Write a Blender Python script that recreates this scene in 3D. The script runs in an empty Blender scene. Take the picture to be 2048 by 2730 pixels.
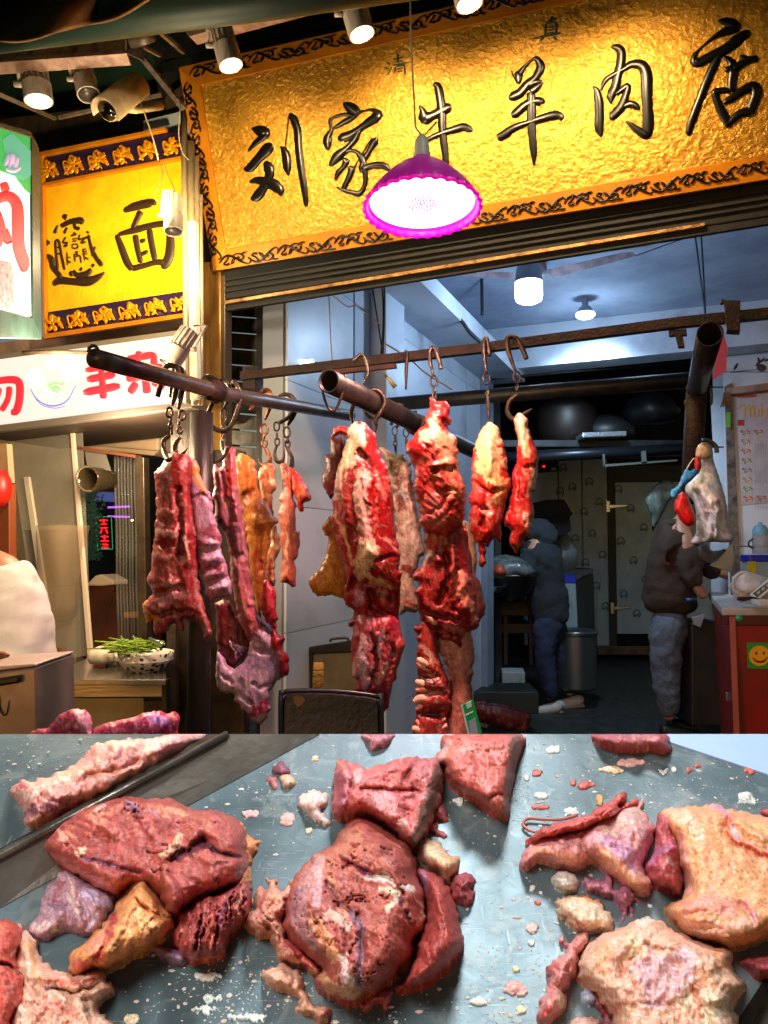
import bpy, math, random
import numpy as np
from mathutils import Vector, Matrix
random.seed(7)
SC = bpy.context.scene
COL = SC.collection
# ------------------------------------------------------------------ camera
EYE = Vector((0, 0, 1.45)); PITCH = math.radians(2.55); FPX = 2052.0; CX, CY = 1024.0, 1365.0
cam = bpy.data.objects.new('camera', bpy.data.cameras.new('camera'))
cam.data.sensor_fit = 'VERTICAL'; cam.data.sensor_height = 34.6; cam.data.lens = FPX / 2730 * 34.6
cam.data.clip_start = 0.05; cam.data.clip_end = 300
cam.location = EYE; cam.rotation_euler = (math.radians(90) + PITCH, 0, 0)
COL.objects.link(cam); SC.camera = cam
# ------------------------------------------------------------------ world and light
w = bpy.data.worlds.new('World'); SC.world = w; w.use_nodes = True
nt = w.node_tree; bgn = nt.nodes['Background']
sky = nt.nodes.new('ShaderNodeTexSky'); sky.sky_type = 'NISHITA'; sky.sun_disc = False
sky.sun_elevation = math.radians(4); sky.sun_rotation = math.radians(200)
nt.links.new(sky.outputs[0], bgn.inputs[0]); bgn.inputs[1].default_value = 0.10
SC.view_settings.view_transform = 'Standard'; SC.view_settings.look = 'None'
SC.view_settings.exposure = 0; SC.view_settings.gamma = 1; SC.view_settings.use_curve_mapping = False
SC.cycles.max_bounces = 6; SC.cycles.transparent_max_bounces = 8
SC.cycles.sample_clamp_indirect = 4; SC.cycles.use_denoising = True
SC.cycles.caustics_reflective = False; SC.cycles.caustics_refractive = False

def ray(u, v):
    x, z = (u - CX) / FPX, -(v - CY) / FPX
    c, s = math.cos(PITCH), math.sin(PITCH)
    return Vector((x, c - z * s, s + z * c))
def P(u, v, Y):
    d = ray(u, v)
    return EYE + d * (Y / d.y)
class Plane:
    def __init__(s, p, n): s.p = Vector(p); s.n = Vector(n).normalized()
    def at(s, u, v, off=0.0):
        d = ray(u, v)
        return EYE + d * (((s.p + s.n * off) - EYE).dot(s.n) / d.dot(s.n))
def K(x0, y0, sc): return lambda x, y: (x0 + x * sc, y0 + y * sc)
def through(p, q, flip=False):          # vertical plane through two points, facing the camera
    t = Vector((q.x - p.x, q.y - p.y, 0)).normalized(); n = Vector((-t.y, t.x, 0))
    if n.dot(EYE - p) < 0: n = -n
    return Plane(p, n)
# ------------------------------------------------------------------ lamps' light
def lamp(name, kind, loc, energy, color, size=.05, target=None, angle=60, blend=.6):
    L = bpy.data.lights.new(name, kind); L.energy = energy; L.color = color
    L.shadow_soft_size = size
    o = bpy.data.objects.new(name, L); o.location = loc; COL.objects.link(o)
    if kind == 'SPOT':
        L.spot_size = math.radians(angle); L.spot_blend = blend
    if target is not None:
        o.rotation_euler = (Vector(target) - Vector(loc)).to_track_quat('-Z', 'Y').to_euler()
    return o
# ------------------------------------------------------------------ colour, materials
def lin(h):
    h = h.lstrip('#'); c = [int(h[i:i + 2], 16) / 255 for i in (0, 2, 4)]
    return tuple((x / 12.92 if x <= .04045 else ((x + .055) / 1.055) ** 2.4) for x in c)
MATS = {}
def M(name, col, rough=.5, metal=0, col2=None, ns=4, bump=0, bs=60, emit=None, es=0, trans=0, coat=0, alpha=1, spec=.5, stretch=None, nd=4, voro=False, lo=.4, hi=.62):
    if name in MATS: return MATS[name]
    m = bpy.data.materials.new(name); m.use_nodes = True; MATS[name] = m
    nt = m.node_tree; b = nt.nodes['Principled BSDF']
    c = lin(col) if isinstance(col, str) else col
    b.inputs['Base Color'].default_value = (*c, 1); b.inputs['Roughness'].default_value = rough
    b.inputs['Metallic'].default_value = metal; b.inputs['Alpha'].default_value = alpha
    b.inputs['Transmission Weight'].default_value = trans; b.inputs['Coat Weight'].default_value = coat
    b.inputs['Specular IOR Level'].default_value = spec
    tc = nt.nodes.new('ShaderNodeTexCoord'); src = tc.outputs['Object']
    if stretch:
        mp = nt.nodes.new('ShaderNodeMapping'); mp.inputs['Scale'].default_value = stretch
        nt.links.new(src, mp.inputs[0]); src = mp.outputs[0]
    if col2 is not None:
        c2 = lin(col2) if isinstance(col2, str) else col2
        n = nt.nodes.new('ShaderNodeTexNoise'); n.inputs['Scale'].default_value = ns; n.inputs['Detail'].default_value = nd + 3
        n.inputs['Roughness'].default_value = .62
        nt.links.new(src, n.inputs['Vector'])
        r = nt.nodes.new('ShaderNodeValToRGB'); r.color_ramp.elements[0].position = lo; r.color_ramp.elements[1].position = hi
        r.color_ramp.elements[0].color = (*c, 1); r.color_ramp.elements[1].color = (*c2, 1)
        nt.links.new(n.outputs['Fac'], r.inputs[0]); nt.links.new(r.outputs[0], b.inputs['Base Color'])
        mr = nt.nodes.new('ShaderNodeMapRange'); mr.inputs['To Min'].default_value = max(.05, rough - .12); mr.inputs['To Max'].default_value = min(1, rough + .15)
        nt.links.new(n.outputs['Fac'], mr.inputs[0]); nt.links.new(mr.outputs[0], b.inputs['Roughness'])
    if bump:
        n = nt.nodes.new('ShaderNodeTexNoise'); n.inputs['Scale'].default_value = bs; n.inputs['Detail'].default_value = 5
        nt.links.new(src, n.inputs['Vector'])
        bp = nt.nodes.new('ShaderNodeBump'); bp.inputs['Strength'].default_value = bump; bp.inputs['Distance'].default_value = .01
        nt.links.new(n.outputs['Fac'], bp.inputs['Height']); nt.links.new(bp.outputs[0], b.inputs['Normal'])
    if emit is not None:
        e = lin(emit) if isinstance(emit, str) else emit
        b.inputs['Emission Color'].default_value = (*e, 1); b.inputs['Emission Strength'].default_value = es
    return m
# ------------------------------------------------------------------ objects
def mk(name, verts, faces, mat, parent=None, smooth=True, cols=None, bevel=0, mats=None, fm=None, sharp=None):
    V = np.asarray([tuple(v) for v in verts] if not isinstance(verts, np.ndarray) else verts, dtype=np.float64)
    lo, hi = V.min(0), V.max(0)
    loc = np.array([(lo[0] + hi[0]) / 2, (lo[1] + hi[1]) / 2, lo[2]])
    me = bpy.data.meshes.new(name); me.from_pydata((V - loc).tolist(), [], [list(map(int, f)) for f in faces] if not isinstance(faces, np.ndarray) else faces.tolist())
    me.materials.append(mat)
    if mats:
        for m in mats: me.materials.append(m)
    if fm is not None: me.polygons.foreach_set('material_index', np.asarray(fm, dtype=np.int32))
    if smooth: me.polygons.foreach_set('use_smooth', np.ones(len(me.polygons), dtype=bool))
    if cols is not None:
        a = me.color_attributes.new('Col', 'FLOAT_COLOR', 'POINT')
        a.data.foreach_set('color', np.hstack([cols, np.ones((len(cols), 1))]).astype(np.float32).ravel())
    me.update()
    o = bpy.data.objects.new(name, me); COL.objects.link(o)
    o.location = loc
    if parent is not None:
        o.parent = parent; pw = Vector((0, 0, 0)); q = parent
        while q is not None: pw += q.location; q = q.parent
        o.location = Vector(loc) - pw
    if bevel:
        bm = o.modifiers.new('bevel', 'BEVEL'); bm.width = bevel; bm.segments = 2; bm.limit_method = 'ANGLE'
    elif smooth and sharp:
        me.set_sharp_from_angle(angle=math.radians(sharp))
    return o
def tag(o, label=None, cat=None, group=None, kind=None):
    if label: o['label'] = label
    if cat: o['category'] = cat
    if group: o['group'] = group
    if kind: o['kind'] = kind
    return o
def root(name, label, cat, loc, group=None):
    o = bpy.data.objects.new(name, None); o.empty_display_size = .05; o.location = loc; COL.objects.link(o)
    return tag(o, label, cat, group)
def join(parts):
    V, F = [], []
    for v, f in parts:
        n = len(V); V += [tuple(x) for x in v]; F += [[i + n for i in q] for q in f]
    return V, F
BOXF = [(0, 1, 2, 3), (7, 6, 5, 4), (0, 4, 5, 1), (1, 5, 6, 2), (2, 6, 7, 3), (3, 7, 4, 0)]
def slab(pl, cs, thick, off=0.0):       # quad seen at 4 image corners on a plane, pushed back by thick
    f = [pl.at(u, v, off) for u, v in cs]; b = [q - pl.n * thick for q in f]
    return f + b, [list(reversed(q)) for q in BOXF] if False else BOXF
def ngon(pl, cs, thick, off=0.0):
    n = len(cs); f = [pl.at(u, v, off) for u, v in cs]; b = [q - pl.n * thick for q in f]
    F = [list(range(n)), list(range(2 * n - 1, n - 1, -1))] + [(i, i + n, (i + 1) % n + n, (i + 1) % n) for i in range(n)]
    return f + b, F
def box(c, ax, ay, az):                 # centre and three half vectors
    c, ax, ay, az = map(Vector, (c, ax, ay, az))
    v = [c - ax - ay - az, c + ax - ay - az, c + ax + ay - az, c - ax + ay - az, c - ax - ay + az, c + ax - ay + az, c + ax + ay + az, c - ax + ay + az]
    return v, [(3, 2, 1, 0), (4, 5, 6, 7), (0, 1, 5, 4), (1, 2, 6, 5), (2, 3, 7, 6), (3, 0, 4, 7)]
def catmull(pts, n=6, closed=False):
    p = [np.array(q, float) for q in pts]; out = []; m = len(p)
    rng = range(m) if closed else range(m - 1)
    for i in rng:
        a = p[(i - 1) % m] if closed or i > 0 else p[0]; b = p[i]; c = p[(i + 1) % m]; d = p[(i + 2) % m] if closed or i + 2 < m else p[-1]
        for k in range(n):
            t = k / n
            out.append(.5 * ((2 * b) + (c - a) * t + (2 * a - 5 * b + 4 * c - d) * t * t + (3 * b - a - 3 * c + d) * t ** 3))
    if not closed: out.append(p[-1])
    return out
def tube(pts, r, seg=8, closed=False, smooth=0, caps=True):
    pts = [Vector(p) for p in pts]
    if smooth:
        rr = [r] * len(pts) if not isinstance(r, (list, tuple)) else r
        q = catmull([(*p, x) for p, x in zip(pts, rr)], smooth, closed); pts = [Vector(a[:3]) for a in q]; r = [float(a[3]) for a in q]
    n = len(pts); rs = r if isinstance(r, (list, tuple)) else [r] * n
    V, F = [], []; nrm = None
    for i in range(n):
        a = pts[i - 1] if i > 0 or closed else pts[i]; b = pts[(i + 1) % n] if i < n - 1 or closed else pts[i]
        t = (b - a).normalized()
        if nrm is None: nrm = t.orthogonal().normalized()
        nrm = (nrm - t * nrm.dot(t)).normalized(); bi = t.cross(nrm)
        for k in range(seg):
            an = 2 * math.pi * k / seg; V.append(pts[i] + (nrm * math.cos(an) + bi * math.sin(an)) * rs[i])
    for i in range(n if closed else n - 1):
        j = (i + 1) % n
        for k in range(seg): F.append((i * seg + k, i * seg + (k + 1) % seg, j * seg + (k + 1) % seg, j * seg + k))
    if caps and not closed: F.append(list(range(seg))[::-1]); F.append([(n - 1) * seg + k for k in range(seg)])
    return V, F
def hollow(a, b, r, t, seg=24):         # open pipe with wall
    a, b = Vector(a), Vector(b); d = (b - a).normalized(); n = d.orthogonal().normalized(); m = d.cross(n)
    V, F = [], []
    for c, rr in ((a, r), (b, r), (b, r - t), (a, r - t)):
        for k in range(seg):
            an = 2 * math.pi * k / seg; V.append(c + (n * math.cos(an) + m * math.sin(an)) * rr)
    for j in range(4):
        for k in range(seg): F.append((j * seg + k, j * seg + (k + 1) % seg, ((j + 1) % 4) * seg + (k + 1) % seg, ((j + 1) % 4) * seg + k))
    return V, F
def lathe(prof, c, axis=(0, 0, 1), seg=24, wob=None):
    c, ax = Vector(c), Vector(axis).normalized(); n = ax.orthogonal().normalized(); m = ax.cross(n); V, F = [], []
    for j, (r, z) in enumerate(prof):
        for k in range(seg):
            an = 2 * math.pi * k / seg; rr = r * (wob(j, an) if wob else 1); V.append(c + ax * z + (n * math.cos(an) + m * math.sin(an)) * rr)
    for j in range(len(prof) - 1):
        for k in range(seg): F.append((j * seg + k, j * seg + (k + 1) % seg, (j + 1) * seg + (k + 1) % seg, (j + 1) * seg + k))
    return V, F
# ------------------------------------------------------------------ numpy noise
def _h(ix, iy, seed):
    h = (ix.astype(np.int64) * 374761393 + iy.astype(np.int64) * 668265263 + seed * 974634777) & 0xffffffff
    h = ((h ^ (h >> 13)) * 1274126177) & 0xffffffff
    return ((h ^ (h >> 16)) & 0xffff) / 32767.5 - 1
def vn(x, y, seed=0):
    ix, iy = np.floor(x), np.floor(y); fx, fy = x - ix, y - iy
    fx, fy = fx * fx * (3 - 2 * fx), fy * fy * (3 - 2 * fy)
    a, b, c, d = _h(ix, iy, seed), _h(ix + 1, iy, seed), _h(ix, iy + 1, seed), _h(ix + 1, iy + 1, seed)
    return (a * (1 - fx) + b * fx) * (1 - fy) + (c * (1 - fx) + d * fx) * fy
def fbm(x, y, o=4, seed=0, g=.55):
    s = 0; a = 1; t = 0
    for k in range(o): s = s + a * vn(x * 2 ** k, y * 2 ** k, seed + k * 17); t += a; a *= g
    return s / t * 1.4
def segdist(X, Y, pts, closed=False):
    """distance to a polyline, plus vector to the nearest point"""
    best = np.full(X.shape, 1e9); bx = np.zeros_like(X); by = np.zeros_like(Y)
    n = len(pts)
    if n == 1:
        return np.hypot(X - pts[0][0], Y - pts[0][1]), pts[0][0] - X, pts[0][1] - Y
    for i in range(n if closed else n - 1):
        x1, y1 = pts[i][0], pts[i][1]; x2, y2 = pts[(i + 1) % n][0], pts[(i + 1) % n][1]
        dx, dy = x2 - x1, y2 - y1; L = dx * dx + dy * dy + 1e-9
        t = np.clip(((X - x1) * dx + (Y - y1) * dy) / L, 0, 1)
        qx, qy = x1 + t * dx, y1 + t * dy; d = (X - qx) ** 2 + (Y - qy) ** 2
        k = d < best; best = np.where(k, d, best); bx = np.where(k, qx, bx); by = np.where(k, qy, by)
    return np.sqrt(best), bx - X, by - Y
def sstep(x): x = np.clip(x, 0, 1); return x * x * (3 - 2 * x)
# ------------------------------------------------------------------ meat
def meat_mat(name, rough=.36, sss=.12, bump=.5, fibre=False):
    m = bpy.data.materials.new(name); m.use_nodes = True; nt = m.node_tree; b = nt.nodes['Principled BSDF']
    at = nt.nodes.new('ShaderNodeAttribute'); at.attribute_name = 'Col'
    tc = nt.nodes.new('ShaderNodeTexCoord')
    n = nt.nodes.new('ShaderNodeTexNoise'); n.inputs['Scale'].default_value = 130; n.inputs['Detail'].default_value = 6; n.inputs['Roughness'].default_value = .65
    n.inputs['Distortion'].default_value = .6
    nt.links.new(tc.outputs['Object'], n.inputs[0])
    mr = nt.nodes.new('ShaderNodeMapRange'); mr.inputs['From Min'].default_value = .3; mr.inputs['From Max'].default_value = .7
    mr.inputs['To Min'].default_value = .72; mr.inputs['To Max'].default_value = 1.25; nt.links.new(n.outputs['Fac'], mr.inputs[0])
    mx = nt.nodes.new('ShaderNodeVectorMath'); mx.operation = 'SCALE'
    nt.links.new(at.outputs['Color'], mx.inputs[0]); nt.links.new(mr.outputs[0], mx.inputs['Scale'])
    nt.links.new(mx.outputs[0], b.inputs['Base Color'])
    if fibre:
        mp = nt.nodes.new('ShaderNodeMapping'); mp.inputs['Scale'].default_value = (420, 420, 45); mp.inputs['Rotation'].default_value = (.1, .12, 0)
        nt.links.new(tc.outputs['Object'], mp.inputs[0]); nf = nt.nodes.new('ShaderNodeTexNoise'); nf.inputs['Scale'].default_value = 1; nf.inputs['Detail'].default_value = 4; nf.inputs['Distortion'].default_value = .8
        nt.links.new(mp.outputs[0], nf.inputs[0]); ad = nt.nodes.new('ShaderNodeMapRange'); ad.inputs['From Min'].default_value = .35; ad.inputs['From Max'].default_value = .65; ad.inputs['To Min'].default_value = .7; ad.inputs['To Max'].default_value = 1.3
        nt.links.new(nf.outputs['Fac'], ad.inputs[0]); mu = nt.nodes.new('ShaderNodeMath'); mu.operation = 'MULTIPLY'; nt.links.new(ad.outputs[0], mu.inputs[0]); nt.links.new(mr.outputs[0], mu.inputs[1]); nt.links.new(mu.outputs[0], mx.inputs['Scale'])
    b.inputs['Roughness'].default_value = rough
    r2 = nt.nodes.new('ShaderNodeMapRange'); r2.inputs['To Min'].default_value = rough - .15; r2.inputs['To Max'].default_value = rough + .3
    nt.links.new(n.outputs['Fac'], r2.inputs[0]); nt.links.new(r2.outputs[0], b.inputs['Roughness'])
    b.inputs['Specular IOR Level'].default_value = .42
    b.inputs['Subsurface Weight'].default_value = sss; b.inputs['Subsurface Scale'].default_value = .003
    b.inputs['Subsurface Radius'].default_value = (1, .35, .2)
    n2 = nt.nodes.new('ShaderNodeTexNoise'); n2.inputs['Scale'].default_value = 210; n2.inputs['Detail'].default_value = 4; nt.links.new(tc.outputs['Object'], n2.inputs[0])
    bp = nt.nodes.new('ShaderNodeBump'); bp.inputs['Strength'].default_value = bump; bp.inputs['Distance'].default_value = .003
    nt.links.new(n2.outputs['Fac'], bp.inputs['Height']); nt.links.new(bp.outputs[0], b.inputs['Normal'])
    return m
RAW = meat_mat('raw_meat', .3, .1, .4, True)
COOKED = meat_mat('cooked_meat', .4, .08, .35, True)
SEED = [0]
def blob(name, k, outline, base, T, R=None, s=3.7, strokes=(), relief=(), Y=None, tray=None, nz=.3, nsc=26, rag=5, fib=None, back=.62,
         parent=None, mat=None, crack=0, lift=0.0, sm=4, clipv=None, vein=None):
    """A solid of flesh: outline in image pixels at its own distance (Y) or lying on the tray plane; T = thickness in metres."""
    SEED[0] += 1; sd = SEED[0] * 31
    sc = abs(k(1, 0)[0] - k(0, 0)[0])
    o = [k(x, y) for x, y in outline]
    o = np.array(catmull(o, sm * 2, True))
    # ragged edge
    L = np.cumsum(np.hypot(*(o - np.roll(o, 1, 0)).T)); tn = np.roll(o, -1, 0) - np.roll(o, 1, 0); tn /= (np.hypot(*tn.T)[:, None] + 1e-6)
    o_s = o.copy()
    j = (fbm(L / 15, L * 0 + sd, 4, sd, .65) * 1.35 - .2) * rag * (1.15 if tray is not None and T > .02 else .7 if tray is None and mat is None else 1)
    o = o + np.stack([tn[:, 1], -tn[:, 0]], 1) * j[:, None]
    if clipv is not None: o[:, 1] = np.maximum(o[:, 1], clipv)
    x0, y0 = o.min(0); x1, y1 = o.max(0)
    nx, ny = int((x1 - x0) / s) + 3, int((y1 - y0) / s) + 3
    gx = x0 - s * .6 + np.arange(nx) * s; gy = y0 - s * .6 + np.arange(ny) * s
    if clipv is not None: gy = y0 + np.arange(ny) * s
    X, Yy = np.meshgrid(gx, gy)
    cx, cy = X[:-1, :-1] + s / 2, Yy[:-1, :-1] + s / 2
    ins = np.zeros(cx.shape, bool); m = len(o)
    for i in range(m):
        xa, ya = o[i]; xb, yb = o[(i + 1) % m]
        if ya == yb: continue
        c = ((ya > cy) != (yb > cy)) & (cx < (xb - xa) * (cy - ya) / (yb - ya) + xa)
        ins ^= c
    cnt = np.zeros(X.shape, int)
    cnt[:-1, :-1] += ins; cnt[1:, :-1] += ins; cnt[:-1, 1:] += ins; cnt[1:, 1:] += ins
    used = cnt > 0; bnd = used & (cnt < 4)
    ids = -np.ones(X.shape, int); ids[used] = np.arange(used.sum())
    U, W = X[used].copy(), Yy[used].copy(); B = bnd[used]
    d, dx, dy = segdist(U, W, o, True)
    U[B] += dx[B] * .9; W[B] += dy[B] * .9
    if R is None: R = .5 * min(x1 - x0, y1 - y0)
    if tray is None:       # thickness follows the smooth outline, softened so that the ragged edge does not ripple across
        ds_, _, _ = segdist(U, W, o_s, True); G_ = np.zeros(X.shape); Mk = used.astype(float); G_[used] = np.minimum(ds_, 1.6 * R)
        for _ in range(22):
            nG = G_ * Mk; nM = Mk.copy()
            for a_, s_ in ((0, 1), (0, -1), (1, 1), (1, -1)): nG = nG + np.roll(G_ * Mk, s_, a_); nM = nM + np.roll(Mk, s_, a_)
            G_ = nG / np.maximum(nM, 1)
        pr = np.clip(G_[used] / R, 0, 1); pr = np.sqrt(1 - (1 - pr) ** 2); pr = pr * np.sqrt(np.clip(1 - (1 - np.clip(d / 13, 0, 1)) ** 2, 0, 1))
    else: pr = np.sqrt(np.clip(1 - (1 - np.clip(d / R, 0, 1)) ** 2, 0, 1))
    pr[B] = 0
    # noise warp of the drawing coordinates
    wx = U + 7 * fbm(U / 20, W / 20, 3, sd + 3); wy = W + 7 * fbm(U / 20, W / 20, 3, sd + 5)
    edge = np.clip(d / 14, 0, 1)
    h = np.zeros_like(U)
    nz = nz * (.34 if tray is not None else .24); vs_ = 1.25 if tray is not None else 2.8; rk = .34 if tray is not None else .34 if mat is None else 1.2
    if fib is None: fib = (84, 6, .03, .16) if tray is None else (30, 7, .015, .08)
    if vein is None and tray is None: vein = ('#d8a090', .16)
    h += nz * fbm(U / nsc, W / (nsc * vs_), 4, sd + 9, .5) * edge
    h -= nz * .5 * np.abs(fbm(U / nsc / 1.7 + 9, W / nsc / 1.7 / vs_, 3, sd + 2)) * edge
    for a, wd, pts in relief:
        q = [k(x, y) for x, y in pts]; dd, _, _ = segdist(wx, wy, q); h += a * rk * np.exp(-(dd / (wd * sc)) ** 2) * np.clip(d / 6, 0, 1)
    if crack:
        n1 = np.abs(fbm(wx / 70, wy / 26, 3, sd + 40)); n2 = sstep((fbm(wx / 60, wy / 60, 2, sd + 44) - .1) * 3); h -= crack * np.clip(1 - n1 * 14, 0, 1) * n2 * edge
    fibc = 0
    if fib:
        an, fr, ar, ac = fib; an = math.radians(an)
        across = -wx * math.sin(an) + wy * math.cos(an); along = wx * math.cos(an) + wy * math.sin(an)
        ff = fbm(across / fr, along / (fr * 12), 3, sd + 60); h += ar * ff * edge; fibc = ac * ff
    # colour
    c0, c1, c2 = [np.array(lin(c)) for c in base]
    a = np.clip(fbm(wx / 40, wy / 55, 4, sd + 21) * .9 + .35, 0, 1)[:, None]
    C = c0 * (1 - a) + c1 * a
    a = (.6 * sstep((fbm(wx / 13 + 4, wy / 24, 5, sd + 33, .62) - .3) * 6))[:, None]
    C = C * (1 - a) + c2 * a
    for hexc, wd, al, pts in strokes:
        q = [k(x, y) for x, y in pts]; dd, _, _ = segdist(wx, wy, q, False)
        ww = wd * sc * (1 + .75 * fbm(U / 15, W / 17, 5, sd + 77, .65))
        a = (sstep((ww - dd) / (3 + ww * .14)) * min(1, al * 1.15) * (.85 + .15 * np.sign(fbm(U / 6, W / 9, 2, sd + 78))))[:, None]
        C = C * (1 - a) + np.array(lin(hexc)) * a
    if vein:
        n1 = np.abs(fbm(wx / 30 + 7, wy / 46, 4, sd + 91)); a = (np.clip(1 - n1 * 13, 0, 1) * vein[1])[:, None]
        C = C * (1 - a) + np.array(lin(vein[0])) * a
    C = C * (1 + .3 * fbm(U / 7, W / 8, 3, sd + 80, .7)[:, None] + (fibc[:, None] if fib else 0)); mn = C.mean(1)[:, None]
    C = (mn + (C - mn) * .95) * 1.4 if tray is not None else (mn + (C - mn) * 1.12) * (.74 if mat is None else 1)
    C = np.clip(C, .004, 2); C = C * np.minimum(1, (.72 if tray is not None else .9) / C.max(1))[:, None]
    if Y is not None:
        Yv = Y if not callable(Y) else Y(U, W)
        t = T * np.clip(pr * (1 + h), 0, 9) * (1 - .0 * U)
        rx = (U - CX) / FPX; rz = -(W - CY) / FPX; cp, sp = math.cos(PITCH), math.sin(PITCH)
        D = np.stack([rx, cp - rz * sp, sp + rz * cp], 1)
        f = np.array(EYE) + D * ((Yv - t) / D[:, 1])[:, None]
        g = np.array(EYE) + D * ((Yv + .8 * t) / D[:, 1])[:, None]
        V = f; n = len(f); inner = np.where(~B)[0]; mp = np.arange(n); mp[inner] = n + np.arange(len(inner))
        V = np.vstack([f, g[inner]]); CC = np.vstack([C, C[inner]])
        q = np.stack([ids[:-1, :-1], ids[1:, :-1], ids[1:, 1:], ids[:-1, 1:]], -1)[ins]
        F = np.vstack([q, mp[q[:, ::-1]]])
    else:
        # lying on the tray: rises from the near edge and the sides, keeps height at a flat far edge, then a wall down to the tray
        ax_, ay_ = o[:, 0], o[:, 1]; bx_, by_ = np.roll(ax_, -1), np.roll(ay_, -1)
        uu, vv = np.clip(U, x0 + 2, x1 - 2)[:, None], np.clip(W, y0 + 2, y1 - 2)[:, None]
        cr = (ay_ > vv) != (by_ > vv); xi = (bx_ - ax_) * (vv - ay_) / np.where(by_ == ay_, 1e-9, by_ - ay_) + ax_
        dxx = np.where(cr, np.abs(xi - uu), 1e9).min(1)
        cr = (ax_ > uu) != (bx_ > uu); yi = (by_ - ay_) * (uu - ax_) / np.where(bx_ == ax_, 1e-9, bx_ - ax_) + ay_
        db = np.where(cr & (yi > vv - 3), yi - vv, 1e9).min(1)
        e_ = np.clip(np.minimum(dxx * .8, np.maximum(db, 0)), 0, 1e4); e_ = np.where(B & (e_ < 9), 0, e_)
        p2 = np.sqrt(np.clip(1 - (1 - np.clip(e_ / R, 0, 1)) ** 2, 0, 1))
        pp = np.maximum(pr, p2 * (back + (1 - back) * pr)); G_ = np.zeros(X.shape); G_[used] = pp; Mk = used.astype(float)
        for _ in range(9):
            nG = G_ * Mk; nM = Mk.copy()
            for a_, s_ in ((0, 1), (0, -1), (1, 1), (1, -1)): nG = nG + np.roll(G_ * Mk, s_, a_); nM = nM + np.roll(Mk, s_, a_)
            G_ = nG / np.maximum(nM, 1)
        hh = T * G_[used] * (1 + h) * np.where(B & (e_ < 9) & (pr < .01) & (p2 < .01), .45, 1)
        hh = np.maximum(hh, .0015) + lift
        rx = (U - CX) / FPX; rz = -(W - CY) / FPX; cp, sp = math.cos(PITCH), math.sin(PITCH)
        D = np.stack([rx, cp - rz * sp, sp + rz * cp], 1); E = np.array(EYE); N = np.array(tray.n); p0 = np.array(tray.p)
        den = D @ N
        f = E + D * ((((p0 - E) @ N + hh) / den))[:, None]
        low = f[B] - N * (hh[B] + .001)[:, None]
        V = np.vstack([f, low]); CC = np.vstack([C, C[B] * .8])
        q = np.stack([ids[:-1, :-1], ids[1:, :-1], ids[1:, 1:], ids[:-1, 1:]], -1)[ins]
        # skirt on mesh boundary edges
        ed = {}
        for a_, b_ in ((0, 1), (1, 2), (2, 3), (3, 0)):
            for e0, e1 in q[:, [a_, b_]]: ed[(e0, e1)] = 1
        lowid = {int(v): len(f) + i for i, v in enumerate(np.where(B)[0])}
        sk = [(e1, e0, lowid[int(e0)], lowid[int(e1)]) for (e0, e1) in ed if (e1, e0) not in ed and int(e0) in lowid and int(e1) in lowid]
        F = np.vstack([q, np.array(sk)]) if sk else q
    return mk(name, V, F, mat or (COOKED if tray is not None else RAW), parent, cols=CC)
# ------------------------------------------------------------------ brush writing
def brush(pl, k, strokes, h=.004, off=0.0, n=5, flat=False):
    parts = []
    for si, st in enumerate(strokes):
        p = catmull([(*k(x, y), w_ * abs(k(1, 0)[0] - k(0, 0)[0])) for x, y, w_ in st], n)
        if len(p) < 2: continue
        V, F = [], []; m = len(p)
        for i in range(m):
            a = p[max(i - 1, 0)]; b = p[min(i + 1, m - 1)]; t = np.array([b[0] - a[0], b[1] - a[1]]); t = t / (np.hypot(*t) + 1e-9); nn = np.array([-t[1], t[0]])
            e = 1.0 if 0 < i < m - 1 else .55
            for c, hh in ((-1, 0), (-.82, .85), (0, 1), (.82, .85), (1, 0)):
                q = (p[i][0] + nn[0] * c * p[i][2] * .5 * e, p[i][1] + nn[1] * c * p[i][2] * .5 * e)
                V.append(pl.at(q[0], q[1], off + (h * hh * (e if not flat else 1)) + si * 1e-4))
        for i in range(m - 1):
            for c in range(4): F.append((i * 5 + c, i * 5 + c + 1, (i + 1) * 5 + c + 1, (i + 1) * 5 + c))
        F.append((0, 1, 2, 3, 4)); F.append(tuple((m - 1) * 5 + c for c in (4, 3, 2, 1, 0)))
        parts.append((V, F))
    return join(parts)
# ------------------------------------------------------------------ hook chains
def ring(c, r, t, axis, seg=14, sx=1.0):
    ax = Vector(axis).normalized(); n = Vector((0, 0, 1)); n = (n - ax * n.dot(ax)).normalized(); m = ax.cross(n)
    return tube([Vector(c) + n * math.cos(a) * r + m * math.sin(a) * r * sx for a in [2 * math.pi * i / seg for i in range(seg)]], t, 6, True)
def hook(path, Y, label, mat, r=.0035, links=(), low=None, wrap=None, Ys=None, name='meat_hook', group='iron hooks on the pipes'):
    """upper bent bar (px path), chain links (px centres), lower hook (px path)"""
    def pts(pa): return [P(q[0], q[1], q[2] if len(q) > 2 else Y) for q in pa]
    a = pts(path); rt = root(name, label, 'hook', a[0], group)
    rr = [r] * len(a); rr[-1] = r * .5
    mk('upper_hook', *tube(a, rr, 8, smooth=5), mat, rt)
    for i, q in enumerate(links):
        c = P(q[0], q[1], Y); sz = (q[2] if len(q) > 2 else 9) / FPX * Y
        mk('chain_link', *ring(c, sz, r * .45, (0.25, -1, 0) if i % 2 == 0 else (1, .35, 0), sx=.62), mat, rt)
    if low:
        b = pts(low); rb = [r * .9] * len(b); rb[-1] = r * .15; rb[0] = r * .6
        mk('lower_hook', *tube(b, rb, 8, smooth=5), mat, rt)
    return rt
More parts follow.
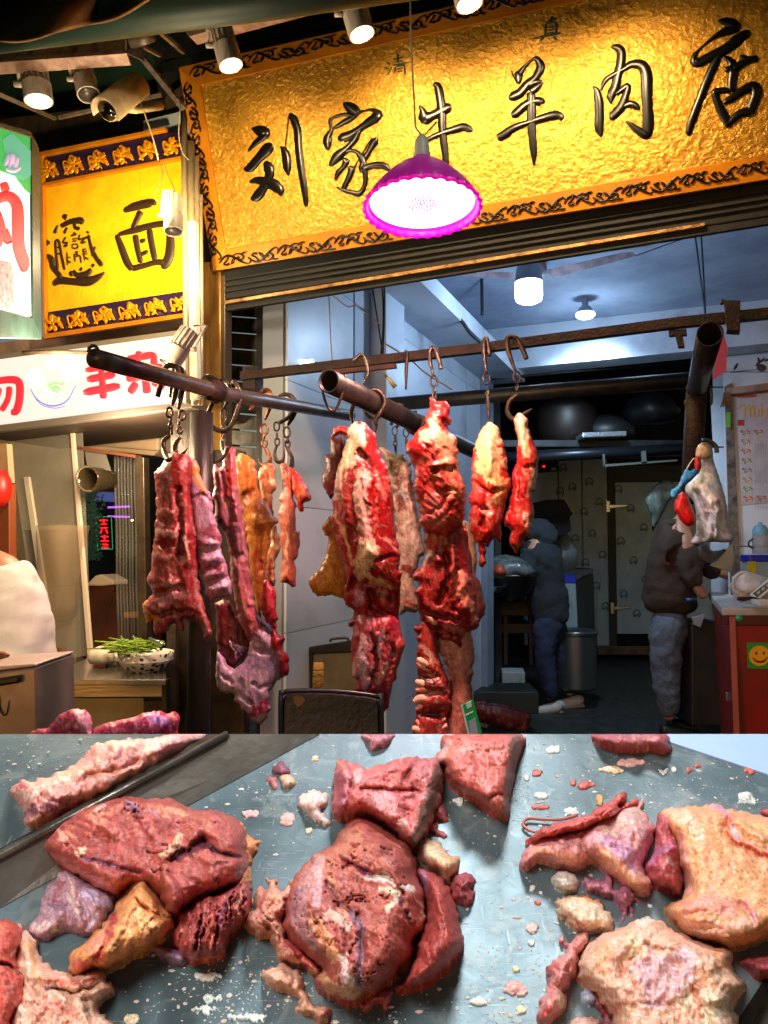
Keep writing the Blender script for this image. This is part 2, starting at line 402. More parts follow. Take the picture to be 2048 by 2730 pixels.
# ================================================================== SETTING
TH = math.radians(22)
Tv = Vector((math.cos(TH), -math.sin(TH), 0)); Nf = Vector((-math.sin(TH), -math.cos(TH), 0))   # along the facade / out of it
FP = Plane(P(1024, 900, 2.9), Nf)
Rv = -Nf                                                     # into the shop
kA = K(600, 250, .30139); kB = K(1080, 100, .28933); kC = K(1540, 0, .30621); kD = K(0, 500, .31344)
kM1 = K(350, 1000, .43415); kM2 = K(780, 1000, .434); kR = K(1250, 1150, .36618); kQ = K(1650, 1100, .38867)
kT1 = K(0, 1950, .48222); kT2 = K(600, 1950, .48222); kT3 = K(1300, 1950, .45087); kL = K(0, 1100, .38885)
kN = K(0, 0, .42194); kO = K(450, 0, .48222); kP = K(1200, 0, .51115); kS = K(0, 600, .36166); kU = K(550, 600, .45208)
kV = K(1200, 600, .51115); kH = K(380, 950, .25316)
def cs(k, *p): return [k(*q) for q in p]

black_iron = M('black_iron', '#24211f', .42, .7, '#3a2c24', 18, .35, 90)
rust_iron = M('rusty_iron', '#1e1715', .6, .5, '#34211a', 22, .5, 120)
pipe_mat = M('dark_pipe', '#171616', .4, .3, '#2a2522', 14, .2, 120, stretch=(1, 1, .2))
worn_white = M('worn_white_metal', '#d8d0c4', .45, 0, '#7c6c5a', 26, .25, 60, stretch=(1, 1, .25), lo=.5, hi=.7)
hookm = M('hook_steel', '#5c5248', .32, .8, '#2c2622', 60, .2, 200)
hookd = M('dark_hook_steel', '#2b2724', .4, .8, '#4a3a2e', 60, .2, 200)
wall_white = M('white_tile_wall', '#b8c2d0', .35, 0, '#98a0ae', 2.6, .08, 20, nd=7, lo=.48, hi=.66)
ceil_m = M('ceiling_paint', '#9aa6bc', .8, 0, '#808ca4', 2, .1, 30)
floor_m = M('dark_shop_floor', '#1c211f', .55, 0, '#2c312d', 9, .3, 40)
gold = M('gold_paint', '#c47a10', .4, .2, '#a8640a', 6, .1, 60)
black_gloss = M('black_lacquer', '#050404', .3, spec=.35)
white_plastic = M('white_plastic', '#d9d6cd', .35, 0, '#bfb9aa', 12, .05, 60)

# ground
V, F = [], []
fl = mk('ground', [(-30, -10, 0), (30, -10, 0), (30, 60, 0), (-30, 60, 0)], [(0, 1, 2, 3)], M('street_paving', '#2a2826', .6, 0, '#3a3734', 3, .4, 20), smooth=False); tag(fl, kind='structure')
def quadp(*pts): return [Vector(p) for p in pts], [tuple(range(len(pts)))]
def pz(u, v, z):      # point of a pixel at world height z
    d = ray(u, v); return EYE + d * ((z - EYE.z) / d.z)
shopA = P(760, 1000, 3.25); shopA.z = 0                      # left jamb
def S3(along, deep, z): return Vector((shopA.x, shopA.y, 0)) + Tv * along + Rv * deep + Vector((0, 0, z))
sf = mk('shop_floor', *quadp(S3(-.4, -.1, .006), S3(4, -.1, .006), S3(4, 9, .006), S3(-.4, 9, .006)), floor_m, smooth=False); tag(sf, kind='structure')
# interior left wall made of tile panels
H0 = 3.2
wl = root('wall_left', None, None, S3(0, 0, 0)); tag(wl, kind='structure')
wbv, wbf = box(S3(-.06, 1.75, H0 / 2), Tv * .05, Rv * 1.75, (0, 0, H0 / 2)); mk('wall_core', wbv, wbf, M('grout', '#8a92a0', .8), wl, smooth=False)
for i in range(5):
    for j in range(6):
        a, b = .02 + i * .7, .02 + (i + 1) * .7 - .018; z0, z1 = j * .54 + .004, min((j + 1) * .54 + .001, H0)
        c = S3(-.004, (a + b) / 2, (z0 + z1) / 2)
        o = mk('tile', *box(c, Tv * .006, Rv * ((b - a) / 2), (0, 0, (z1 - z0) / 2)), wall_white, wl, smooth=False)
# pilaster on the left wall
pil = mk('pilaster', *box(S3(.05, 1.05, H0 / 2), Tv * .05, Rv * .14, (0, 0, H0 / 2)), wall_white, smooth=False, bevel=.004); tag(pil, kind='structure')
# soffit box running along the left wall
so = mk('ceiling_soffit', *box(S3(.16, 1.7, 2.86), Tv * .16, Rv * 1.75, (0, 0, .05)), wall_white, smooth=False); tag(so, kind='structure')
ce = mk('ceiling', *box(S3(1.9, 2.2, H0 + .06), Tv * 2.5, Rv * 2.4, (0, 0, .05)), ceil_m, smooth=False); tag(ce, kind='structure')
# beam across the back of the front room
BY = 6.2
BP = Plane(P(1290, 900, BY), Nf)
bm_ = mk('wall_beam', *slab(BP, [(1235, 862), (2150, 740), (2150, 905), (1235, 996)], .25), wall_white, smooth=False); tag(bm_, kind='structure')
bt = mk('wall_beam_upper', *slab(BP, [(1200, 700), (2150, 560), (2150, 738), (1200, 867)], .05, -.12), ceil_m, smooth=False); tag(bt, kind='structure')
bs = mk('wall_far_left', *slab(BP, [(1150, 990), (1300, 990), (1300, 1960), (1150, 1960)], .2, -.01), M('grey_blue_wall', '#7f8ea0', .6, 0, '#6b7a8c', 3), smooth=False); tag(bs, kind='structure')
# far dark store walls
DP = Plane(P(1500, 1200, 10.0), (0, -1, 0))
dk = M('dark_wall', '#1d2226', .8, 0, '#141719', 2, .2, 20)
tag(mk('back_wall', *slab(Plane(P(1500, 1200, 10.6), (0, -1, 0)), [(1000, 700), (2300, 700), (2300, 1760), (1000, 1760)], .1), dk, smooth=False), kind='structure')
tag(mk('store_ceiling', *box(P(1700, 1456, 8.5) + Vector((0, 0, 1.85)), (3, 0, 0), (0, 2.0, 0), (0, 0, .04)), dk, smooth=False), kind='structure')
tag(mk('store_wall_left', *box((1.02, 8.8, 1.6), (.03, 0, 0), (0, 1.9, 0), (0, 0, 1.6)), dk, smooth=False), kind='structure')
# right part: white wall facing the street
RP = Plane(P(1980, 1200, 5.8), Nf)
RP2 = Plane(P(1900, 1200, 6.3), Nf)
wr = root('wall_right', None, None, RP.at(1930, 1900)); tag(wr, kind='structure')
mk('wall_core', *slab(RP, [(1921, 420), (2300, 420), (2300, 1990), (1960, 1990)], .12, -.012), M('grout', '#6d7480'), wr, smooth=False)
for u0, u1, v0, v1 in [(1922, 2300, 430, 668), (1924, 2300, 672, 990), (1928, 2300, 994, 1455), (1940, 2300, 1459, 1720), (1952, 2300, 1724, 1985)]:
    mk('tile', *slab(RP, [(u0, v0), (u1, v0), (u1, v1), (u0 + 6, v1)], .01), wall_white, wr, smooth=False)
for v0, v1 in [(400, 660), (664, 1030), (1034, 1190), (1194, 1420), (1424, 1760)]:
    mk('tile', *slab(RP2, [(1893, v0), (1960, v0), (1960, v1), (1893 + 8, v1)], .05), wall_white, wr, smooth=False)
pst = mk('door_edge_post', *slab(RP, [(1932, 1030), (1952, 1020), (1978, 1620), (1950, 1640)], .05, .03), M('dirty_edge', '#6b5d52', .6, 0, '#2f2824', 14, .4, 40), smooth=False); tag(pst, kind='structure')

# ------------------------------------------------------------------ roller shutter box above the opening
rb = root('roller_shutter', 'dark brown roller shutter housing under the big golden sign, spanning the shop opening', 'shutter', FP.at(1200, 740))
dkb = M('dark_bronze', '#030303', .75, 0, '#070605', 10, .2, 80)
mk('housing', *slab(FP, [(572, 724), (2230, 440), (2230, 548), (586, 800)], .03, .02), dkb, rb, smooth=False, bevel=.004)
for i, t in enumerate((.3, .5, .68)):
    a = (574 + 14 * t, 724 + 76 * t); b = (2230, 440 + 108 * t)
    mk('ridge', *slab(FP, [(a[0], a[1]), (b[0], b[1]), (b[0], b[1] + 7), (a[0], a[1] + 6)], .01, .03), dkb, rb, smooth=False, bevel=.002)
mk('bottom_bar', *slab(FP, [(590, 803), (1880, 593), (1880, 602), (590, 812)], .012, .03), M('old_brass_strip', '#a8814e', .4, .6, '#6b4a28', 20, .2, 90), rb, smooth=False, bevel=.001)
mk('lip', *slab(FP, [(592, 815), (2230, 545), (2230, 567), (596, 830)], .02, .015), dkb, rb, smooth=False)
# shutter guide (golden brown column) and slatted side
gc = root('shutter_guide', 'brown metal shutter guide column at the left edge of the shop opening, paint flaking', 'column', FP.at(570, 1900))
brown = M('bronze_paint', '#7b5526', .35, .45, '#a07a3c', 14, .3, 60, stretch=(1, 1, .3))
mk('column', *slab(FP, [(541, 700), (588, 690), (590, 1960), (545, 1960)], .07, .04), brown, gc, smooth=False, bevel=.004)
mk('edge_channel', *slab(FP, [(588, 735), (600, 733), (602, 1960), (590, 1960)], .05, .03), M('grey_channel', '#55483c', .4, .6), gc, smooth=False, bevel=.002)
sh = root('side_shutter', 'grimy grey slatted shutter panel just inside the opening at left', 'shutter', FP.at(650, 1900))
gr = M('grimy_slat', '#4e4d46', .55, .3, '#2a2824', 16, .3, 60)
SPn = Plane(FP.at(620, 900, -.25), Nf)
for i in range(20):
    v = 800 + i * 43
    mk('slat', *slab(SPn, [(603, v), (686, v + 6 + i * .3), (686, v + 46), (603, v + 40)], .012, .004 * (i % 2)), gr, sh, smooth=False, bevel=.003)
jb = mk('door_jamb', *slab(SPn, [(684, 780), (706, 776), (706, 1960), (684, 1960)], .06, .03), M('black_jamb', '#15100f', .5), smooth=False); tag(jb, kind='structure')
jp = mk('jamb_panel', *slab(SPn, [(706, 770), (764, 762), (764, 1960), (706, 1960)], .05, .01), M('dull_white', '#2e2b29', .6, 0, '#242120', 5), smooth=False); tag(jp, kind='structure')

# ------------------------------------------------------------------ the big sign
tilt = math.radians(14)
Ns = (Nf * math.cos(tilt) + Vector((0, 0, -1)) * math.sin(tilt)).normalized()
SG = Plane(FP.at(1100, 640, .05), Ns)
oTL, oTR, oBR, oBL = (476, 179), (2230, -215), (2230, 448), (568, 723)
iTL, iTR, iBR, iBL = (534, 227), (2230, -150), (2230, 380), (600, 664)
sg = root('shop_sign', 'large gold shop sign with black calligraphy and scroll border over the butcher opening', 'sign', SG.at(1200, 640))
mk('backboard', *slab(SG, [oTL, oTR, oBR, oBL], .05, -.012), dkb, sg, smooth=False)
gm = bpy.data.materials.new('hammered_gold'); gm.use_nodes = True; nt = gm.node_tree; b = nt.nodes['Principled BSDF']
b.inputs['Base Color'].default_value = (*lin('#d08a14'), 1); b.inputs['Roughness'].default_value = .36; b.inputs['Metallic'].default_value = .3
a_ = nt.nodes.new('ShaderNodeTexCoord'); vo = nt.nodes.new('ShaderNodeTexNoise'); vo.inputs['Scale'].default_value = 58; vo.inputs['Detail'].default_value = 5; vo.inputs['Distortion'].default_value = 1.2
nt.links.new(a_.outputs['Object'], vo.inputs['Vector'])
cr = nt.nodes.new('ShaderNodeValToRGB'); cr.color_ramp.elements[0].position = .3; cr.color_ramp.elements[0].color = (*lin('#9c6c18'), 1); cr.color_ramp.elements[1].position = .65; cr.color_ramp.elements[1].color = (*lin('#c8962c'), 1)
nt.links.new(vo.outputs['Fac'], cr.inputs[0]); nt.links.new(cr.outputs[0], b.inputs['Base Color'])
bp = nt.nodes.new('ShaderNodeBump'); bp.inputs['Strength'].default_value = .8; bp.inputs['Distance'].default_value = .009
nt.links.new(vo.outputs['Fac'], bp.inputs['Height']); nt.links.new(bp.outputs[0], b.inputs['Normal'])
# relief field as real geometry
NXs, NYs = 420, 130
uu, vv = np.meshgrid(np.linspace(0, 1, NXs), np.linspace(0, 1, NYs))
fpts = []
for j in range(NYs):
    t = j / (NYs - 1)
    L0 = SG.at(*(np.array(iTL) * (1 - t) + np.array(iBL) * t)); R0 = SG.at(*(np.array(iTR) * (1 - t) + np.array(iBR) * t))
    for i in range(NXs): fpts.append(L0.lerp(R0, i / (NXs - 1)))
fpts = np.array([tuple(p) for p in fpts])
gx, gy = uu.ravel() * 105, vv.ravel() * 40
rel = .006 * np.abs(fbm(gx + 2 * vn(gx / 2, gy / 2, 5), gy + 2 * vn(gx / 2, gy / 2, 8), 3, 11)) ** .8
fpts = fpts + np.outer(rel - .002, np.array(Ns))
idx = np.arange(NXs * NYs).reshape(NYs, NXs)
q = np.stack([idx[:-1, :-1], idx[1:, :-1], idx[1:, 1:], idx[:-1, 1:]], -1).reshape(-1, 4)
mk('panel_field', fpts, q, gm, sg)
for nm, c4 in (('border_top', [oTL, oTR, iTR, iTL]), ('border_bottom', [iBL, iBR, oBR, oBL]), ('border_left', [oTL, iTL, iBL, oBL])):
    mk('border_band', *slab(SG, c4, .02, .008), gold, sg, smooth=False, bevel=.002)
for st, nm, lb in [
  (([(235,305,12),(300,325,70),(355,345,70),(330,385,50),(265,440,38),(205,510,10)],[(425,460,40),(380,485,75),(300,570,60),(220,655,60),(165,665,15)],[(350,600,25),(385,650,70),(395,720,60),(340,830,60),(280,910,65),(225,930,20)],[(215,780,15),(280,765,45),(360,780,65),(440,810,75),(485,860,60),(492,905,10)],[(490,465,10),(525,500,45),(545,580,58),(550,660,50),(560,725,12)],[(560,205,8),(548,330,7),(530,470,7)],[(560,195,35),(600,215,50),(640,320,50),(650,480,48),(675,680,48),(705,860,42),(718,1000,25)]), kA, 'first'),
  (([(1045,80,15),(1090,110,60),(1150,155,75),(1180,185,30)],[(1130,200,20),(1060,180,25),(950,215,18),(930,240,25),(940,320,25),(910,380,50),(905,440,55),(912,500,15)],[(950,310,15),(1040,260,35),(1120,215,40),(1200,160,18),(1300,140,20),(1350,190,70),(1290,240,60),(1190,310,45),(1110,365,60),(1035,395,60),(1030,420,20)],[(1190,310,30),(1150,400,45),(1080,480,40),(1000,550,65),(940,620,35),(935,640,8)],[(1060,520,25),(1110,500,22),(1170,520,30),(1215,590,45),(1240,700,35),(1235,810,30),(1190,880,35),(1110,870,30),(1040,850,22),(985,825,8)],[(1030,575,10),(1070,600,50),(1045,650,30),(1000,700,35),(975,765,12)],[(1080,650,10),(1120,665,40),(1095,740,40),(1040,850,30)],[(1340,385,10),(1325,420,50),(1280,500,35),(1230,580,40)],[(1220,600,30),(1210,670,40),(1280,640,40),(1370,630,45),(1430,650,40),(1470,695,10)],[(1300,390,8),(1230,500,8),(1150,640,8),(1050,850,8)]), kA, 'b'),
  (([(255,430,20),(300,450,55),(325,560,60),(340,700,60),(345,850,55),(360,1000,50),(375,1150,45),(385,1280,40)],[(130,625,12),(160,670,40),(185,740,90),(250,720,60),(330,680,70),(400,645,65),(425,640,30)],[(290,775,10),(230,840,10),(185,890,5)],[(150,990,20),(230,930,35),(330,885,40),(430,855,50),(540,825,55),(600,850,40),(612,865,10)]), kB, 'c'),
  (([(980,305,8),(1000,360,12)],[(1010,330,15),(1040,350,70),(1045,430,20)],[(1050,340,50),(1100,270,25),(1170,205,18),(1215,200,40),(1250,270,60),(1200,370,50),(1130,430,60),(1060,510,65),(985,545,60),(955,545,25)],[(1130,440,40),(1200,410,50),(1265,405,20)],[(1265,410,15),(1200,470,60),(1150,500,40)],[(975,715,30),(1020,700,60),(1100,630,60),(1180,590,60),(1255,590,55),(1262,605,20)],[(1160,500,60),(1165,620,60),(1165,780,60),(1175,920,55),(1185,1060,45),(1190,1185,8)],[(850,930,50),(920,890,60),(1010,830,50),(1150,780,40),(1280,740,55),(1400,715,60),(1455,755,35)]), kB, 'd'),
  (([(290,410,15),(340,410,50),(380,450,60),(375,550,60),(350,660,60),(330,750,60),(290,840,55),(292,905,10)],[(135,750,10),(165,790,40),(185,880,60),(190,1000,60),(190,1120,60),(208,1190,15)],[(200,790,12),(240,700,30),(310,650,30),(400,600,30),(470,560,50),(560,570,70),(600,650,75),(605,800,75),(610,950,70),(615,1080,75),(600,1170,60),(520,1130,50),(460,1080,30),(415,1055,8)],[(330,820,20),(400,770,40),(440,750,40),(420,830,50),(380,930,60),(310,1010,55),(290,1045,20)],[(400,930,30),(460,905,45),(510,925,45),(540,955,12)]), kC, 'e'),
  (([(1220,190,20),(1300,190,60),(1380,230,70),(1300,270,60),(1180,330,25),(1080,410,12),(1020,480,30),(1020,540,60),(1070,540,60),(1180,480,60),(1300,420,65),(1400,340,70),(1480,290,50),(1500,285,15)],[(1240,470,30),(1190,560,50),(1120,720,55),(1050,900,50),(990,1060,50),(960,1180,30)],[(1260,490,15),(1330,530,50),(1350,590,70),(1280,610,30)],[(1350,600,60),(1420,560,50),(1500,520,45),(1570,510,45)],[(1415,485,15),(1450,500,40),(1500,520,30)],[(1360,600,60),(1345,700,60),(1335,800,50)],[(1330,790,40),(1260,785,35),(1195,800,40),(1210,860,50),(1250,960,60),(1300,1050,60),(1310,1080,40),(1400,1000,50),(1500,970,60),(1530,990,30)],[(1270,900,30),(1350,850,50),(1440,790,55),(1520,750,60),(1560,780,70),(1540,870,60),(1500,970,60)]), kC, 'f')]:
    mk('calligraphy_character', *brush(SG, nm, [[(x, y, w_ * 1.42) for x, y, w_ in s_] for s_ in st], .006), black_gloss, sg)
mk('small_character', *brush(SG, kO, ([(1205,345,8),(1225,355,12)],[(1190,375,8),(1215,380,12)],[(1210,415,10),(1235,365,8)],[(1240,330,8),(1300,315,10)],[(1265,295,12),(1268,350,10)],[(1250,345,8),(1295,335,8)],[(1235,362,8),(1312,348,10)],[(1255,370,10),(1245,410,8)],[(1258,368,8),(1300,362,10),(1305,410,12)],[(1262,382,7),(1295,378,7)],[(1262,396,7),(1295,392,7)]), .004), M('dark_green_paint', '#1c2b1c', .3), sg)
mk('small_character', *brush(SG, kP, ([(500,110,8),(560,95,12)],[(530,85,12),(525,125,10)],[(500,125,10),(495,185,10)],[(500,125,8),(550,118,12),(552,180,12)],[(505,143,7),(545,138,7)],[(505,158,7),(545,153,7)],[(505,173,7),(545,168,7)],[(432,202,10),(575,172,14)],[(490,192,10),(468,215,8)],[(540,190,12),(555,210,12)]), .004), MATS['dark_green_paint'], sg)
# scroll border: a running wave with curls, each repeat a part
def scroll(p0, p1, nrep, amp, flip=1, mat=black_gloss):
    p0, p1 = np.array(p0, float), np.array(p1, float); d = (p1 - p0) / nrep; L = np.hypot(*d); t = d / L; n = np.array([-t[1], t[0]]) * flip
    for r in range(nrep):
        s = 1 if r % 2 == 0 else -1
        k = lambda x, y: tuple(p0 + d * r + t * x * L + n * y * amp * s)
        sw = lambda pts: [(*k(x, y), w_ * .72) for x, y, w_ in pts]
        a = [sw([(-.05, .1, 5), (.12, -.55, 8), (.3, -.75, 9), (.5, -.35, 9), (.72, .35, 8), (.95, .75, 6), (1.05, .2, 5)]),
             sw([(.42, -.55, 5), (.62, -.8, 6), (.8, -.45, 8), (.78, -.02, 8), (.66, .08, 7), (.6, -.18, 9), (.68, -.3, 10)]),
             sw([(.3, -.6, 9), (.22, -.1, 7), (.1, .25, 6), (.2, .45, 8), (.3, .3, 9)]),
             sw([(.5, -.3, 8), (.42, .15, 12), (.34, .5, 3)]), sw([(.72, -.55, 10), (.86, -.8, 7), (.98, -.75, 3)])]
        v, f = brush(SG, lambda x, y: (x, y), a, .006, .008)
        mk('scroll_ornament', v, f, mat, sg)
scroll((588, 700), (2120, 432), 20, 20)
scroll((508, 198), (2080, -158), 20, 20)
scroll((500, 222), (578, 690), 7, 16, -1)

# ------------------------------------------------------------------ neighbour sign, light boxes
NP = Plane(FP.at(300, 700, .1), Nf)
ns = root('noodle_shop_sign', 'bright yellow noodle shop sign with brown characters between gold leaf bands', 'sign', NP.at(300, 880))
yel = M('yellow_relief', '#e6b414', .42, .1, '#d9a010', 8, .35, 60)
mk('panel', *slab(NP, [(112, 496), (500, 416), (505, 776), (117, 834)], .05), yel, ns, smooth=False)
navy = M('navy_band', '#1d1238', .4)
mk('top_band', *slab(NP, [(106, 420), (480, 350), (500, 416), (112, 494)], .05, .004), navy, ns, smooth=False)
mk('bottom_band', *slab(NP, [(117, 834), (505, 774), (505, 836), (120, 893)], .05, .004), navy, ns, smooth=False)
for c4 in ([(103, 405), (440, 338), (440, 347), (104, 417)], [(110, 488), (495, 412), (496, 420), (112, 497)], [(119, 890), (505, 832), (505, 844), (120, 903)], [(105, 412), (113, 410), (122, 900), (115, 902)]):
    mk('frame_strip', *slab(NP, c4, .02, .02), gold, ns, smooth=False, bevel=.002)
brn = M('brown_lacquer', '#241408', .55)
mk('character', *brush(NP, kD, ([(1050,200,40),(1150,160,75),(1290,130,75),(1300,150,40)],[(1200,200,60),(1160,280,50),(1130,350,50)],[(990,400,40),(1030,500,60),(1080,630,65),(1125,700,50)],[(1000,400,30),(1150,360,60),(1300,320,55),(1440,300,60)],[(1440,300,60),(1450,450,75),(1440,580,85),(1400,660,75),(1370,670,30)],[(1120,690,55),(1220,665,50),(1330,635,50),(1400,640,60)],[(1150,400,55),(1170,520,50),(1200,640,50)],[(1270,350,55),(1290,480,55),(1320,620,55)],[(1190,460,40),(1240,445,30)],[(1200,570,40),(1260,540,35)]), .006), brn, ns)
mk('character', *brush(NP, lambda x, y: (x * .31344, 500 + y * .31344), ([(530,240,35),(570,255,61)],[(515,330,40),(600,290,47),(690,280,61),(680,310,27)],[(490,320,14),(465,390,40)],[(570,340,27),(545,390,27)],[(630,300,27),(640,340,34),(680,350,34)],[(375,440,27),(415,485,61)],[(370,570,14),(430,600,54),(450,680,47),(500,740,47),(510,770,40)],[(450,825,40),(510,790,68),(620,800,61),(740,800,81),(820,770,61),(890,720,16)],[(470,450,24),(480,580,24),(490,700,30)],[(470,450,20),(500,455,24),(520,560,24),(550,700,27)],[(480,510,14),(515,505,14)],[(480,565,14),(520,560,14)],[(600,410,16),(655,395,16)],[(625,380,19),(640,395,16)],[(610,440,11),(655,430,11)],[(612,460,11),(655,450,11)],[(615,480,14),(620,515,14),(660,510,14),(655,480,11),(615,485,11)],[(560,420,16),(535,465,16),(575,470,16),(545,500,16),(580,490,14)],[(680,400,16),(670,440,16),(720,430,16),(690,470,16),(730,460,14)],[(570,550,14),(575,660,14)],[(560,600,11),(600,590,11)],[(575,620,11),(605,640,14)],[(630,560,14),(640,630,16)],[(635,550,11),(665,545,11)],[(635,570,11),(665,565,11)],[(640,590,11),(680,580,14),(690,640,16)],[(655,545,11),(658,590,11)],[(705,520,14),(720,620,14)],[(705,525,11),(735,520,11)],[(710,545,11),(740,540,11)],[(715,565,11),(745,560,11)],[(720,590,11),(755,610,14)],[(720,430,20),(770,415,27)],[(750,400,20),(780,520,34),(820,600,38),(870,665,40)],[(810,500,20),(780,580,27)],[(850,610,14),(865,660,27)],[(735,375,20),(760,385,20)],[(600,710,40),(615,750,34)],[(625,700,20),(660,745,47),(740,730,54),(775,690,34)],[(680,685,34),(700,700,27)],[(780,650,27),(800,670,34)]), .006), brn, ns)
leafgold = M('gilt_leaf', '#e89a10', .25, .5)
def gilt(p0, p1, n, h, plane=NP):
    p0, p1 = np.array(p0, float), np.array(p1, float)
    for i in range(n):
        c = p0 + (p1 - p0) * (i + .5) / n; rnd = random.Random(i * 7 + int(p0[1]))
        if i % 2 == 0:      # flower
            st = [[(c[0] + h * .08 * math.cos(a), c[1] + h * .08 * math.sin(a), h * .16), (c[0] + h * .26 * math.cos(a), c[1] + h * .26 * math.sin(a), h * .26), (c[0] + h * .4 * math.cos(a + .2), c[1] + h * .4 * math.sin(a + .2), h * .08)] for a in [rnd.random() + q_ * math.pi / 3.5 for q_ in range(7)]]
            st.append([(c[0] - h * .09, c[1], h * .2), (c[0] + h * .09, c[1], h * .2)])
            mk('gilt_flower', *brush(plane, lambda x, y: (x, y), [[(x, y, w_ * .78) for x, y, w_ in s_] for s_ in st], .016, .006), leafgold, ns)
        else:
            st = []
            for s in (-1, 1):
                st.append([(c[0] + s * h * (.1 + .42 * q_ / 6) + s * h * .2 * math.cos(q_), c[1] + h * .3 * math.sin(q_ * 1.05 + s), h * (.16 - .015 * q_)) for q_ in range(7)])
                for q_ in range(4):
                    x, y = c[0] + s * h * (.15 + .12 * q_), c[1] + h * (.3 - .16 * q_)
                    st.append([(x, y, h * .12), (x + s * h * .1, y - h * .14, h * .13), (x + s * h * .22, y - h * .1, h * .04)])
            mk('gilt_leaf_scroll', *brush(plane, lambda x, y: (x, y), [[(x, y, w_ * .78) for x, y, w_ in s_] for s_ in st], .014, .006), leafgold, ns)
gilt((112, 457), (478, 385), 11, 62); gilt((122, 866), (500, 806), 11, 56)

LB = Plane(FP.at(250, 1000, .16), Nf)
lb = root('light_box_sign', 'white illuminated light box with red characters and printed soup bowl below the yellow sign', 'sign', LB.at(250, 1130))
mk('lit_panel', *slab(LB, [(-60, 966), (508, 889), (512, 1068), (-60, 1139)], .02), M('lit_white', '#707070', .5, emit='#fff0e4', es=.92), lb, smooth=False)
mk('box_frame', *slab(LB, [(-60, 1140), (512, 1070), (512, 1086), (-60, 1158)], .14, .01), M('lightbox_frame', '#8a8078', .4, .5), lb, smooth=False, bevel=.002)
mk('box_body', *slab(LB, [(-60, 952), (508, 876), (512, 1080), (-60, 1150)], .12, -.022), MATS['lightbox_frame'], lb, smooth=False)
redl = M('lit_red', '#e0202e', .5, emit='#e8283a', es=.75)
mk('red_character', *brush(LB, kS, ([(640,1140,55),(850,1100,60)],[(615,1235,60),(885,1185,60)],[(745,1040,50),(755,1150,50),(765,1280,60)],[(665,1000,40),(690,1050,45)],[(830,980,45),(800,1040,45)],[(630,1070,45),(840,1035,45)]), .003, .001, flat=True), redl, lb)
mk('red_character', *brush(LB, kS, ([(935,990,50),(1050,970,55),(1130,965,55),(1140,1040,55),(1200,1050,50)],[(1030,930,55),(1010,1000,55),(945,1075,50)],[(930,1135,55),(1060,1115,55),(1190,1100,55)],[(1055,1060,50),(1075,1160,55),(1085,1240,65)],[(1005,1160,55),(960,1240,65)],[(1120,1150,50),(1210,1200,60)]), .003, .001, flat=True), redl, lb)
mk('red_character', *brush(LB, kS, ([(1380,920,50),(1395,1010,50)],[(1370,1060,60),(1390,1140,60),(1370,1200,50)]), .003, .001, flat=True), redl, lb)
mk('red_character', *brush(LB, kS, ([(-60,1160,50),(60,1140,55),(140,1160,60),(145,1280,60),(120,1370,60),(80,1375,40)],[(70,1190,50),(60,1280,45),(10,1370,45)],[(0,1200,45),(-40,1330,45)]), .003, .001, flat=True), redl, lb)
prn = M('print_blue', '#5a66c8', .5, emit='#6a74d8', es=.6)
mk('printed_bowl', *brush(LB, kS, ([(225,1205,7),(270,1280,9),(340,1325,10),(420,1330,11),(500,1290,10),(560,1180,7)],[(240,1240,4),(300,1320,5),(400,1350,6),(480,1335,5)]), .002, .001, flat=True), prn, lb)
mk('printed_herbs', *brush(LB, kS, [[(350 + random.random() * 120, 1150 + random.random() * 90, 14), (365 + random.random() * 120, 1160 + random.random() * 90, 10)] for _ in range(14)], .002, .0012, flat=True), M('print_green', '#7ed08a', .5, emit='#86e08c', es=.7), lb)
mk('printed_filling', *brush(LB, kS, [[(290 + random.random() * 190, 1180 + random.random() * 110, 18), (310 + random.random() * 170, 1200 + random.random() * 90, 14)] for _ in range(8)], .002, .0008, flat=True), M('print_lilac', '#b9b6e0', .5, emit='#d0ccf0', es=.8), lb)
tag(mk('facade_panel', *slab(FP, [(-80, 925), (512, 840), (512, 890), (-80, 975)], .05, .02), M('pinkish_metal', '#a98c84', .4, .3, '#7d6a62', 5), smooth=False), kind='structure')

# far-left hanging box sign
QA, QB = P(0, 800, 1.95), P(106, 800, 2.25)
QP = through(QA, QB)
hb = root('hanging_box_sign', 'green and white lit box sign with red character jutting out at the left edge', 'sign', P(60, 930, 2.1))
mk('lit_face', *slab(QP, [(-120, 300), (84, 366), (88, 846), (-120, 792)], .02), M('lit_face_white', '#ffffff', .5, emit='#ffffff', es=1.1), hb, smooth=False)
grn = M('lit_green', '#18a050', .5, emit='#12b055', es=.8)
mk('green_field', *ngon(QP, [(-120, 300), (84, 366), (84, 520), (66, 505), (40, 470), (0, 455), (-120, 440)], .001, .003), grn, hb, smooth=False)
mk('lotus_print', *brush(QP, kN, ([(30,1050,20),(60,990,30),(70,1040,20)],[(60,1060,20),(80,980,28),(95,1050,16)],[(90,1060,20),(110,1000,24),(105,1060,14)],[(40,1070,20),(90,1080,24),(130,1060,14)]), .001, .005, flat=True), M('lotus_pink', '#d8b8dc', .5, emit='#e0c0e8', es=.6), hb)
mk('teal_print', *ngon(QP, cs(kN, (20, 880), (80, 840), (200, 960), (205, 1100), (150, 1140), (60, 1090)), .001, .0042), M('lit_teal', '#4fb8a0', .5, emit='#58c8ac', es=.5), hb, smooth=False)
mk('red_character', *brush(QP, kN, ([(20,1150,50),(40,1210,60)],[(-80,1290,60),(40,1240,70),(105,1290,75),(115,1420,80),(120,1560,80),(150,1660,80),(150,1720,40)],[(-20,1330,50),(10,1450,55),(-20,1560,60)],[(20,1440,50),(60,1540,60)]), .001, .005, flat=True), redl, hb)
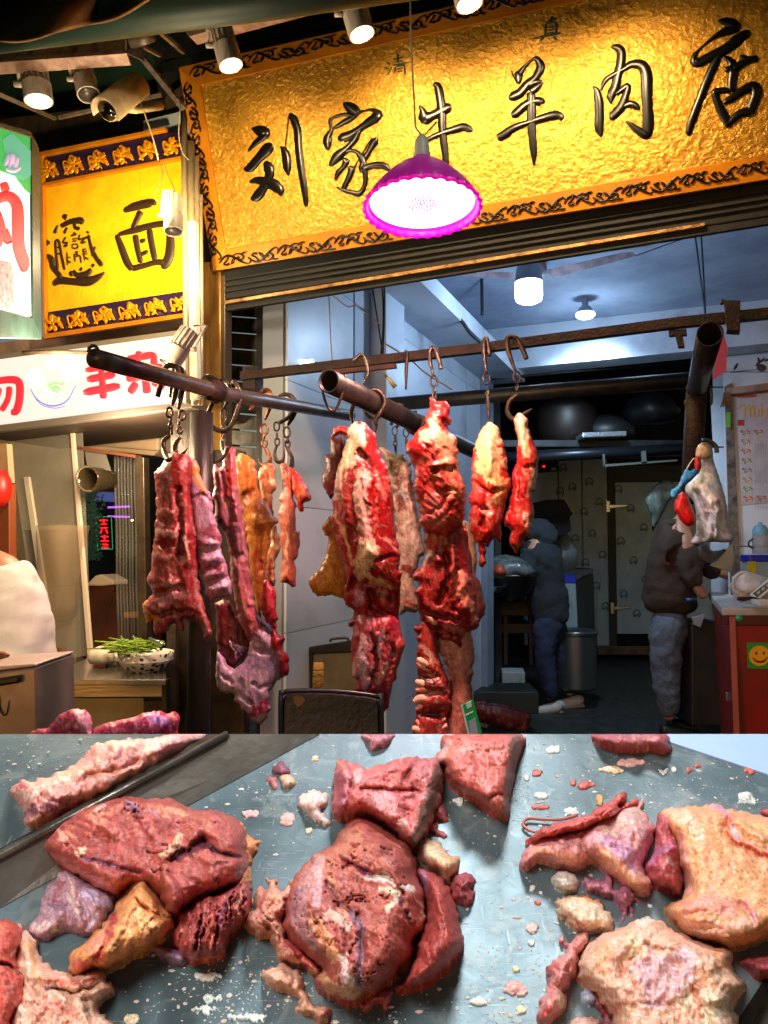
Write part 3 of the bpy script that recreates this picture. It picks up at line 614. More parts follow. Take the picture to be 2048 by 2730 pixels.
mk('printed_photo', *slab(QP, cs(kS, (-140, 220), (95, 280), (115, 632), (-140, 560)), .001, .004), M('print_meat_photo', '#c890a0', .5, 0, '#4a5a6c', 70, emit='#7a5a68', es=.25), hb, smooth=False)
for c4 in ([(84, 362), (105, 394), (112, 906), (88, 850)], [(-120, 792), (88, 848), (112, 905), (-120, 900)], [(-120, 285), (84, 352), (105, 394), (84, 368), (-120, 303)]):
    mk('frame', *ngon(QP, c4, .09, .006), M('teal_alu', '#22403f', .35, .3, '#36504e', 8), hb, smooth=False, bevel=.003)
# ================================================================== PIPES AND POSTS
def T(o, label, cat, group=None, kind=None): return tag(o, label, cat, group, kind)
# front post with pipe A
T(mk('steel_post', *tube([P(538, 1120 - 20, 2.1), P(534, 1456, 2.1), Vector((P(534, 1456, 2.1).x, 2.1, 0))], .031, 20), pipe_mat), 'thick dark round steel post holding the front left meat rail', 'post')
pa = root('meat_rail', 'grey steel pipe rail with eyelet end, resting on the dark front post', 'rail', P(534, 1045, 2.1))
mk('pipe', *tube([P(252, 955, 1.62), P(420, 1000, 1.85), P(600, 1050, 2.15), P(935, 1108, 2.95)], .021, 16), M('pipe_grey', '#6a6058', .35, .7, '#4a4038', 14, .15, 100), pa)
mk('end_eyelet', *ring(P(249, 933, 1.62), .009, .004, (.2, -1, 0)), pipe_mat, pa)
mk('collar', *tube([P(548, 1036, 2.07), P(585, 1046, 2.12)], .029, 16), rust_iron, pa)
T(mk('square_bar', *tube([P(645, 1003, 2.75), P(1282, 929, 2.5), P(1810, 861, 2.28), P(2090, 832, 2.2)], .021, 4), rust_iron, smooth=False), 'long rusty square bar running across the shop opening', 'rail')
T(mk('bar_clamp', *join([slab(Plane(P(1950, 830, 2.2), Nf), [(1930, 800), (1974, 800), (1974, 882), (1938, 880)], .05, .03), slab(Plane(P(1950, 830, 2.2), Nf), [(1920, 1090 - 280), (1938, 806), (1938, 800), (1924, 796)], .02, .02)]), rust_iron, smooth=False, bevel=.002), 'rusty clamp wrapped round the square bar at its right end', 'clamp')
T(mk('bar_bracket', *join([slab(Plane(P(1780, 880, 2.3), Nf), [(1782, 880), (1830, 876), (1832, 893), (1784, 896)], .02, .02), slab(Plane(P(1780, 880, 2.3), Nf), [(1800, 893), (1820, 892), (1826, 925), (1808, 926)], .02, .02)]), rust_iron, smooth=False, bevel=.002), 'small rusty bracket hanging under the square bar', 'bracket')
T(mk('bar_block', *slab(Plane(P(655, 1000, 2.78), Nf), [(646, 975), (680, 975), (680, 1035), (646, 1035)], .06, .02), rust_iron, smooth=False, bevel=.003), 'rusty iron block at the left end of the square bar', 'bracket')
T(mk('short_strip', *slab(Plane(P(900, 980, 2.62), Nf), [(858, 988), (1052, 968), (1054, 980), (858, 1000)], .02, .025), M('rust_red', '#4a1f18', .6, .3, '#2a1512', 20), smooth=False, bevel=.001), 'rust red metal strip fixed under the square bar', 'strip')
pb = root('hollow_pipe', 'thick dark pipe with open end pointing to the street, hooks hanging from it', 'pipe', P(875, 1020, 1.95))
mk('pipe', *hollow(P(877, 1016, 1.95), P(1330, 1235, 3.7), .0305, .004, 28), pipe_mat, pb)
mk('coupling', *tube([P(1105, 1130, 2.55), P(1150, 1150, 2.67)], .037, 20), rust_iron, pb)
T(mk('cross_pipe', *tube([P(1020, 1080, 3.4), P(1500, 1040, 3.1), P(1860, 1012, 2.9)], .031, 16), pipe_mat), 'long dark pipe crossing behind the hanging meat under the beam', 'pipe')
pc = root('leaning_pipe', 'thick open ended pipe at the right running back into the shop', 'pipe', P(1893, 890, 2.0))
mk('pipe', *hollow(P(1893, 890, 2.0), P(1858, 1035, 2.75), .0335, .004, 28), pipe_mat, pc)
mk('lower_post', *tube([P(1858, 1030, 2.75), P(1845, 1250, 2.9), P(1840, 1330, 3.0)], .036, 14), rust_iron, pc)
mk('wire_wrap', *ring(P(1866, 1040, 2.72), .04, .003, (0, .2, 1)), hookm, pc)
# dark frame at left of shop
dfr = root('door_frame', 'dark steel door frame between the noodle stall and the butcher shop', 'frame', FP.at(480, 1950))
DF = Plane(FP.at(480, 1500, .12), Nf)
mk('jamb', *slab(DF, [(452, 1080), (530, 1080), (530, 1975), (468, 1975)], .08), M('brown_black', '#231a15', .4, .4, '#3a2c22', 8, .2, 60), dfr, smooth=False, bevel=.004)
mk('edge_trim', *slab(DF, [(443, 1600), (468, 1600), (468, 1975), (445, 1975)], .04, .02), M('dull_steel', '#6b6058', .35, .7, '#4a4038', 8), dfr, smooth=False, bevel=.002)
mk('side_post', *slab(DF, [(560, 1200), (640, 1200), (650, 1975), (560, 1975)], .05, -.04), MATS['brown_black'], dfr, smooth=False, bevel=.004)
# pillar with conduits
pl = root('conduit_bundle', 'bundle of pale pipes and conduits climbing the pillar between the two signs', 'pipes', FP.at(520, 1100, .2))
bm2 = M('alu_conduit', '#c8b89a', .28, .5, '#8a7658', 10, .1, 60, stretch=(1, 1, .2))
for u0, v0, u1, v1, r in [(508, 380, 522, 1080, .016), (524, 420, 534, 1080, .010), (490, 260, 500, 1075, .013), (536, 520, 541, 1080, .007)]:
    mk('conduit', *tube([FP.at(u0, v0, .2), FP.at(u1, v1, .2)], r, 12), bm2, pl)
wp = T(mk('pillar_cover', *slab(Plane(FP.at(510, 800, .22), Nf), [(500, 590), (518, 586), (526, 1060), (506, 1066)], .03, .02), M('white_cover', '#efe6d2', .35, 0, '#cfc0a0', 6), smooth=False, bevel=.003), 'white strip cover on the pillar, brightly lit by the stall lamps', 'cover')
T(mk('dark_pillar', *slab(FP, [(440, 260), (500, 215), (545, 740), (500, 1080)], .2, -.02), M('dark_pillar', '#231815', .7, 0, '#3a2a20', 6, .3, 30), smooth=False), 'dark brown pillar behind the conduits left of the golden sign', 'pillar')

# ================================================================== CANOPY
steel = M('galv_steel', '#7d7268', .4, .5, '#5a4c40', 12, .25, 60)
green = M('green_canopy', '#122a22', .65, 0, '#1c3a2c', 3, .2, 20)
tan = M('tan_tarpaulin', '#6e4a28', .75, 0, '#8a6238', 2.4, .4, 12)
# canopy skin over everything
cn = mk('canopy', [P(-900, -250, 1.2), P(2900, -900, 1.0), P(2900, -620, 3.4), P(-900, 260, 4.6)], [(0, 1, 2, 3)], green, smooth=False); tag(cn, 'dark green canopy sheet over the stalls', 'canopy')
cb = T(mk('green_sheet', *ngon(FP, [(-200, 60), (480, 60), (480, 330), (100, 395), (-200, 450)], .03, -.3), green, smooth=False), 'dark green sheet behind the lamps above the noodle shop sign', 'canopy')
T(mk('dark_fascia', *slab(FP, [(-100, 330), (460, 262), (460, 345), (-100, 425)], .05, -.08), M('fascia', '#1c1310', .6, 0, '#3a2a20', 9, .2, 50), smooth=False), 'dark fascia board right above the yellow noodle sign', 'fascia')
uw = mk('upper_wall', *slab(FP, [(380, -80), (2300, -900), (2300, -240), (430, 300)], .1, -.1), M('upper_wall_grout', '#0e0e12', .7), smooth=False); tag(uw, kind='structure')
UP = Plane(FP.at(1000, 60, -.09), Nf)
for r in range(7):
    for c in range(11):
        u0 = 430 + c * 84 + (r % 2) * 42; v0 = 30 + r * 34 - (u0 - 430) * .2
        if v0 > 200 - (u0 - 476) * .24: continue
        o_ = mk('wall_brick', *slab(UP, [(u0, v0), (u0 + 81, v0 - 16.5), (u0 + 81, v0 + 14.5), (u0, v0 + 31)], .01), M('dark_glazed_brick', '#15161c', .35, 0, '#20222a', 9), uw, smooth=False)
# tarpaulin draped upper left (wavy sheet)
Vt, Ft = [], []
for j in range(14):
    for i in range(40):
        u = -80 + i * 14.5; f = j / 13
        vb = 112 - .00058 * max(u - 60, 0) ** 2 * 1 - .1 * u + 8 * math.sin(u / 40)
        v = -90 + (vb + 90) * f
        Vt.append(P(u, v, 2.0 + .12 * math.sin(u / 55 + f * 3) + .25 * (1 - f)))
for j in range(13):
    for i in range(39): Ft.append((j * 40 + i, j * 40 + i + 1, (j + 1) * 40 + i + 1, (j + 1) * 40 + i))
tp = mk('tarpaulin', Vt, Ft, tan); tp.modifiers.new('solid', 'SOLIDIFY').thickness = .006
T(tp, 'brown tarpaulin sagging in folds at the top left corner', 'tarpaulin')
T(mk('awning_roller', *tube([P(-150, 95, 2.2), P(700, -10, 2.15), P(1150, -75, 2.1)], .062, 18), M('awning_green', '#14382c', .5, 0, '#0c241c', 3)), 'thick dark green rolled awning tube across the top', 'awning')
cm = root('lamp_track', 'soot stained pale metal rail carrying the lamps above the noodle shop', 'rail', P(150, 140, 2.5))
CPn = Plane(P(150, 140, 2.5), (0, -1, .2))
mk('rail_web', *slab(CPn, cs(kN, (-60, 290), (790, 235), (790, 318), (-60, 372)), .02), worn_white, cm, smooth=False, bevel=.002)
mk('rail_flange', *slab(CPn, cs(kN, (-60, 370), (800, 312), (800, 338), (-60, 398)), .05, .02), M('pink_metal', '#b09080', .4, .2, '#8a6a58', 20, .2, 60), cm, smooth=False, bevel=.002)
T(mk('channel_beam', *slab(Plane(P(700, 60, 2.55), Nf), [(470, 50), (1000, -70), (1000, -35), (505, 98)], .05), MATS['pink_metal'], smooth=False, bevel=.003), 'pinkish steel channel behind the lamps at the top', 'beam')
def strut(pts, Y0, Y1, r, label, name='strut'):
    n = len(pts); T(mk(name, *tube([P(*p, Y0 + (Y1 - Y0) * i / (n - 1)) for i, p in enumerate(pts)], r, 4), steel, smooth=False), label, 'strut', 'canopy struts')
strut(cs(kN, (780, 110), (850, 300), (1165, 690)), 2.3, 2.5, .012, 'long bent steel canopy arm running down to the golden sign')
strut(cs(kN, (985, 175), (1160, 330)), 2.5, 2.7, .01, 'short diagonal strut right of the canopy arm joint')
strut(cs(kN, (900, 290), (1010, 350)), 2.4, 2.6, .008, 'short stub strut behind the canopy arm')
strut(cs(kN, (-20, 590), (350, 750)), 2.9, 3.2, .009, 'thin diagonal strut at the left under the lamps')
strut(cs(kN, (370, 745), (1020, 600)), 3.2, 3.2, .009, 'thin horizontal strut above the fascia')
sg_ = root('pivot_joint', 'pair of stubby steel pivot cylinders of the awning arm', 'joint', P(330, 45, 2.25))
mk('cylinder', *tube([P(302, 52, 2.26), P(358, 40, 2.24)], .014, 16), steel, sg_); mk('cylinder', *tube([P(355, 110, 2.35), P(402, 92, 2.3)], .021, 16), steel, sg_)
mk('plate', *slab(Plane(P(380, 130, 2.35), Nf), cs(kN, (790, 330), (850, 290), (900, 300), (900, 380), (850, 350))[:4], .01), steel, sg_, smooth=False)

# ================================================================== TRACK LAMPS
lit_face = M('lamp_lit_face', '#fff4d8', .4, emit='#ffe2a0', es=9)
dead = M('lamp_face', '#4a443a', .3)
def can(base, tip, Y, r, lit, label, spot=None, mat=worn_white, energy=0, yoke=1, angle=80):
    a, b = P(*base, Y), P(*tip, Y - .03 if spot is None else Y); rt = root('track_lamp', label, 'lamp', a, 'cylindrical track lamps')
    d = (b - a); L = d.length; d.normalize()
    mk('housing', *lathe([(0, 0), (r * .72, 0), (r * .74, L * .02), (r * .8, L * .5), (r, L * .56), (r * 1.0, L), (r * .9, L), (r * .86, L * .93), (0, L * .93)], a, d, 28), mat, rt, sharp=35)
    n = d.orthogonal().normalized(); m = d.cross(n)
    for i in range(14):
        an = 2 * math.pi * i / 14; q = n * math.cos(an) + m * math.sin(an)
        mk('cooling_fin', *box(a + d * L * .27 + q * r * .82, q * r * .11, d * L * .25, d.cross(q) * r * .035), mat, rt, smooth=False)
    mk('lens', *lathe([(0, 0), (r * .86, 0), (r * .86, .003), (0, .003)], a + d * L * .95, d, 28), lit_face if lit else dead, rt)
    s = Vector((-1, 0, 0)) * yoke
    mk('yoke', *tube([a - d * .02, a - d * .02 + s * r * 1.1, a + d * L * .55 + s * r * 1.25], r * .16, 6), mat, rt)
    mk('pivot_knob', *tube([a + d * L * .55 + s * r * 1.0, a + d * L * .55 + s * r * 1.6], r * .22, 10), mat, rt)
    if energy: lamp('lamp_light', 'SPOT', b + d * .01, energy, (1, .7, .36), .05, spot, angle, 1)
    return rt
WARM = 54
can(kN(1385, 130), kN(1460, 415), 2.42, .0395, 1, 'dusty white track lamp at the left corner of the golden sign', SG.at(720, 640), energy=WARM, angle=125)
can((930, -30), (965, 92), 2.34, .042, 1, 'white track lamp at the top centre shining on the golden sign', SG.at(1090, 480), energy=WARM, angle=125)
can((1225, -110), (1252, 12), 2.2, .042, 1, 'white track lamp cut by the top edge, only its lit rim showing', SG.at(1390, 520), energy=WARM, angle=128)
can((1560, -150), (1580, -40), 2.1, .042, 1, 'track lamp above the frame beyond the cut off one', SG.at(1660, 430), energy=WARM, angle=128)
can(kN(215, 400), kN(245, 640), 2.55, .047, 1, 'black topped track lamp glowing at the far left', P(200, 700, 3.4), energy=30, mat=worn_white, angle=75)
can(kN(510, 380), kN(560, 600), 2.6, .038, 0, 'dark unlit track lamp hanging next to the security camera', mat=worn_white)
can((463, 612 - 90), (463, 618), 2.62, .032, 0, 'white ribbed lamp hanging by the noodle sign character', mat=white_plastic)
can((508, 882), (448, 972), 2.45, .036, 0, 'beige ribbed lamp tilted down above the meat rail', mat=worn_white, yoke=-1)
lamp('lamp_light', 'SPOT', P(400, 560, 2.5), 95, (1, .74, .3), .03, NP.at(300, 650), 110, .8)
lamp('lamp_light', 'SPOT', P(440, 985, 2.4), 14, (1, .8, .55), .03, P(500, 1400, 2.3), 90, .8)
lamp('lamp_light', 'POINT', FP.at(500, 700, .34), 6, (1, .82, .55), .03)
# wires near lamp
wire = M('wire', '#4a3c30', .5); wirew = M('pale_wire', '#b0a080', .5)
def cord(pts, Y, r, label, mat=wire, cat='wire', group='loose wires', name='wire', sm=5):
    return T(mk(name, *tube([P(p[0], p[1], p[2] if len(p) > 2 else Y) for p in pts], r, 6, smooth=sm), mat), label, cat, group)
cord(cs(kN, (860, 570), (960, 850), (1000, 1010)), 2.75, .003, 'pale wire running down from the security camera', wirew)
cord(cs(kN, (1005, 1010), (1030, 1110), (980, 1220), (985, 1260), (1040, 1300)), 2.7, .0016, 'thin looping wire in front of the yellow sign')
cord(cs(kN, (1040, 1040), (1060, 1100), (1100, 1190), (1095, 1240)), 2.68, .0016, 'thin wire to the white ribbed lamp')
cord(cs(kN, (1135, 690), (1130, 850), (1150, 960), (1190, 1010)), 2.6, .002, 'pale cable bending along the pillar', wirew)
cord(cs(kN, (590, 350), (680, 385), (750, 350)), 2.55, .002, 'thin wire drooping under the lamp rail', wirew)
# security camera
sc = root('security_camera', 'cream bullet security camera with sun hood above the yellow sign', 'camera', P(315, 265, 2.7))
a, b = P(*kN(850, 560), 2.72), P(*kN(690, 690), 2.62); d = (b - a).normalized(); up = Vector((.3, 0, 1)); up = (up - d * up.dot(d)).normalized(); sd_ = d.cross(up)
cream = M('cream_plastic', '#d8c49a', .4, 0, '#b8a078', 14)
mk('body', *tube([a - d * .01, a, b, b + d * .012], [.026, .04, .041, .038], 22), cream, sc, sharp=40)
hv, hf = [], []
for s_, rr_ in ((a - d * .02, .046), (b + d * .03, .049)):
    for q_ in range(15): an = math.pi * (q_ / 14 * 1.25 - .125); hv.append(s_ + (sd_ * math.cos(an) + up * math.sin(an)) * rr_)
hf = [(q_, q_ + 1, q_ + 16, q_ + 15) for q_ in range(14)]
o = mk('hood', hv, hf, cream, sc); o.modifiers.new('solid', 'SOLIDIFY').thickness = .004
mk('lens_window', *tube([b + d * .012, b + d * .016], .034, 20), M('camera_glass', '#0a0806', .1), sc)
mk('mounting_arm', *tube([P(*kN(800, 690), 2.7), P(*kN(860, 700), 2.72), P(*kN(1020, 670), 2.85)], [.012, .01, .014], 10), cream, sc)

# pink pendant lamp
pk = root('pendant_lamp', 'glowing magenta pendant lamp with scalloped shade hanging before the golden sign', 'lamp', P(1125, 560, 1.75))
PC = P(1126, 545, 1.75); tl = Vector((.0, .08, 1)).normalized()
shade_m = bpy.data.materials.new('pink_shade'); shade_m.use_nodes = True; b_ = shade_m.node_tree.nodes['Principled BSDF']
b_.inputs['Base Color'].default_value = (*lin('#a02090'), 1); b_.inputs['Roughness'].default_value = .4; b_.inputs['Emission Color'].default_value = (.9, .0, .7, 1); b_.inputs['Emission Strength'].default_value = .1
R0 = .132
wob = lambda j, an: (1 + .028 * math.cos(an * 30)) if j in (0, 11) else 1
prof = [(R0 * 1.02, -.006), (R0, .0), (R0 * .92, .018), (R0 * .79, .04), (R0 * .62, .064), (R0 * .45, .084), (R0 * .31, .097), (R0 * .22, .105), (R0 * .18, .109), (R0 * .17, .112), (R0 * .15, .112)]
Vv, Ff = lathe(prof + [(R0 * .2, .09), (R0 * .4, .066), (R0 * .73, .028), (R0 * .98, -.004)], PC, tl, 150, wob)
mk('shade', Vv, Ff, shade_m, pk)
mk('scalloped_rim', *lathe([(R0 * .99, .0), (R0 * 1.03, -.008), (R0 * 1.02, -.015), (R0 * .975, -.01), (R0 * .96, .0)], PC, tl, 180, lambda j, an: 1 + (.03 * math.cos(an * 30) if 1 <= j <= 2 else 0)), M('rim_glow', '#e0109a', .4, emit=(1, 0, .62), es=.5), pk)
mk('led_disc', *lathe([(0, 0), (R0 * .93, 0), (R0 * .94, .006), (0, .006)], PC + tl * .004, tl, 48), M('led_white', '#ffffff', .3, emit='#fff0ff', es=4), pk)
led = M('led_chip', '#ff60d0', .3, emit='#f040c0', es=.6)
n_ = tl.orthogonal().normalized(); m_ = tl.cross(n_); Vs, Fs = [], []
for i in range(64):
    rr = .034 * math.sqrt(i / 64); an = i * 2.4; c = PC + (n_ * math.cos(an) + m_ * math.sin(an)) * rr - tl * .0005
    v, f = box(c, n_ * .0019, m_ * .0019, tl * .001); k0 = len(Vs); Vs += v; Fs += [[x + k0 for x in y] for y in f]
o = mk('led_chips', Vs, Fs, led, pk, smooth=False); o['kind'] = 'stuff'
mk('socket', *lathe([(0, .172), (.007, .172), (.012, .165), (.0165, .153), (.018, .138), (.018, .126), (.0205, .124), (.02, .108), (.017, .108)], PC, tl, 24), M('socket_white', '#b8c8c4', .35), pk, sharp=40)
mk('red_collar', *lathe([(.0205, .112), (.0225, .107), (.0225, .1), (.019, .098)], PC, tl, 24), M('red_plastic', '#8a1418', .4), pk)
mk('cord', *tube([PC + tl * .17, P(1108, 340, 1.72), P(1096, 120, 1.72), P(1092, -120, 1.72)], .0022, 6), wirew, pk)
lamp('pendant_light', 'SPOT', PC - tl * .012, 175, (1, .52, .42), .09, P(1080, 1500, 2.2), 125, .5)
lamp('pendant_glow', 'POINT', PC - tl * .05, 1.6, (.8, .05, 1), .06)

# ================================================================== INSIDE THE SHOP
led_w = M('bulb_lit', '#ffffff', .4, emit='#d8ecff', es=14)
bl = root('ceiling_bulb', 'big glowing white LED bulb hanging under the shop ceiling fan', 'lamp', P(1410, 770, 4.3))
BC = P(1410, 808, 4.3)
mk('diffuser', *lathe([(0, 0), (.05, .003), (.072, .015), (.078, .04), (.077, .118), (.0, .118)], BC, (0, 0, 1), 28), led_w, bl)
mk('housing', *lathe([(.078, .118), (.077, .13), (.07, .19), (.06, .22), (.03, .235), (.022, .28), (0, .28)], BC, (0, 0, 1), 28), M('bulb_body', '#7c8490', .4), bl, sharp=40)
mk('rod', *tube([BC + Vector((0, 0, .27)), BC + Vector((0, 0, .42))], .02, 10), MATS['bulb_body'], bl)
lamp('bulb_light', 'POINT', BC - Vector((0, 0, .1)), 24, (.5, .72, 1), .07)
b2 = root('small_bulb', 'small round bulb hanging on a black cord, right of the big bulb', 'lamp', P(1560, 860, 5.4))
C2 = P(1561, 848, 5.4)
mk('diffuser', *lathe([(0, 0), (.05, .002), (.066, .016), (.064, .035), (0, .035)], C2, (0, 0, 1), 24), led_w, b2)
mk('housing', *lathe([(.064, .036), (.04, .075), (.022, .09), (.022, .13), (.026, .15), (.02, .17), (0, .172)], C2, (0, 0, 1), 24), MATS['bulb_body'], b2)
mk('cord', *tube([C2 + Vector((0, 0, .17)), P(1553, 740, 5.4), P(1552, 690, 5.4)], .006, 6, smooth=4), wire, b2)
lamp('bulb_light', 'POINT', C2 - Vector((0, 0, .3)), 12, (.55, .78, 1), .05)
lamp('bulb_light', 'SPOT', C2 - Vector((0, 0, .05)), 150, (.6, .82, 1), .06, P(1640, 1800, 8), 100, .9)
lamp('room_fill_light', 'POINT', S3(1.6, .9, 2.75), 7, (.5, .72, 1), .12)  # fill without a fixture, brightens the shop walls
fan = root('ceiling_fan', 'dusty old ceiling fan with long blades behind the bulb', 'fan', P(1420, 740, 4.5))
fb = M('fan_blade', '#8a7a80', .5, 0, '#5a4c50', 8)
FPn = Plane(P(1420, 740, 4.5), (-.1, -1, -.25))
mk('blade', *ngon(FPn, cs(kV, (490, 238), (900, 142), (955, 140), (972, 160), (700, 235), (545, 275)), .012), fb, fan, smooth=False)
mk('blade', *ngon(FPn, cs(kV, (-120, 222), (330, 248), (335, 278), (0, 262), (-120, 248)), .012), fb, fan, smooth=False)
mk('motor', *lathe([(0, 0), (.06, 0), (.075, .03), (.07, .08), (.0, .09)], P(1425, 735, 4.6), (0, 0, 1), 24), fb, fan)
blk = M('black_cable', '#0c0e14', .5)
cord(cs(kV, (-110, -55 + 20), (-30, 60), (30, 130), (70, 170), (120, 215), (165, 260), (165, 300), (168, 470)), 5.0, .011, 'thick black cable running down the left wall corner', blk)
cord(cs(kU, (1230, 305), (1300, 370), (1365, 410), (1420, 500), (1500, 560), (1560, 640), (1620, 690)), 4.6, .012, 'thick black cable snaking along the white ceiling edge', blk)
for i, (p, lb_) in enumerate([([(976, 340), (1020, 620), (1060, 900)], 'thin dark hanging wire, left of the pair'), ([(1036, 335), (1045, 560), (1030, 760)], 'first thin wire of the hanging pair'), ([(1050, 335), (1050, 560), (1040, 840)], 'second thin wire of the hanging pair')]):
    cord(cs(kU, *p), 3.4, .0035, lb_, blk)
cord(cs(kU, (722, 390), (730, 560), (740, 760), (765, 1000)), 3.3, .003, 'pale string hanging down the white wall', wirew)
cord(cs(kU, (722, 395), (830, 480), (890, 480), (1030, 590)), 3.3, .003, 'pale string strung across the pilaster', wirew)
cord(cs(kU, (1040, 690), (1200, 790), (1290, 870), (1450, 970)), 3.6, .004, 'frayed string sagging behind the hooks', wirew)
cord(cs(kV, (1278, 50), (1310, 300), (1330, 460)), 4.0, .0045, 'thin dark wire beside the right wall', blk)
cord(cs(kV, (1308, 25), (1322, 250), (1332, 460)), 4.0, .0045, 'second thin dark wire beside the right wall', blk)
cord(cs(kV, (970, 160), (1150, 95), (1300, 45)), 4.2, .003, 'thin string tied to the fan blade', blk)
sc_ = T(mk('screwdriver', *join([tube([P(*kU(1070, 900), 3.1), P(*kU(1115, 955), 3.1)], [.007, .011], 8), tube([P(*kU(1045, 850), 3.1), P(*kU(1072, 902), 3.1)], .003, 6)]), M('yellow_handle', '#8a7a50', .4)), 'small tool with yellow handle hung on the string behind the square bar', 'tool')
# lamp reflection on the left wall, built as a small glowing block
T(mk('lamp_reflection', *join([box(FP.at(818, 968, -.3), Tv * .032, Rv * .01, (0, 0, .014))]), M('wl', '#ffffff', .3, emit='#c8e4ff', es=6), smooth=False, bevel=.004), 'small bright rectangular lamp reflection on the white left wall, built as a glowing block', 'lamp')
# store back: cold room panels
crd = root('cold_room', 'grey green cold room wall and door printed all over with round marks', 'cold room', P(1600, 1728, 10.0))
cg = M('cold_room_panel', '#b4d0e8', .5, 0, '#98b8d4', 2.5, .05, 20)
for u0, u1, v0, v1 in [(1392, 1486, 1228, 1720), (1489, 1549, 1222, 1720), (1552, 1618, 1224, 1722), (1640, 1900, 1286, 1690)]:
    mk('panel', *slab(DP, [(u0, v0), (u1, v0 - 2), (u1 + 8, v1), (u0 + 6, v1)], .05), cg, crd, smooth=False, bevel=.006)
mk('door_frame', *ngon(DP, [(1620, 1240), (1900, 1240), (1900, 1284), (1636, 1284), (1646, 1722), (1626, 1722)], .05, .02), M('frame_dark', '#1d2728', .5), crd, smooth=False)
mk('threshold', *slab(DP, [(1590, 1722), (1900, 1722), (1900, 1745), (1595, 1745)], .2, .05), MATS['dull_steel'], crd, smooth=False)
mark = M('print_dark', '#4c6470', .6)
for x, y in [(755, 410), (878, 372), (1090, 425), (665, 440), (690, 270), (1180, 565), (950, 520), (1275, 705), (900, 750), (775, 785), (1108, 805), (1200, 945), (975, 905), (930, 1130), (1130, 1190), (1290, 1080), (995, 1280), (1225, 1330), (840, 590), (850, 960)]:
    u, v = kR(x, y); st = [[(u + 9 * math.cos(a), v + 12 * math.sin(a), 2.6) for a in [2.4 + .6 * i for i in range(9)]], [(u - 5, v + 7, 2), (u - 4, v + 1, 2), (u, v + 5, 2), (u + 4, v - 1, 2), (u + 5, v + 6, 2)]]
    mk('printed_mark', *brush(DP, lambda x, y: (x, y), st, .002, .008, 3, flat=True), mark, crd)
chrome = M('chrome', '#c8ccd0', .2, .9)
for x, y in ((1000, 545), (1030, 1285)):
    rt_ = mk('door_hinge', *slab(DP, cs(kR, (x + 25, y - 12), (x + 150, y - 12), (x + 165, y), (x + 30, y + 18)), .03, .05), chrome, crd, smooth=False, bevel=.006)
    mk('hinge_plate', *slab(DP, cs(kR, (x, y - 40), (x + 28, y - 40), (x + 30, y + 45), (x + 4, y + 45)), .03, .04), chrome, rt_, smooth=False, bevel=.006)
# shelf above
shf = root('high_shelf', 'dark high shelf with round pipe front crowded with pots under the beam', 'shelf', P(1550, 1180, 6.8))
dmet = M('dark_metal', '#14171b', .45, .4, '#20242a', 8)
mk('shelf_board', *box(P(1600, 1196, 6.9), (1.4, 0, 0), (0, .35, 0), (0, 0, .03)), dmet, shf, smooth=False, bevel=.005)
mk('front_pipe', *tube([P(1320, 1222, 6.5), P(1860, 1196, 6.5)], .05, 12), M('shelf_pipe', '#1d232c', .35, .5), shf)
mk('upper_rail', *tube([P(1310, 1010, 6.2), P(1880, 960, 6.2)], .012, 8), dmet, shf)
mk('bracket', *slab(Plane(P(1700, 1230, 6.4), (0, -1, 0)), cs(kR, (1258, 145), (1290, 142), (1295, 235), (1262, 238)), .02), M('bracket_grey', '#4a5250', .5), shf, smooth=False)
mk('lower_bar', *slab(Plane(P(1700, 1230, 6.4), (0, -1, 0)), cs(kR, (985, 240), (1520, 205), (1520, 216), (990, 258)), .02), MATS['bracket_grey'], shf, smooth=False)
mk('lower_bar_end', *slab(Plane(P(1700, 1230, 6.4), (0, -1, 0)), cs(kR, (975, 165), (990, 165), (992, 255), (982, 255)), .02), MATS['bracket_grey'], shf, smooth=False)
pot = M('dull_pot', '#2a2422', .45, .3, '#1a1614', 8)
T(mk('big_pot', *lathe([(0, 0), (.22, 0), (.27, .08), (.27, .3), (.25, .34), (.12, .42), (.03, .43), (0, .44)], P(1510, 1185, 6.9), (0, 0, 1), 28), M('pot_brown', '#180f0d', .5, .2), sharp=40), 'large dark brown pot at the left of the high shelf', 'pot')
T(mk('covered_dish', *lathe([(0, 0), (.2, 0), (.25, .05), (.25, .12), (.16, .2), (0, .26)], P(1615, 1178, 6.9), (0, 0, 1), 28), M('pot_grey', '#16181b', .5, .2)), 'grey domed dish on the high shelf right of the brown pot', 'dish')
T(mk('plastic_bundle', *lathe([(0, 0), (.2, .02), (.24, .1), (.2, .2), (.1, .27), (0, .3)], P(1735, 1130, 6.95), (0, 0, 1), 20, lambda j, a: 1 + .12 * math.sin(a * 5 + j)), M('bundle_grey', '#161a1f', .5)), 'crumpled grey plastic bundle on the high shelf', 'bundle')
T(mk('foil_tray', *box(P(1602, 1163, 6.5), (.19, .02, .01), (0, .12, 0), (0, 0, .022)), M('foil', '#aab4c0', .3, .8, bump=.6, bs=60), smooth=False, bevel=.008), 'shiny foil tray lying flat at the front of the high shelf', 'tray')
T(mk('light_switch', *join([slab(Plane(P(1460, 1245, 8.5), (0, -1, 0)), cs(kR, (510, 215), (655, 200), (655, 290), (515, 300)), .05)]), dmet, smooth=False, bevel=.005), 'dark control box with red light on the cold room wall', 'control box')
o = T(mk('indicator', *slab(Plane(P(1460, 1245, 8.44), (0, -1, 0)), cs(kR, (538, 248), (556, 247), (556, 262), (539, 262)), .01), M('ind_red', '#ff3020', .4, emit='#ff2a18', es=1.5), smooth=False), 'small red indicator light on the dark control box', 'indicator light')
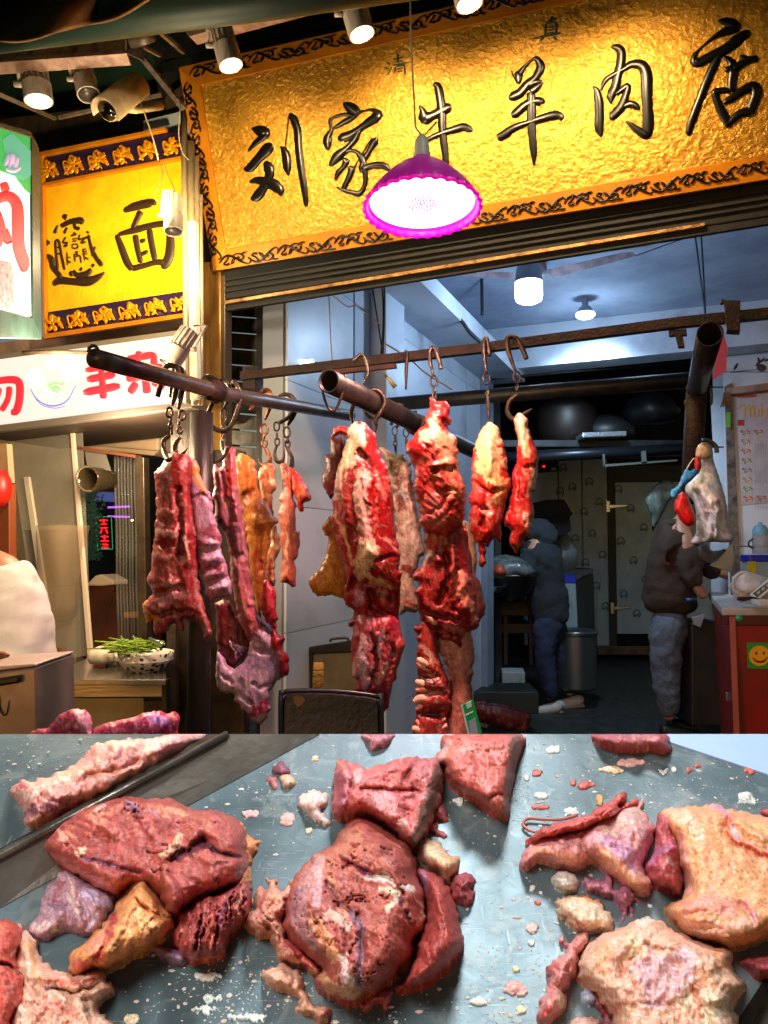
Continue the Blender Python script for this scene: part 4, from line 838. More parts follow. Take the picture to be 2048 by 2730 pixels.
T(mk('box_label', *slab(Plane(P(1460, 1245, 8.43), (0, -1, 0)), cs(kR, (600, 264), (632, 262), (632, 284), (602, 284)), .01), M('lblw', '#b8bcc0', .5), smooth=False), 'small white label on the dark control box', 'label')
# black cupboard bag behind person
T(mk('black_apron', *ngon(Plane(P(1450, 1380, 7.6), (0, -1, 0)), cs(kR, (470, 520), (560, 498), (690, 495), (712, 520), (740, 570), (760, 600), (735, 625), (745, 720), (700, 760), (600, 760), (480, 700)), .1), M('black_cloth', '#0b0c0e', .9), smooth=False, bevel=.004), 'black cloth bag hanging on the cold room wall behind the hooded person', 'bag')
# table with bowls (left back)
tb = root('work_table', 'dark wooden work table against the back left wall under the bowl', 'table', P(1370, 1740, 7.0))
dw = M('dark_wood', '#241c15', .6, 0, '#35281c', 8, .2, 40)
TP = Plane(P(1350, 1640, 7.0), (0, -1, 0))
mk('table_top', *slab(TP, cs(kR, (40, 1235), (500, 1245), (500, 1345), (40, 1340)), .6), dw, tb, smooth=False, bevel=.01)
for x in (60, 255, 440): mk('leg', *slab(TP, cs(kR, (x, 1345), (x + 28, 1345), (x + 28, 1700), (x, 1700)), .06, -.01), dw, tb, smooth=False)
mk('lower_shelf', *slab(TP, cs(kR, (0, 1400), (470, 1402), (470, 1470), (0, 1468)), .5, -.02), dw, tb, smooth=False)
T(mk('black_basin', *lathe([(0, 0), (.1, 0), (.19, .1), (.23, .22), (.235, .24), (.22, .235), (.17, .1), (0, .02)], P(*kR(300, 1240), 6.7), (0, 0, 1), 28), M('black_bowl', '#0a0a0c', .35)), 'big black basin on the work table', 'basin')
T(mk('steel_dish', *lathe([(0, 0), (.13, .0), (.17, .05), (.18, .055), (.16, .05), (.12, .015), (0, .01)], P(*kR(130, 1170), 6.6), (0, 0, 1), 28), chrome), 'shallow steel dish left of the black basin', 'dish')
T(mk('plastic_bag', *lathe([(0, 0), (.22, .02), (.26, .08), (.2, .16), (.1, .2), (0, .22)], P(*kR(270, 1080), 6.7), (0, 0, 1), 24, lambda j, a: 1 + .12 * math.sin(a * 4 + j) + .06 * math.sin(a * 9)), M('bag_clear', '#6a7070', .25, 0, '#3a4444', 12, alpha=.8)), 'clear plastic bag with orange print lying on the black basin', 'bag')
T(mk('orange_wrap', *lathe([(0, 0), (.07, .01), (.08, .04), (.04, .09), (0, .1)], P(*kR(225, 1050), 6.5), (0, 0, 1), 16, lambda j, a: 1 + .3 * math.sin(a * 2 + .5)), M('orange_print', '#9a3c1c', .5)), 'orange wrapper inside the clear bag on the basin', 'wrapper')
T(mk('green_box', *box(P(*kR(370, 1015), 6.55), (.03, 0, 0), (0, .03, 0), (0, 0, .012)), M('minty', '#8ac0a0', .5), smooth=False), 'tiny mint green box on top of the basin bag', 'box')
fz = root('chest_freezer', 'white chest freezer with blue rim behind the hooded person', 'freezer', P(*kR(780, 1680), 7.8))
ZP = Plane(P(*kR(740, 1400), 7.8), (0, -1, 0)); ZS = through(P(*kR(781, 1400), 7.79), P(*kR(910, 1300), 9.2))
fw = M('freezer_white', '#8fa0a4', .4, 0, '#7a8a90', 4)
mk('body', *slab(ZP, cs(kR, (640, 1108), (779, 1108), (806, 1672), (680, 1672)), .05), fw, fz, smooth=False, bevel=.005)
mk('side', *slab(ZS, cs(kR, (781, 1100), (908, 1035), (922, 1560), (808, 1672)), .05, .0), M('freezer_side', '#2c3a3e', .5), fz, smooth=False)
mk('blue_rim', *slab(ZP, cs(kR, (640, 1040), (781, 1040), (781, 1104), (640, 1104)), .05, .01), M('blue_plastic', '#1a35b0', .4), fz, smooth=False, bevel=.004)
mk('lid', *ngon(ZP, cs(kR, (640, 1012), (905, 998), (905, 1034), (781, 1038), (640, 1038)), .3, .0), M('lid_dark', '#3a464a', .5), fz, smooth=False)
T(mk('plastic_sack', *lathe([(.1, 0), (.13, .06), (.14, .2), (.08, .32), (.03, .42), (0, .42)], P(*kR(690, 1012), 8.0), (0, 0, 1), 20, lambda j, a: 1 + .15 * math.sin(a * 5 + j)), M('bag_white_dark', '#77868a', .3)), 'translucent plastic sack standing on the freezer lid', 'sack')
pt = root('steel_pot', 'round steel stock pot on the floor beside the freezer', 'pot', P(*kR(790, 1870), 7.0))
potm = M('steel_dark', '#5c666a', .3, .8)
mk('pot_body', *lathe([(0, 0), (.17, 0), (.19, .02), (.19, .48), (.2, .49), (.2, .5), (.17, .5)], P(*kR(780, 1870), 7.0), (0, 0, 1), 32), potm, pt, sharp=40)
mk('pot_lid', *lathe([(.2, .5), (.21, .51), (.15, .53), (0, .545)], P(*kR(780, 1870), 7.0), (0, 0, 1), 32), potm, pt)
T(mk('shelf_pot', *lathe([(0, 0), (.12, 0), (.13, .04), (.13, .2), (.1, .22), (0, .24)], P(*kR(70, 1730), 6.6), (0, 0, 1), 24), potm), 'small steel pot on the low rack behind the meat', 'pot')
rk = root('low_rack', 'small metal rack with steel pots behind the hanging meat', 'rack', P(*kR(100, 1850), 6.8))
RPk = Plane(P(*kR(100, 1700), 6.8), (0, -1, 0))
for c4 in ([(20, 1490), (150, 1492), (150, 1515), (20, 1512)], [(128, 1492), (152, 1492), (160, 1860), (140, 1860)], [(20, 1780), (150, 1780), (150, 1810), (20, 1808)]):
    mk('rack_bar', *slab(RPk, cs(kR, *c4), .03), M('rack_grey', '#2f3536', .5, .3), rk, smooth=False)
wb = root('white_box', 'white carton with green leaf print on the floor under the table', 'box', P(*kR(330, 1860), 6.7))
WP = Plane(P(*kR(330, 1800), 6.7), (-.1, -1, 0))
mk('carton', *slab(WP, cs(kR, (243, 1752), (410, 1755), (410, 1868), (243, 1864)), .25), M('carton', '#8c9698', .6, 0, '#7a8486', 3), wb, smooth=False, bevel=.006)
mk('leaf_print', *brush(WP, kR, ([(290,1850,12),(315,1825,16),(340,1850,12)],[(300,1862,10),(325,1850,14),(345,1862,8)],[(380,1790,10),(372,1820,12),(390,1840,10)]), .001, .002, flat=True), M('leafg', '#4a9a3c', .5), wb)
T(mk('crate', *box(P(*kR(200, 1940), 6.2), (.3, 0, 0), (0, .2, 0), (0, 0, .085)), M('green_black_crate', '#121a18', .5, 0, '#1d2826', 8), smooth=False, bevel=.008), 'dark green low crate on the floor before the white carton', 'crate')

# ------------------------------------------------------------------ counter at the right
ct = root('counter', 'red painted counter with white worktop and smiley sticker at the right edge', 'counter', P(*kQ(850, 2200), 4.4))
CF = Plane(P(*kQ(850, 1500), 4.4), (-.1, -1, 0)); redp = M('red_paint', '#8e1714', .35, 0, '#6e100f', 3, .05, 30)
A0, A1 = CF.at(*kQ(762, 1460)), None
CS_ = through(CF.at(*kQ(762, 1800)), P(*kQ(650, 1700), 5.6))
mk('front_panel', *slab(CF, cs(kQ, (762, 1460), (1300, 1462), (1300, 2700), (815, 2700)), .03), redp, ct, smooth=False, bevel=.003)
mk('frame_rail', *slab(CF, cs(kQ, (708, 1392), (1300, 1394), (1300, 1460), (712, 1458)), .03, .02), M('dark_red', '#4a0e0e', .4), ct, smooth=False, bevel=.003)
mk('side_panel', *slab(CS_, cs(kQ, (650, 1330), (758, 1400), (806, 2700), (712, 2400)), .03), redp, ct, smooth=False)
mk('hinge', *slab(CF, cs(kQ, (738, 1920), (795, 1920), (800, 1975), (742, 1978)), .01, .02), chrome, ct, smooth=False, bevel=.003)
WT = CF.at(*kQ(708, 1392))
w0, w1, w2, w3 = CF.at(*kQ(708, 1360), .04), CF.at(*kQ(1300, 1335 + 25), .04), None, None
zt = w0.z; w0 = pz(*kQ(708, 1342), zt); w1 = pz(*kQ(1300, 1342), zt); w2 = pz(*kQ(1300, 1232), zt); w3 = pz(*kQ(612, 1232), zt)
dn = Vector((0, 0, -.045))
mk('worktop', [w0, w1, w2, w3, w0 + dn, w1 + dn, w2 + dn, w3 + dn], BOXF, M('white_worktop', '#d8cfc8', .35, 0, '#c4b8b0', 4), ct, smooth=False, bevel=.006)
stk = mk('sticker', *slab(CF, cs(kQ, (880, 1578), (1100, 1582), (1102, 1758), (884, 1754)), .002, .003), M('sticker_green', '#1c9a34', .4), ct, smooth=False)
mk('smiley_face', *ngon(CF, [(kQ(965, 1668)[0] + 28 * math.cos(a), kQ(965, 1668)[1] + 27 * math.sin(a)) for a in [2 * math.pi * i / 28 for i in range(28)]], .001, .0045), M('smiley_yellow', '#f0a818', .4), stk, smooth=False)
mk('smiley_features', *brush(CF, kQ, ([(943,1640,14),(943,1662,14)],[(995,1640,14),(995,1662,14)],[(918,1680,6),(940,1702,12),(970,1710,13),(1000,1700,12),(1020,1675,5)]), .0005, .006, flat=True), M('smiley_brown', '#5a2408', .4), stk)
T(mk('green_button', *lathe([(0, 0), (.022, 0), (.02, .008), (0, .01)], CF.at(*kQ(822, 1410), .03), CF.n, 20), M('button_green', '#3a9a6a', .3)), 'round green sticker on the dark red counter rail', 'sticker')
# things on the counter
bg = root('white_plastic_bag', 'white plastic bag lying on the counter edge beside the scale', 'bag', P(*kQ(900, 1250), 4.6))
pbag = M('white_bag', '#d8d4d0', .35, 0, '#b8b0ac', 10, .5, 40)
bv, bf = lathe([(0, -.01), (.06, 0), (.085, .04), (.08, .1), (.06, .2), (.03, .27), (0, .3)], P(*kQ(800, 1185), 4.6), Vector((1, .1, -.12)), 36, lambda j, a: 1 + .13 * math.sin(a * 5 + j * .8) + .07 * math.sin(a * 11 + j * 2))
mk('bag_body', bv, bf, pbag, bg)
mk('bag_handle', *tube([P(*q, 4.58) for q in cs(kQ, (830, 1260), (790, 1220), (785, 1150), (830, 1100), (880, 1095))], .008, 6, smooth=5), pbag, bg)
sl = root('weighing_scale', 'white electronic weighing scale with slanted display at the counter right edge', 'scale', P(*kQ(980, 1300), 4.45))
SLp = Plane(P(*kQ(970, 1230), 4.45), (-.35, -1, .35))
mk('display_head', *slab(SLp, cs(kQ, (898, 1245), (1060, 1110), (1060, 1200), (945, 1290)), .05), white_plastic, sl, smooth=False, bevel=.006)
mk('screen', *slab(SLp, cs(kQ, (918, 1240), (1060, 1135), (1060, 1175), (950, 1268)), .002, .003), M('lcd', '#4a5250', .3), sl, smooth=False)
for i in range(3): mk('screen_window', *slab(SLp, cs(kQ, (945 + i * 32, 1235 - i * 26), (965 + i * 32, 1218 - i * 26), (972 + i * 32, 1232 - i * 26), (953 + i * 32, 1250 - i * 26)), .001, .005), M('lcd_lit', '#a8b0a0', .3), sl, smooth=False)
mk('base', *box(P(*kQ(1020, 1300), 4.4), (.09, 0, 0), (0, .09, 0), (0, 0, .016)), white_plastic, sl, smooth=False, bevel=.006)
T(mk('black_plug', *tube([P(*q, 4.42) for q in cs(kQ, (815, 1275), (870, 1278), (930, 1270), (1000, 1300))], [.011, .012, .006, .004], 8, smooth=4), M('plug', '#2a1c14', .4)), 'dark knife handle lying on the worktop in front of the bag', 'handle')
# tub and bottle
tbx = root('blue_lid_tub', 'clear plastic tub with blue lid behind the scale', 'tub', P(*kQ(960, 1110), 4.75))
mk('tub', *box(P(*kQ(970, 1075), 4.75), (.085, 0, 0), (0, .06, 0), (0, 0, .06)), M('tub_clear', '#8aa0b4', .2, alpha=.75), tbx, smooth=False, bevel=.01)
mk('lid', *box(P(*kQ(965, 1000), 4.75), (.092, 0, 0), (0, .065, 0), (0, 0, .022)), M('lid_blue', '#1428a0', .35), tbx, smooth=False, bevel=.008)
mk('label', *box(P(*kQ(912, 1060), 4.68), (.026, 0, 0), (0, .002, 0), (0, 0, .035)), M('label_yellow', '#b0a018', .5), tbx, smooth=False)
bt = root('water_bottle', 'clear sports bottle with pale blue cap standing on the blue lid', 'bottle', P(*kQ(985, 975), 4.8))
mk('bottle', *lathe([(0, 0), (.045, 0), (.05, .01), (.05, .1), (.045, .12)], P(*kQ(975, 972), 4.8), (0, 0, 1), 24), M('bottle_clear', '#9aa4b0', .15, alpha=.55), bt)
mk('cap', *lathe([(.047, .12), (.047, .15), (.03, .18), (.012, .185), (.012, .2), (0, .2)], P(*kQ(975, 972), 4.8), (0, 0, 1), 24), M('cap_blue', '#7ab0c8', .35), bt)
mk('handle', *tube([P(*q, 4.8) for q in cs(kQ, (925, 865), (895, 885), (893, 915), (925, 930))], .006, 6, smooth=4), MATS['plug'], bt)
# notices on the right wall
for u0, u1, v0, v1, lb_, nm in [(1958, 2058, 1064, 1350, 'printed menu notice with small food photos and rows of tiny text on the right wall', 'notice')]:
    nt_ = root(nm, lb_, 'notice', RP.at(2000, 1345))
    mk('sheet', *slab(RP, [(1954, 1056), (2080, 1056), (2080, 1336), (1976, 1346)], .002, .006), M('paper', '#b4aeb4', .6, 0, '#a8a0a8', 20), nt_, smooth=False)
    for i, cpx in enumerate(['#6b4038', '#7a5a50', '#8a3a34', '#5a4a40', '#4a4440', '#8a6a40', '#3a6a30', '#9a2820']):
        u, v = 1973 + i * 1.1, 1146 + i * 25.2
        mk('food_photo', *slab(RP, [(u, v), (u + 27, v), (u + 27, v + 15), (u, v + 15)], .001, .008), M('photo%d' % i, cpx, .5, 0, '#d8c8b8', 90), nt_, smooth=False)
        if i in (0, 7): mk('food_photo', *slab(RP, [(u + 36, v), (u + 62, v), (u + 62, v + 13), (u + 36, v + 13)], .001, .008), M('photo%d' % i, cpx), nt_, smooth=False)
    mk('red_logo', *slab(RP, [(1967, 1119), (1985, 1119), (1985, 1135), (1967, 1135)], .001, .008), M('logo_red', '#a01818', .5), nt_, smooth=False)
    mk('banner_text', *brush(RP, kV, ([(1500,960,10),(1530,940,12),(1540,1000,10)],[(1560,935,12),(1565,1000,14)],[(1560,960,14),(1590,950,12),(1580,990,12),(1600,1000,10)],[(1610,960,12),(1610,1000,12)],[(1625,930,10),(1625,1000,12)],[(1640,980,10),(1659,960,12),(1650,1000,10),(1680,990,10)]), .001, .008, flat=True), M('script_gold', '#c89a50', .5), nt_)
    mk('red_heading', *brush(RP, kV, ([(1500,895,14),(1600,890,16)],), .001, .008, flat=True), M('faded_red', '#b05a60', .6), nt_)
    rows = []
    for c in range(5):
        for r in range(3):
            x = 940 + c * 17; y = 215 + r * 175; rows += [[(x, y + q * 14, 5), (x, y + q * 14 + 8, 5)] for q in range(7)]
    o = mk('tiny_text', *brush(RP, kQ, rows, .0006, .008, 1, flat=True), M('grey_print', '#5a565c', .6), nt_); o['kind'] = 'stuff'
wf = T(mk('wall_decal', *brush(RP, kV, ([(1500,720,8),(1490,740,14),(1480,755,6)],[(1605,690,8),(1612,715,16),(1595,735,10)],[(1612,715,8),(1630,705,12),(1640,690,5)],[(1640,710,10),(1659,700,14)],[(1465,768,3),(1600,752,3),(1620,748,3)],[(1600,745,16),(1625,745,40),(1650,745,16)]), .001, .004, flat=True), M('decal_dark', '#2c2430', .5)), 'dark branch shaped decal on the right white wall', 'decal')
T(mk('wooden_ledge', *slab(RP, cs(kV, (1440, 850), (1700, 818), (1700, 855), (1445, 885)), .1, .1), M('ledge_wood', '#a08070', .6, 0, '#7a5c4c', 9, .2, 40), smooth=False, bevel=.004), 'rough wooden ledge on the wall above the printed notice', 'ledge')
T(mk('red_banner', *ngon(Plane(P(1915, 960, 4.2), Nf), cs(kV, (1422, 545), (1448, 640), (1440, 760), (1370, 808), (1375, 760), (1400, 640)), .006, .0), M('banner_red', '#c01820', .5), smooth=False), 'red flag hanging beside the leaning pipe', 'flag')
T(mk('green_tag', *slab(RP, cs(kV, (1440, 978), (1463, 978), (1463, 1055), (1440, 1055)), .003, .05), M('lime', '#4aa018', .5), smooth=False), 'lime green slip taped beside the notice', 'slip')
T(mk('dead_spray', *join([tube([P(*q, 3.7) for q in cs(kV, (1430 + i * 7, 870), (1425 + i * 9, 910 + i * 3), (1412 + i * 12, 950))], [.006, .008, .003], 5, smooth=3) for i in range(5)]), M('dried', '#6a5a48', .7)), 'dried twig bundle tucked beside the wooden ledge', 'twigs')

fl_ = root('flood_lamp', 'dazzling bare flood lamp in front of the white light box at the left', 'lamp', P(165, 985, 2.3))
for x, y, r in ((95, 1012, .026), (190, 985, .034), (140, 970, .02)):
    c = P(x, y, 2.3); mk('bulb', *lathe([(0, -r), (r * .6, -r * .8), (r, 0), (r * .7, r * .7), (r * .35, r * 1.2), (0, r * 1.25)], c, (0, 0, 1), 20), M('flood_lit', '#ffffff', .4, emit='#ffe0a8', es=30), fl_)
mk('arm', *tube([P(60, 940, 2.32), P(150, 938, 2.32), P(250, 940, 2.34)], .006, 8), wire, fl_)
lamp('flood_light', 'POINT', P(165, 1000, 2.15), 34, (1, .74, .42), .04)
lamp('stall_fill_light', 'POINT', P(300, 1190, 3.05), 30, (1, .74, .46), .08)  # added warm fill for the stall interior, no fixture
# ================================================================== BAGS ON THE LEANING PIPE
def cloth(name, k, outline, Y, T_, base, mat, parent=None, **kw):
    return blob(name, k, outline, base, T_, Y=Y, mat=mat, parent=parent, nz=.25, rag=1.5, s=4.5, **kw)
plastic = meat_mat('thin_plastic', .35, 0, .25)
hb_ = root('bag_bunch', 'bunch of white shop bags with red print hanging at the right', 'bags', P(*kQ(600, 890), 2.72))
cloth('white_bag', kQ, [(590,210),(640,230),(650,330),(690,450),(740,620),(760,780),(780,880),(640,890),(500,900),(530,800),(520,640),(450,520),(540,420),(560,330),(540,240)], 2.72, .05, ('#a4b4cc', '#9cacc4', '#b4c4d8'), plastic, hb_,
      strokes=[('#7a2a3a', 12, .5, [(580,640),(600,740)]), ('#7a2a3a', 12, .5, [(690,600),(700,700)]), ('#d8dce8', 50, .8, [(600,400),(560,500),(640,640)]), ('#8a6a6c', 40, .5, [(700,560),(740,800)]), ('#a01820', 6, .9, [(605,490),(620,505),(640,490)])],
      relief=[(-.7, 12, [(530,540),(600,640),(640,800)]), (.6, 14, [(640,600),(620,860)]), (.5, 10, [(670,600),(660,860)]), (-.5, 12, [(540,720),(570,880)])])
T(cloth('white_glove_bundle', kQ, [(545,225),(590,200),(635,215),(640,290),(600,320),(560,320),(525,300)], 2.68, .024, ('#c0b0a0', '#a89484', '#d0c4b8'), plastic), 'crumpled off white bundle knotted at the top of the hanging bags', 'bundle')
T(cloth('blue_mask', kQ, [(455,390),(490,400),(525,385),(530,430),(450,500),(385,585),(355,570),(365,530),(410,490)], 2.64, .01, ('#4a90d0', '#3a80c4', '#7ab0e0'), plastic), 'light blue face mask hanging beside the white bags', 'mask')
T(cloth('red_bag', kQ, [(430,545),(470,560),(500,640),(530,720),(525,770),(470,780),(425,745),(400,700),(375,670),(390,600)], 2.66, .04, ('#b01a20', '#8a1218', '#c83028'), plastic), 'shiny red plastic bag hanging below the blue mask', 'bag')
T(cloth('red_ribbon_bag', kQ, [(520,310),(555,310),(570,370),(540,430),(520,390)], 2.67, .018, ('#b01a20', '#8a1218', '#c83028'), plastic), 'small red bag between the mask and the white bundle', 'bag')
T(cloth('pale_green_bag', kQ, [(270,480),(360,470),(380,540),(340,620),(300,700),(240,800),(230,820),(215,700),(180,595)], 6.9, .05, ('#6a7c78', '#5a6c68', '#7a8c88'), plastic), 'pale green shop bag hanging behind the stooping man', 'bag')
T(mk('bag_hanger', *tube([P(*q, 2.66) for q in cs(kQ, (570, 190), (620, 195), (665, 230), (672, 275))], .008, 8, smooth=4), M('hanger_green', '#203838', .4)), 'dark green hook holding the hanging bags', 'hook')
T(mk('mask_strap', *tube([P(*q, 2.62) for q in cs(kQ, (465, 390), (490, 345), (515, 312))], .0018, 5, smooth=4), M('strapw', '#c8c8c8', .6)), 'thin white strap of the blue mask', 'strap')
T(cloth('folded_cloth', kQ, [(540,920),(600,900),(650,950),(740,935),(700,990),(640,1030),(560,1020),(535,970)], 5.2, .05, ('#4a4848', '#3a3636', '#5c5a58'), plastic), 'pile of grey crumpled rags behind the stooping man', 'rags')
T(mk('steel_sheet', *slab(Plane(P(*kQ(720, 1000), 5.3), Nf), cs(kQ, (780, 895), (800, 1010), (780, 1100), (620, 1050)), .02), M('dim_steel', '#5a6470', .35, .6), smooth=False, bevel=.003), 'slanted steel sheet behind the white counter', 'sheet')
T(mk('white_cloth_corner', *ngon(Plane(P(*kQ(550, 1420), 5.4), (0, -1, 0)), cs(kQ, (505, 1408), (592, 1384), (560, 1472), (520, 1455)), .02), M('cloth_w', '#9aa8ac', .6), smooth=False), 'small pale cloth corner hanging under the knife hand', 'cloth')
T(mk('dark_cabinet', *slab(Plane(P(*kQ(600, 1800), 5.7), (0, -1, 0)), cs(kQ, (500, 1440), (720, 1440), (720, 2150), (500, 2150)), .4), M('cab_dark', '#1a1210', .5, 0, '#2a1a14', 6), smooth=False, bevel=.01), 'dark wooden cabinet behind the red counter', 'cabinet')

# ================================================================== PEOPLE
def skinned(name, chains, mat, parent, Ydef, k, sub=2, fat=1):
    V, E, R = [], [], []; ix = {}
    for ch in chains:
        prev = None
        for p in ch:
            key = (p[0], p[1], p[3] if len(p) > 3 else 0)
            if key not in ix:
                ix[key] = len(V); u, v = k(p[0], p[1]); V.append(P(u, v, Ydef + (p[3] if len(p) > 3 else 0))); R.append(p[2])
            if prev is not None: E.append((prev, ix[key]))
            prev = ix[key]
    me = bpy.data.meshes.new(name); base = Vector((V[0].x, V[0].y, min(v.z for v in V)))
    me.from_pydata([v - base for v in V], E, []); me.materials.append(mat)
    o = bpy.data.objects.new(name, me); COL.objects.link(o); o.location = base - parent.location; o.parent = parent
    sk = o.modifiers.new('skin', 'SKIN'); sk.use_smooth_shade = True
    for i, d in enumerate(me.skin_vertices[0].data): d.radius = (R[i] * (.72 if name == 'body' and R[i] > .1 else 1.12), R[i] * ((.7 if R[i] > .1 else .85 if R[i] > .036 and R[i] < .065 else 1) if name == 'body' else 1.12 * fat)); d.use_root = (i == 0)
    s = o.modifiers.new('sub', 'SUBSURF'); s.levels = 3; s.render_levels = 3
    if name in ('jacket', 'jeans', 'shirt', 'hood'):
        for nm_, sz_, st_ in (('folds', .13, .05), ('creases', .05, .02)):
            tx_ = bpy.data.textures.get(nm_) or bpy.data.textures.new(nm_, 'CLOUDS'); tx_.noise_scale = sz_; tx_.noise_depth = 2
            dm = o.modifiers.new(nm_, 'DISPLACE'); dm.texture = tx_; dm.strength = st_; dm.mid_level = .5; dm.texture_coords = 'GLOBAL'
    return o
skin = M('skin', '#a87458', .5, 0, '#98644a', 20); hairm = M('hair', '#0e0b0a', .6, 0, '#1a1512', 60, .4, 200)
hood = M('navy_hoodie', '#141b21', .85, 0, '#1c252d', 30, .5, 160); jean = M('dark_jeans', '#121d34', .85, 0, '#1a2a48', 40, .5, 200)
# hooded person
p1 = root('person', 'person in grey hooded jacket, dark jeans and white sneakers, at the back', 'person', P(*kR(620, 2050), 6.86))
YY = 6.86
skinned('body', [[(560,1350,.13),(550,1100,.14),(530,900,.15),(500,780,.13),(475,730,.055),(440,690,.09),(415,660,.085)], [(500,780,.13),(560,900,.05,.14),(570,1060,.045,.15),(480,1130,.036,.1),(440,1130,.03,.05)], [(500,780,.13),(450,900,.05,-.14),(440,1050,.045,-.16),(400,1120,.036,-.14)],
                 [(560,1350,.13),(545,1480,.085,-.08),(560,1700,.06,-.08),(600,1960,.04,-.08)], [(560,1350,.13),(620,1480,.085,.1),(680,1700,.06,.1),(740,1930,.04,.1)]], skin, p1, YY, kR)
skinned('jacket', [[(600,1420,.15),(590,1330,.165),(570,1200,.165),(545,1050,.16),(520,900,.165),(510,820,.14),(520,770,.1)], [(520,900,.165),(580,940,.075,.12),(590,1060,.062,.16),(520,1130,.055,.14)], [(520,900,.165),(455,930,.075,-.14),(440,1040,.062,-.18),(425,1090,.055,-.18)]], hood, p1, YY, kR, fat=1.05)
skinned('hood', [[(520,850,.12),(530,800,.13),(545,760,.13),(520,730,.13),(450,720,.115),(405,710,.08)]], hood, p1, YY, kR)
skinned('jeans', [[(590,1290,.13),(590,1350,.14),(545,1480,.1,-.08),(560,1700,.078,-.08),(600,1960,.062,-.08)], [(590,1350,.14),(630,1480,.1,.1),(690,1700,.078,.1),(735,1920,.062,.1)]], jean, p1, YY, kR)
sneak = M('sneaker', '#aaa8a0', .6)
for x, y, dz in ((600, 2010, -.08), (760, 1960, .12)):
    s_ = mk('shoe', *tube([P(*kR(x + 70, y + 5), YY + dz), P(*kR(x + 40, y), YY + dz), P(*kR(x - 40, y + 18), YY + dz), P(*kR(x - 120, y + 34), YY + dz - .02), P(*kR(x - 150, y + 44), YY + dz - .02)], [.03, .05, .045, .034, .02], 14, smooth=4), sneak, p1)
    mk('sole', *tube([P(*kR(x + 80, y + 38), YY + dz - .01), P(*kR(x - 30, y + 46), YY + dz - .01), P(*kR(x - 155, y + 56), YY + dz - .02)], [.02, .03, .018], 8), M('sole', '#8a8880', .6), p1)
# stooping man
p2 = root('person', 'stooping man in dark brown jacket and faded grey jeans working at the right bench', 'person', P(*kQ(330, 2180), 5.9))
YY = 5.9; brj = M('brown_jacket', '#2c1a0e', .85, 0, '#382414', 30, .5, 160); gj = M('grey_jeans', '#5c6470', .85, 0, '#4a525e', 30, .6, 120)
skinned('body', [[(340,1400,.13),(340,1150,.14),(350,900,.15),(390,780,.13),(440,720,.06),(480,690,.09),(505,660,.085)],
                 [(390,780,.13),(470,880,.055,-.16),(480,1080,.045,-.22),(560,1240,.032,-.24),(600,1270,.03,-.24)], [(390,780,.13),(500,900,.055,.14),(600,1060,.045,.1),(720,1110,.032,.05),(770,1130,.028,.04)],
                 [(340,1400,.13),(320,1600,.085,-.08),(330,1850,.06,-.08),(340,2120,.045,-.08)], [(340,1400,.13),(380,1600,.085,.1),(390,1850,.06,.1),(400,2080,.045,.1)]], skin, p2, YY, kQ)
skinned('jacket', [[(350,1390,.17),(350,1310,.2),(350,1180,.19),(355,1050,.185),(370,900,.18),(395,800,.14),(425,745,.09)], [(370,900,.18),(470,940,.09,-.12),(480,1080,.08,-.22),(530,1200,.06,-.24)], [(370,900,.18),(500,950,.08,.14),(600,1070,.07,.1),(710,1110,.052,.05)]], brj, p2, YY, kQ, fat=.95)
skinned('jeans', [[(345,1300,.15),(345,1380,.165),(320,1600,.115,-.08),(330,1850,.09,-.08),(345,2100,.075,-.08)], [(345,1380,.165),(375,1600,.11,.1),(385,1850,.085,.1),(385,2060,.07,.1)]], gj, p2, YY, kQ, fat=.9)
skinned('hair', [[(450,690,.08),(478,665,.095),(510,645,.1),(535,665,.07)]], hairm, p2, YY, kQ)
for x, y, dz in ((370, 2190, -.08), (420, 2150, .1)):
    mk('shoe', *tube([P(*kQ(x - 80, y - 10), YY + dz), P(*kQ(x, y), YY + dz), P(*kQ(x + 90, y + 15), YY + dz - .02), P(*kQ(x + 130, y + 20), YY + dz - .02)], [.04, .055, .042, .02], 12, smooth=4), M('black_shoe', '#12100e', .5), p2)
T(mk('knife', *join([tube([P(*kQ(462, 1287), 5.6), P(*kQ(530, 1285), 5.6)], [.018, .014], 8)]), M('knife_blue', '#1c3a60', .4)), 'blue handled knife held by the stooping man', 'knife')
# man in white at the left edge
p3 = root('person', 'man in white cook shirt seen from behind at the left edge', 'person', P(*kL(100, 1800), 2.7))
YY = 2.7; wsh = M('white_shirt', '#d4d0d4', .8, 0, '#c4c0c8', 6, .25, 18)
skinned('body', [[(60,1800,.1),(60,1500,.11),(40,1250,.12),(-20,1080,.1),(-100,1010,.05),(-220,930,.08)]], skin, p3, YY, kL)
skinned('shirt', [[(60,1950,.14),(95,1700,.135),(80,1480,.135),(50,1300,.13),(0,1150,.12),(-40,1070,.09)]], wsh, p3, YY, kL)
for i in range(4):
    mk('finger', *tube([P(*kL(-20, 1655 + i * 14), 2.3), P(*kL(25, 1652 + i * 15), 2.28), P(*kL(58 - i * 6, 1664 + i * 14), 2.27)], [.008, .0075, .005], 8, smooth=3), skin, p3)

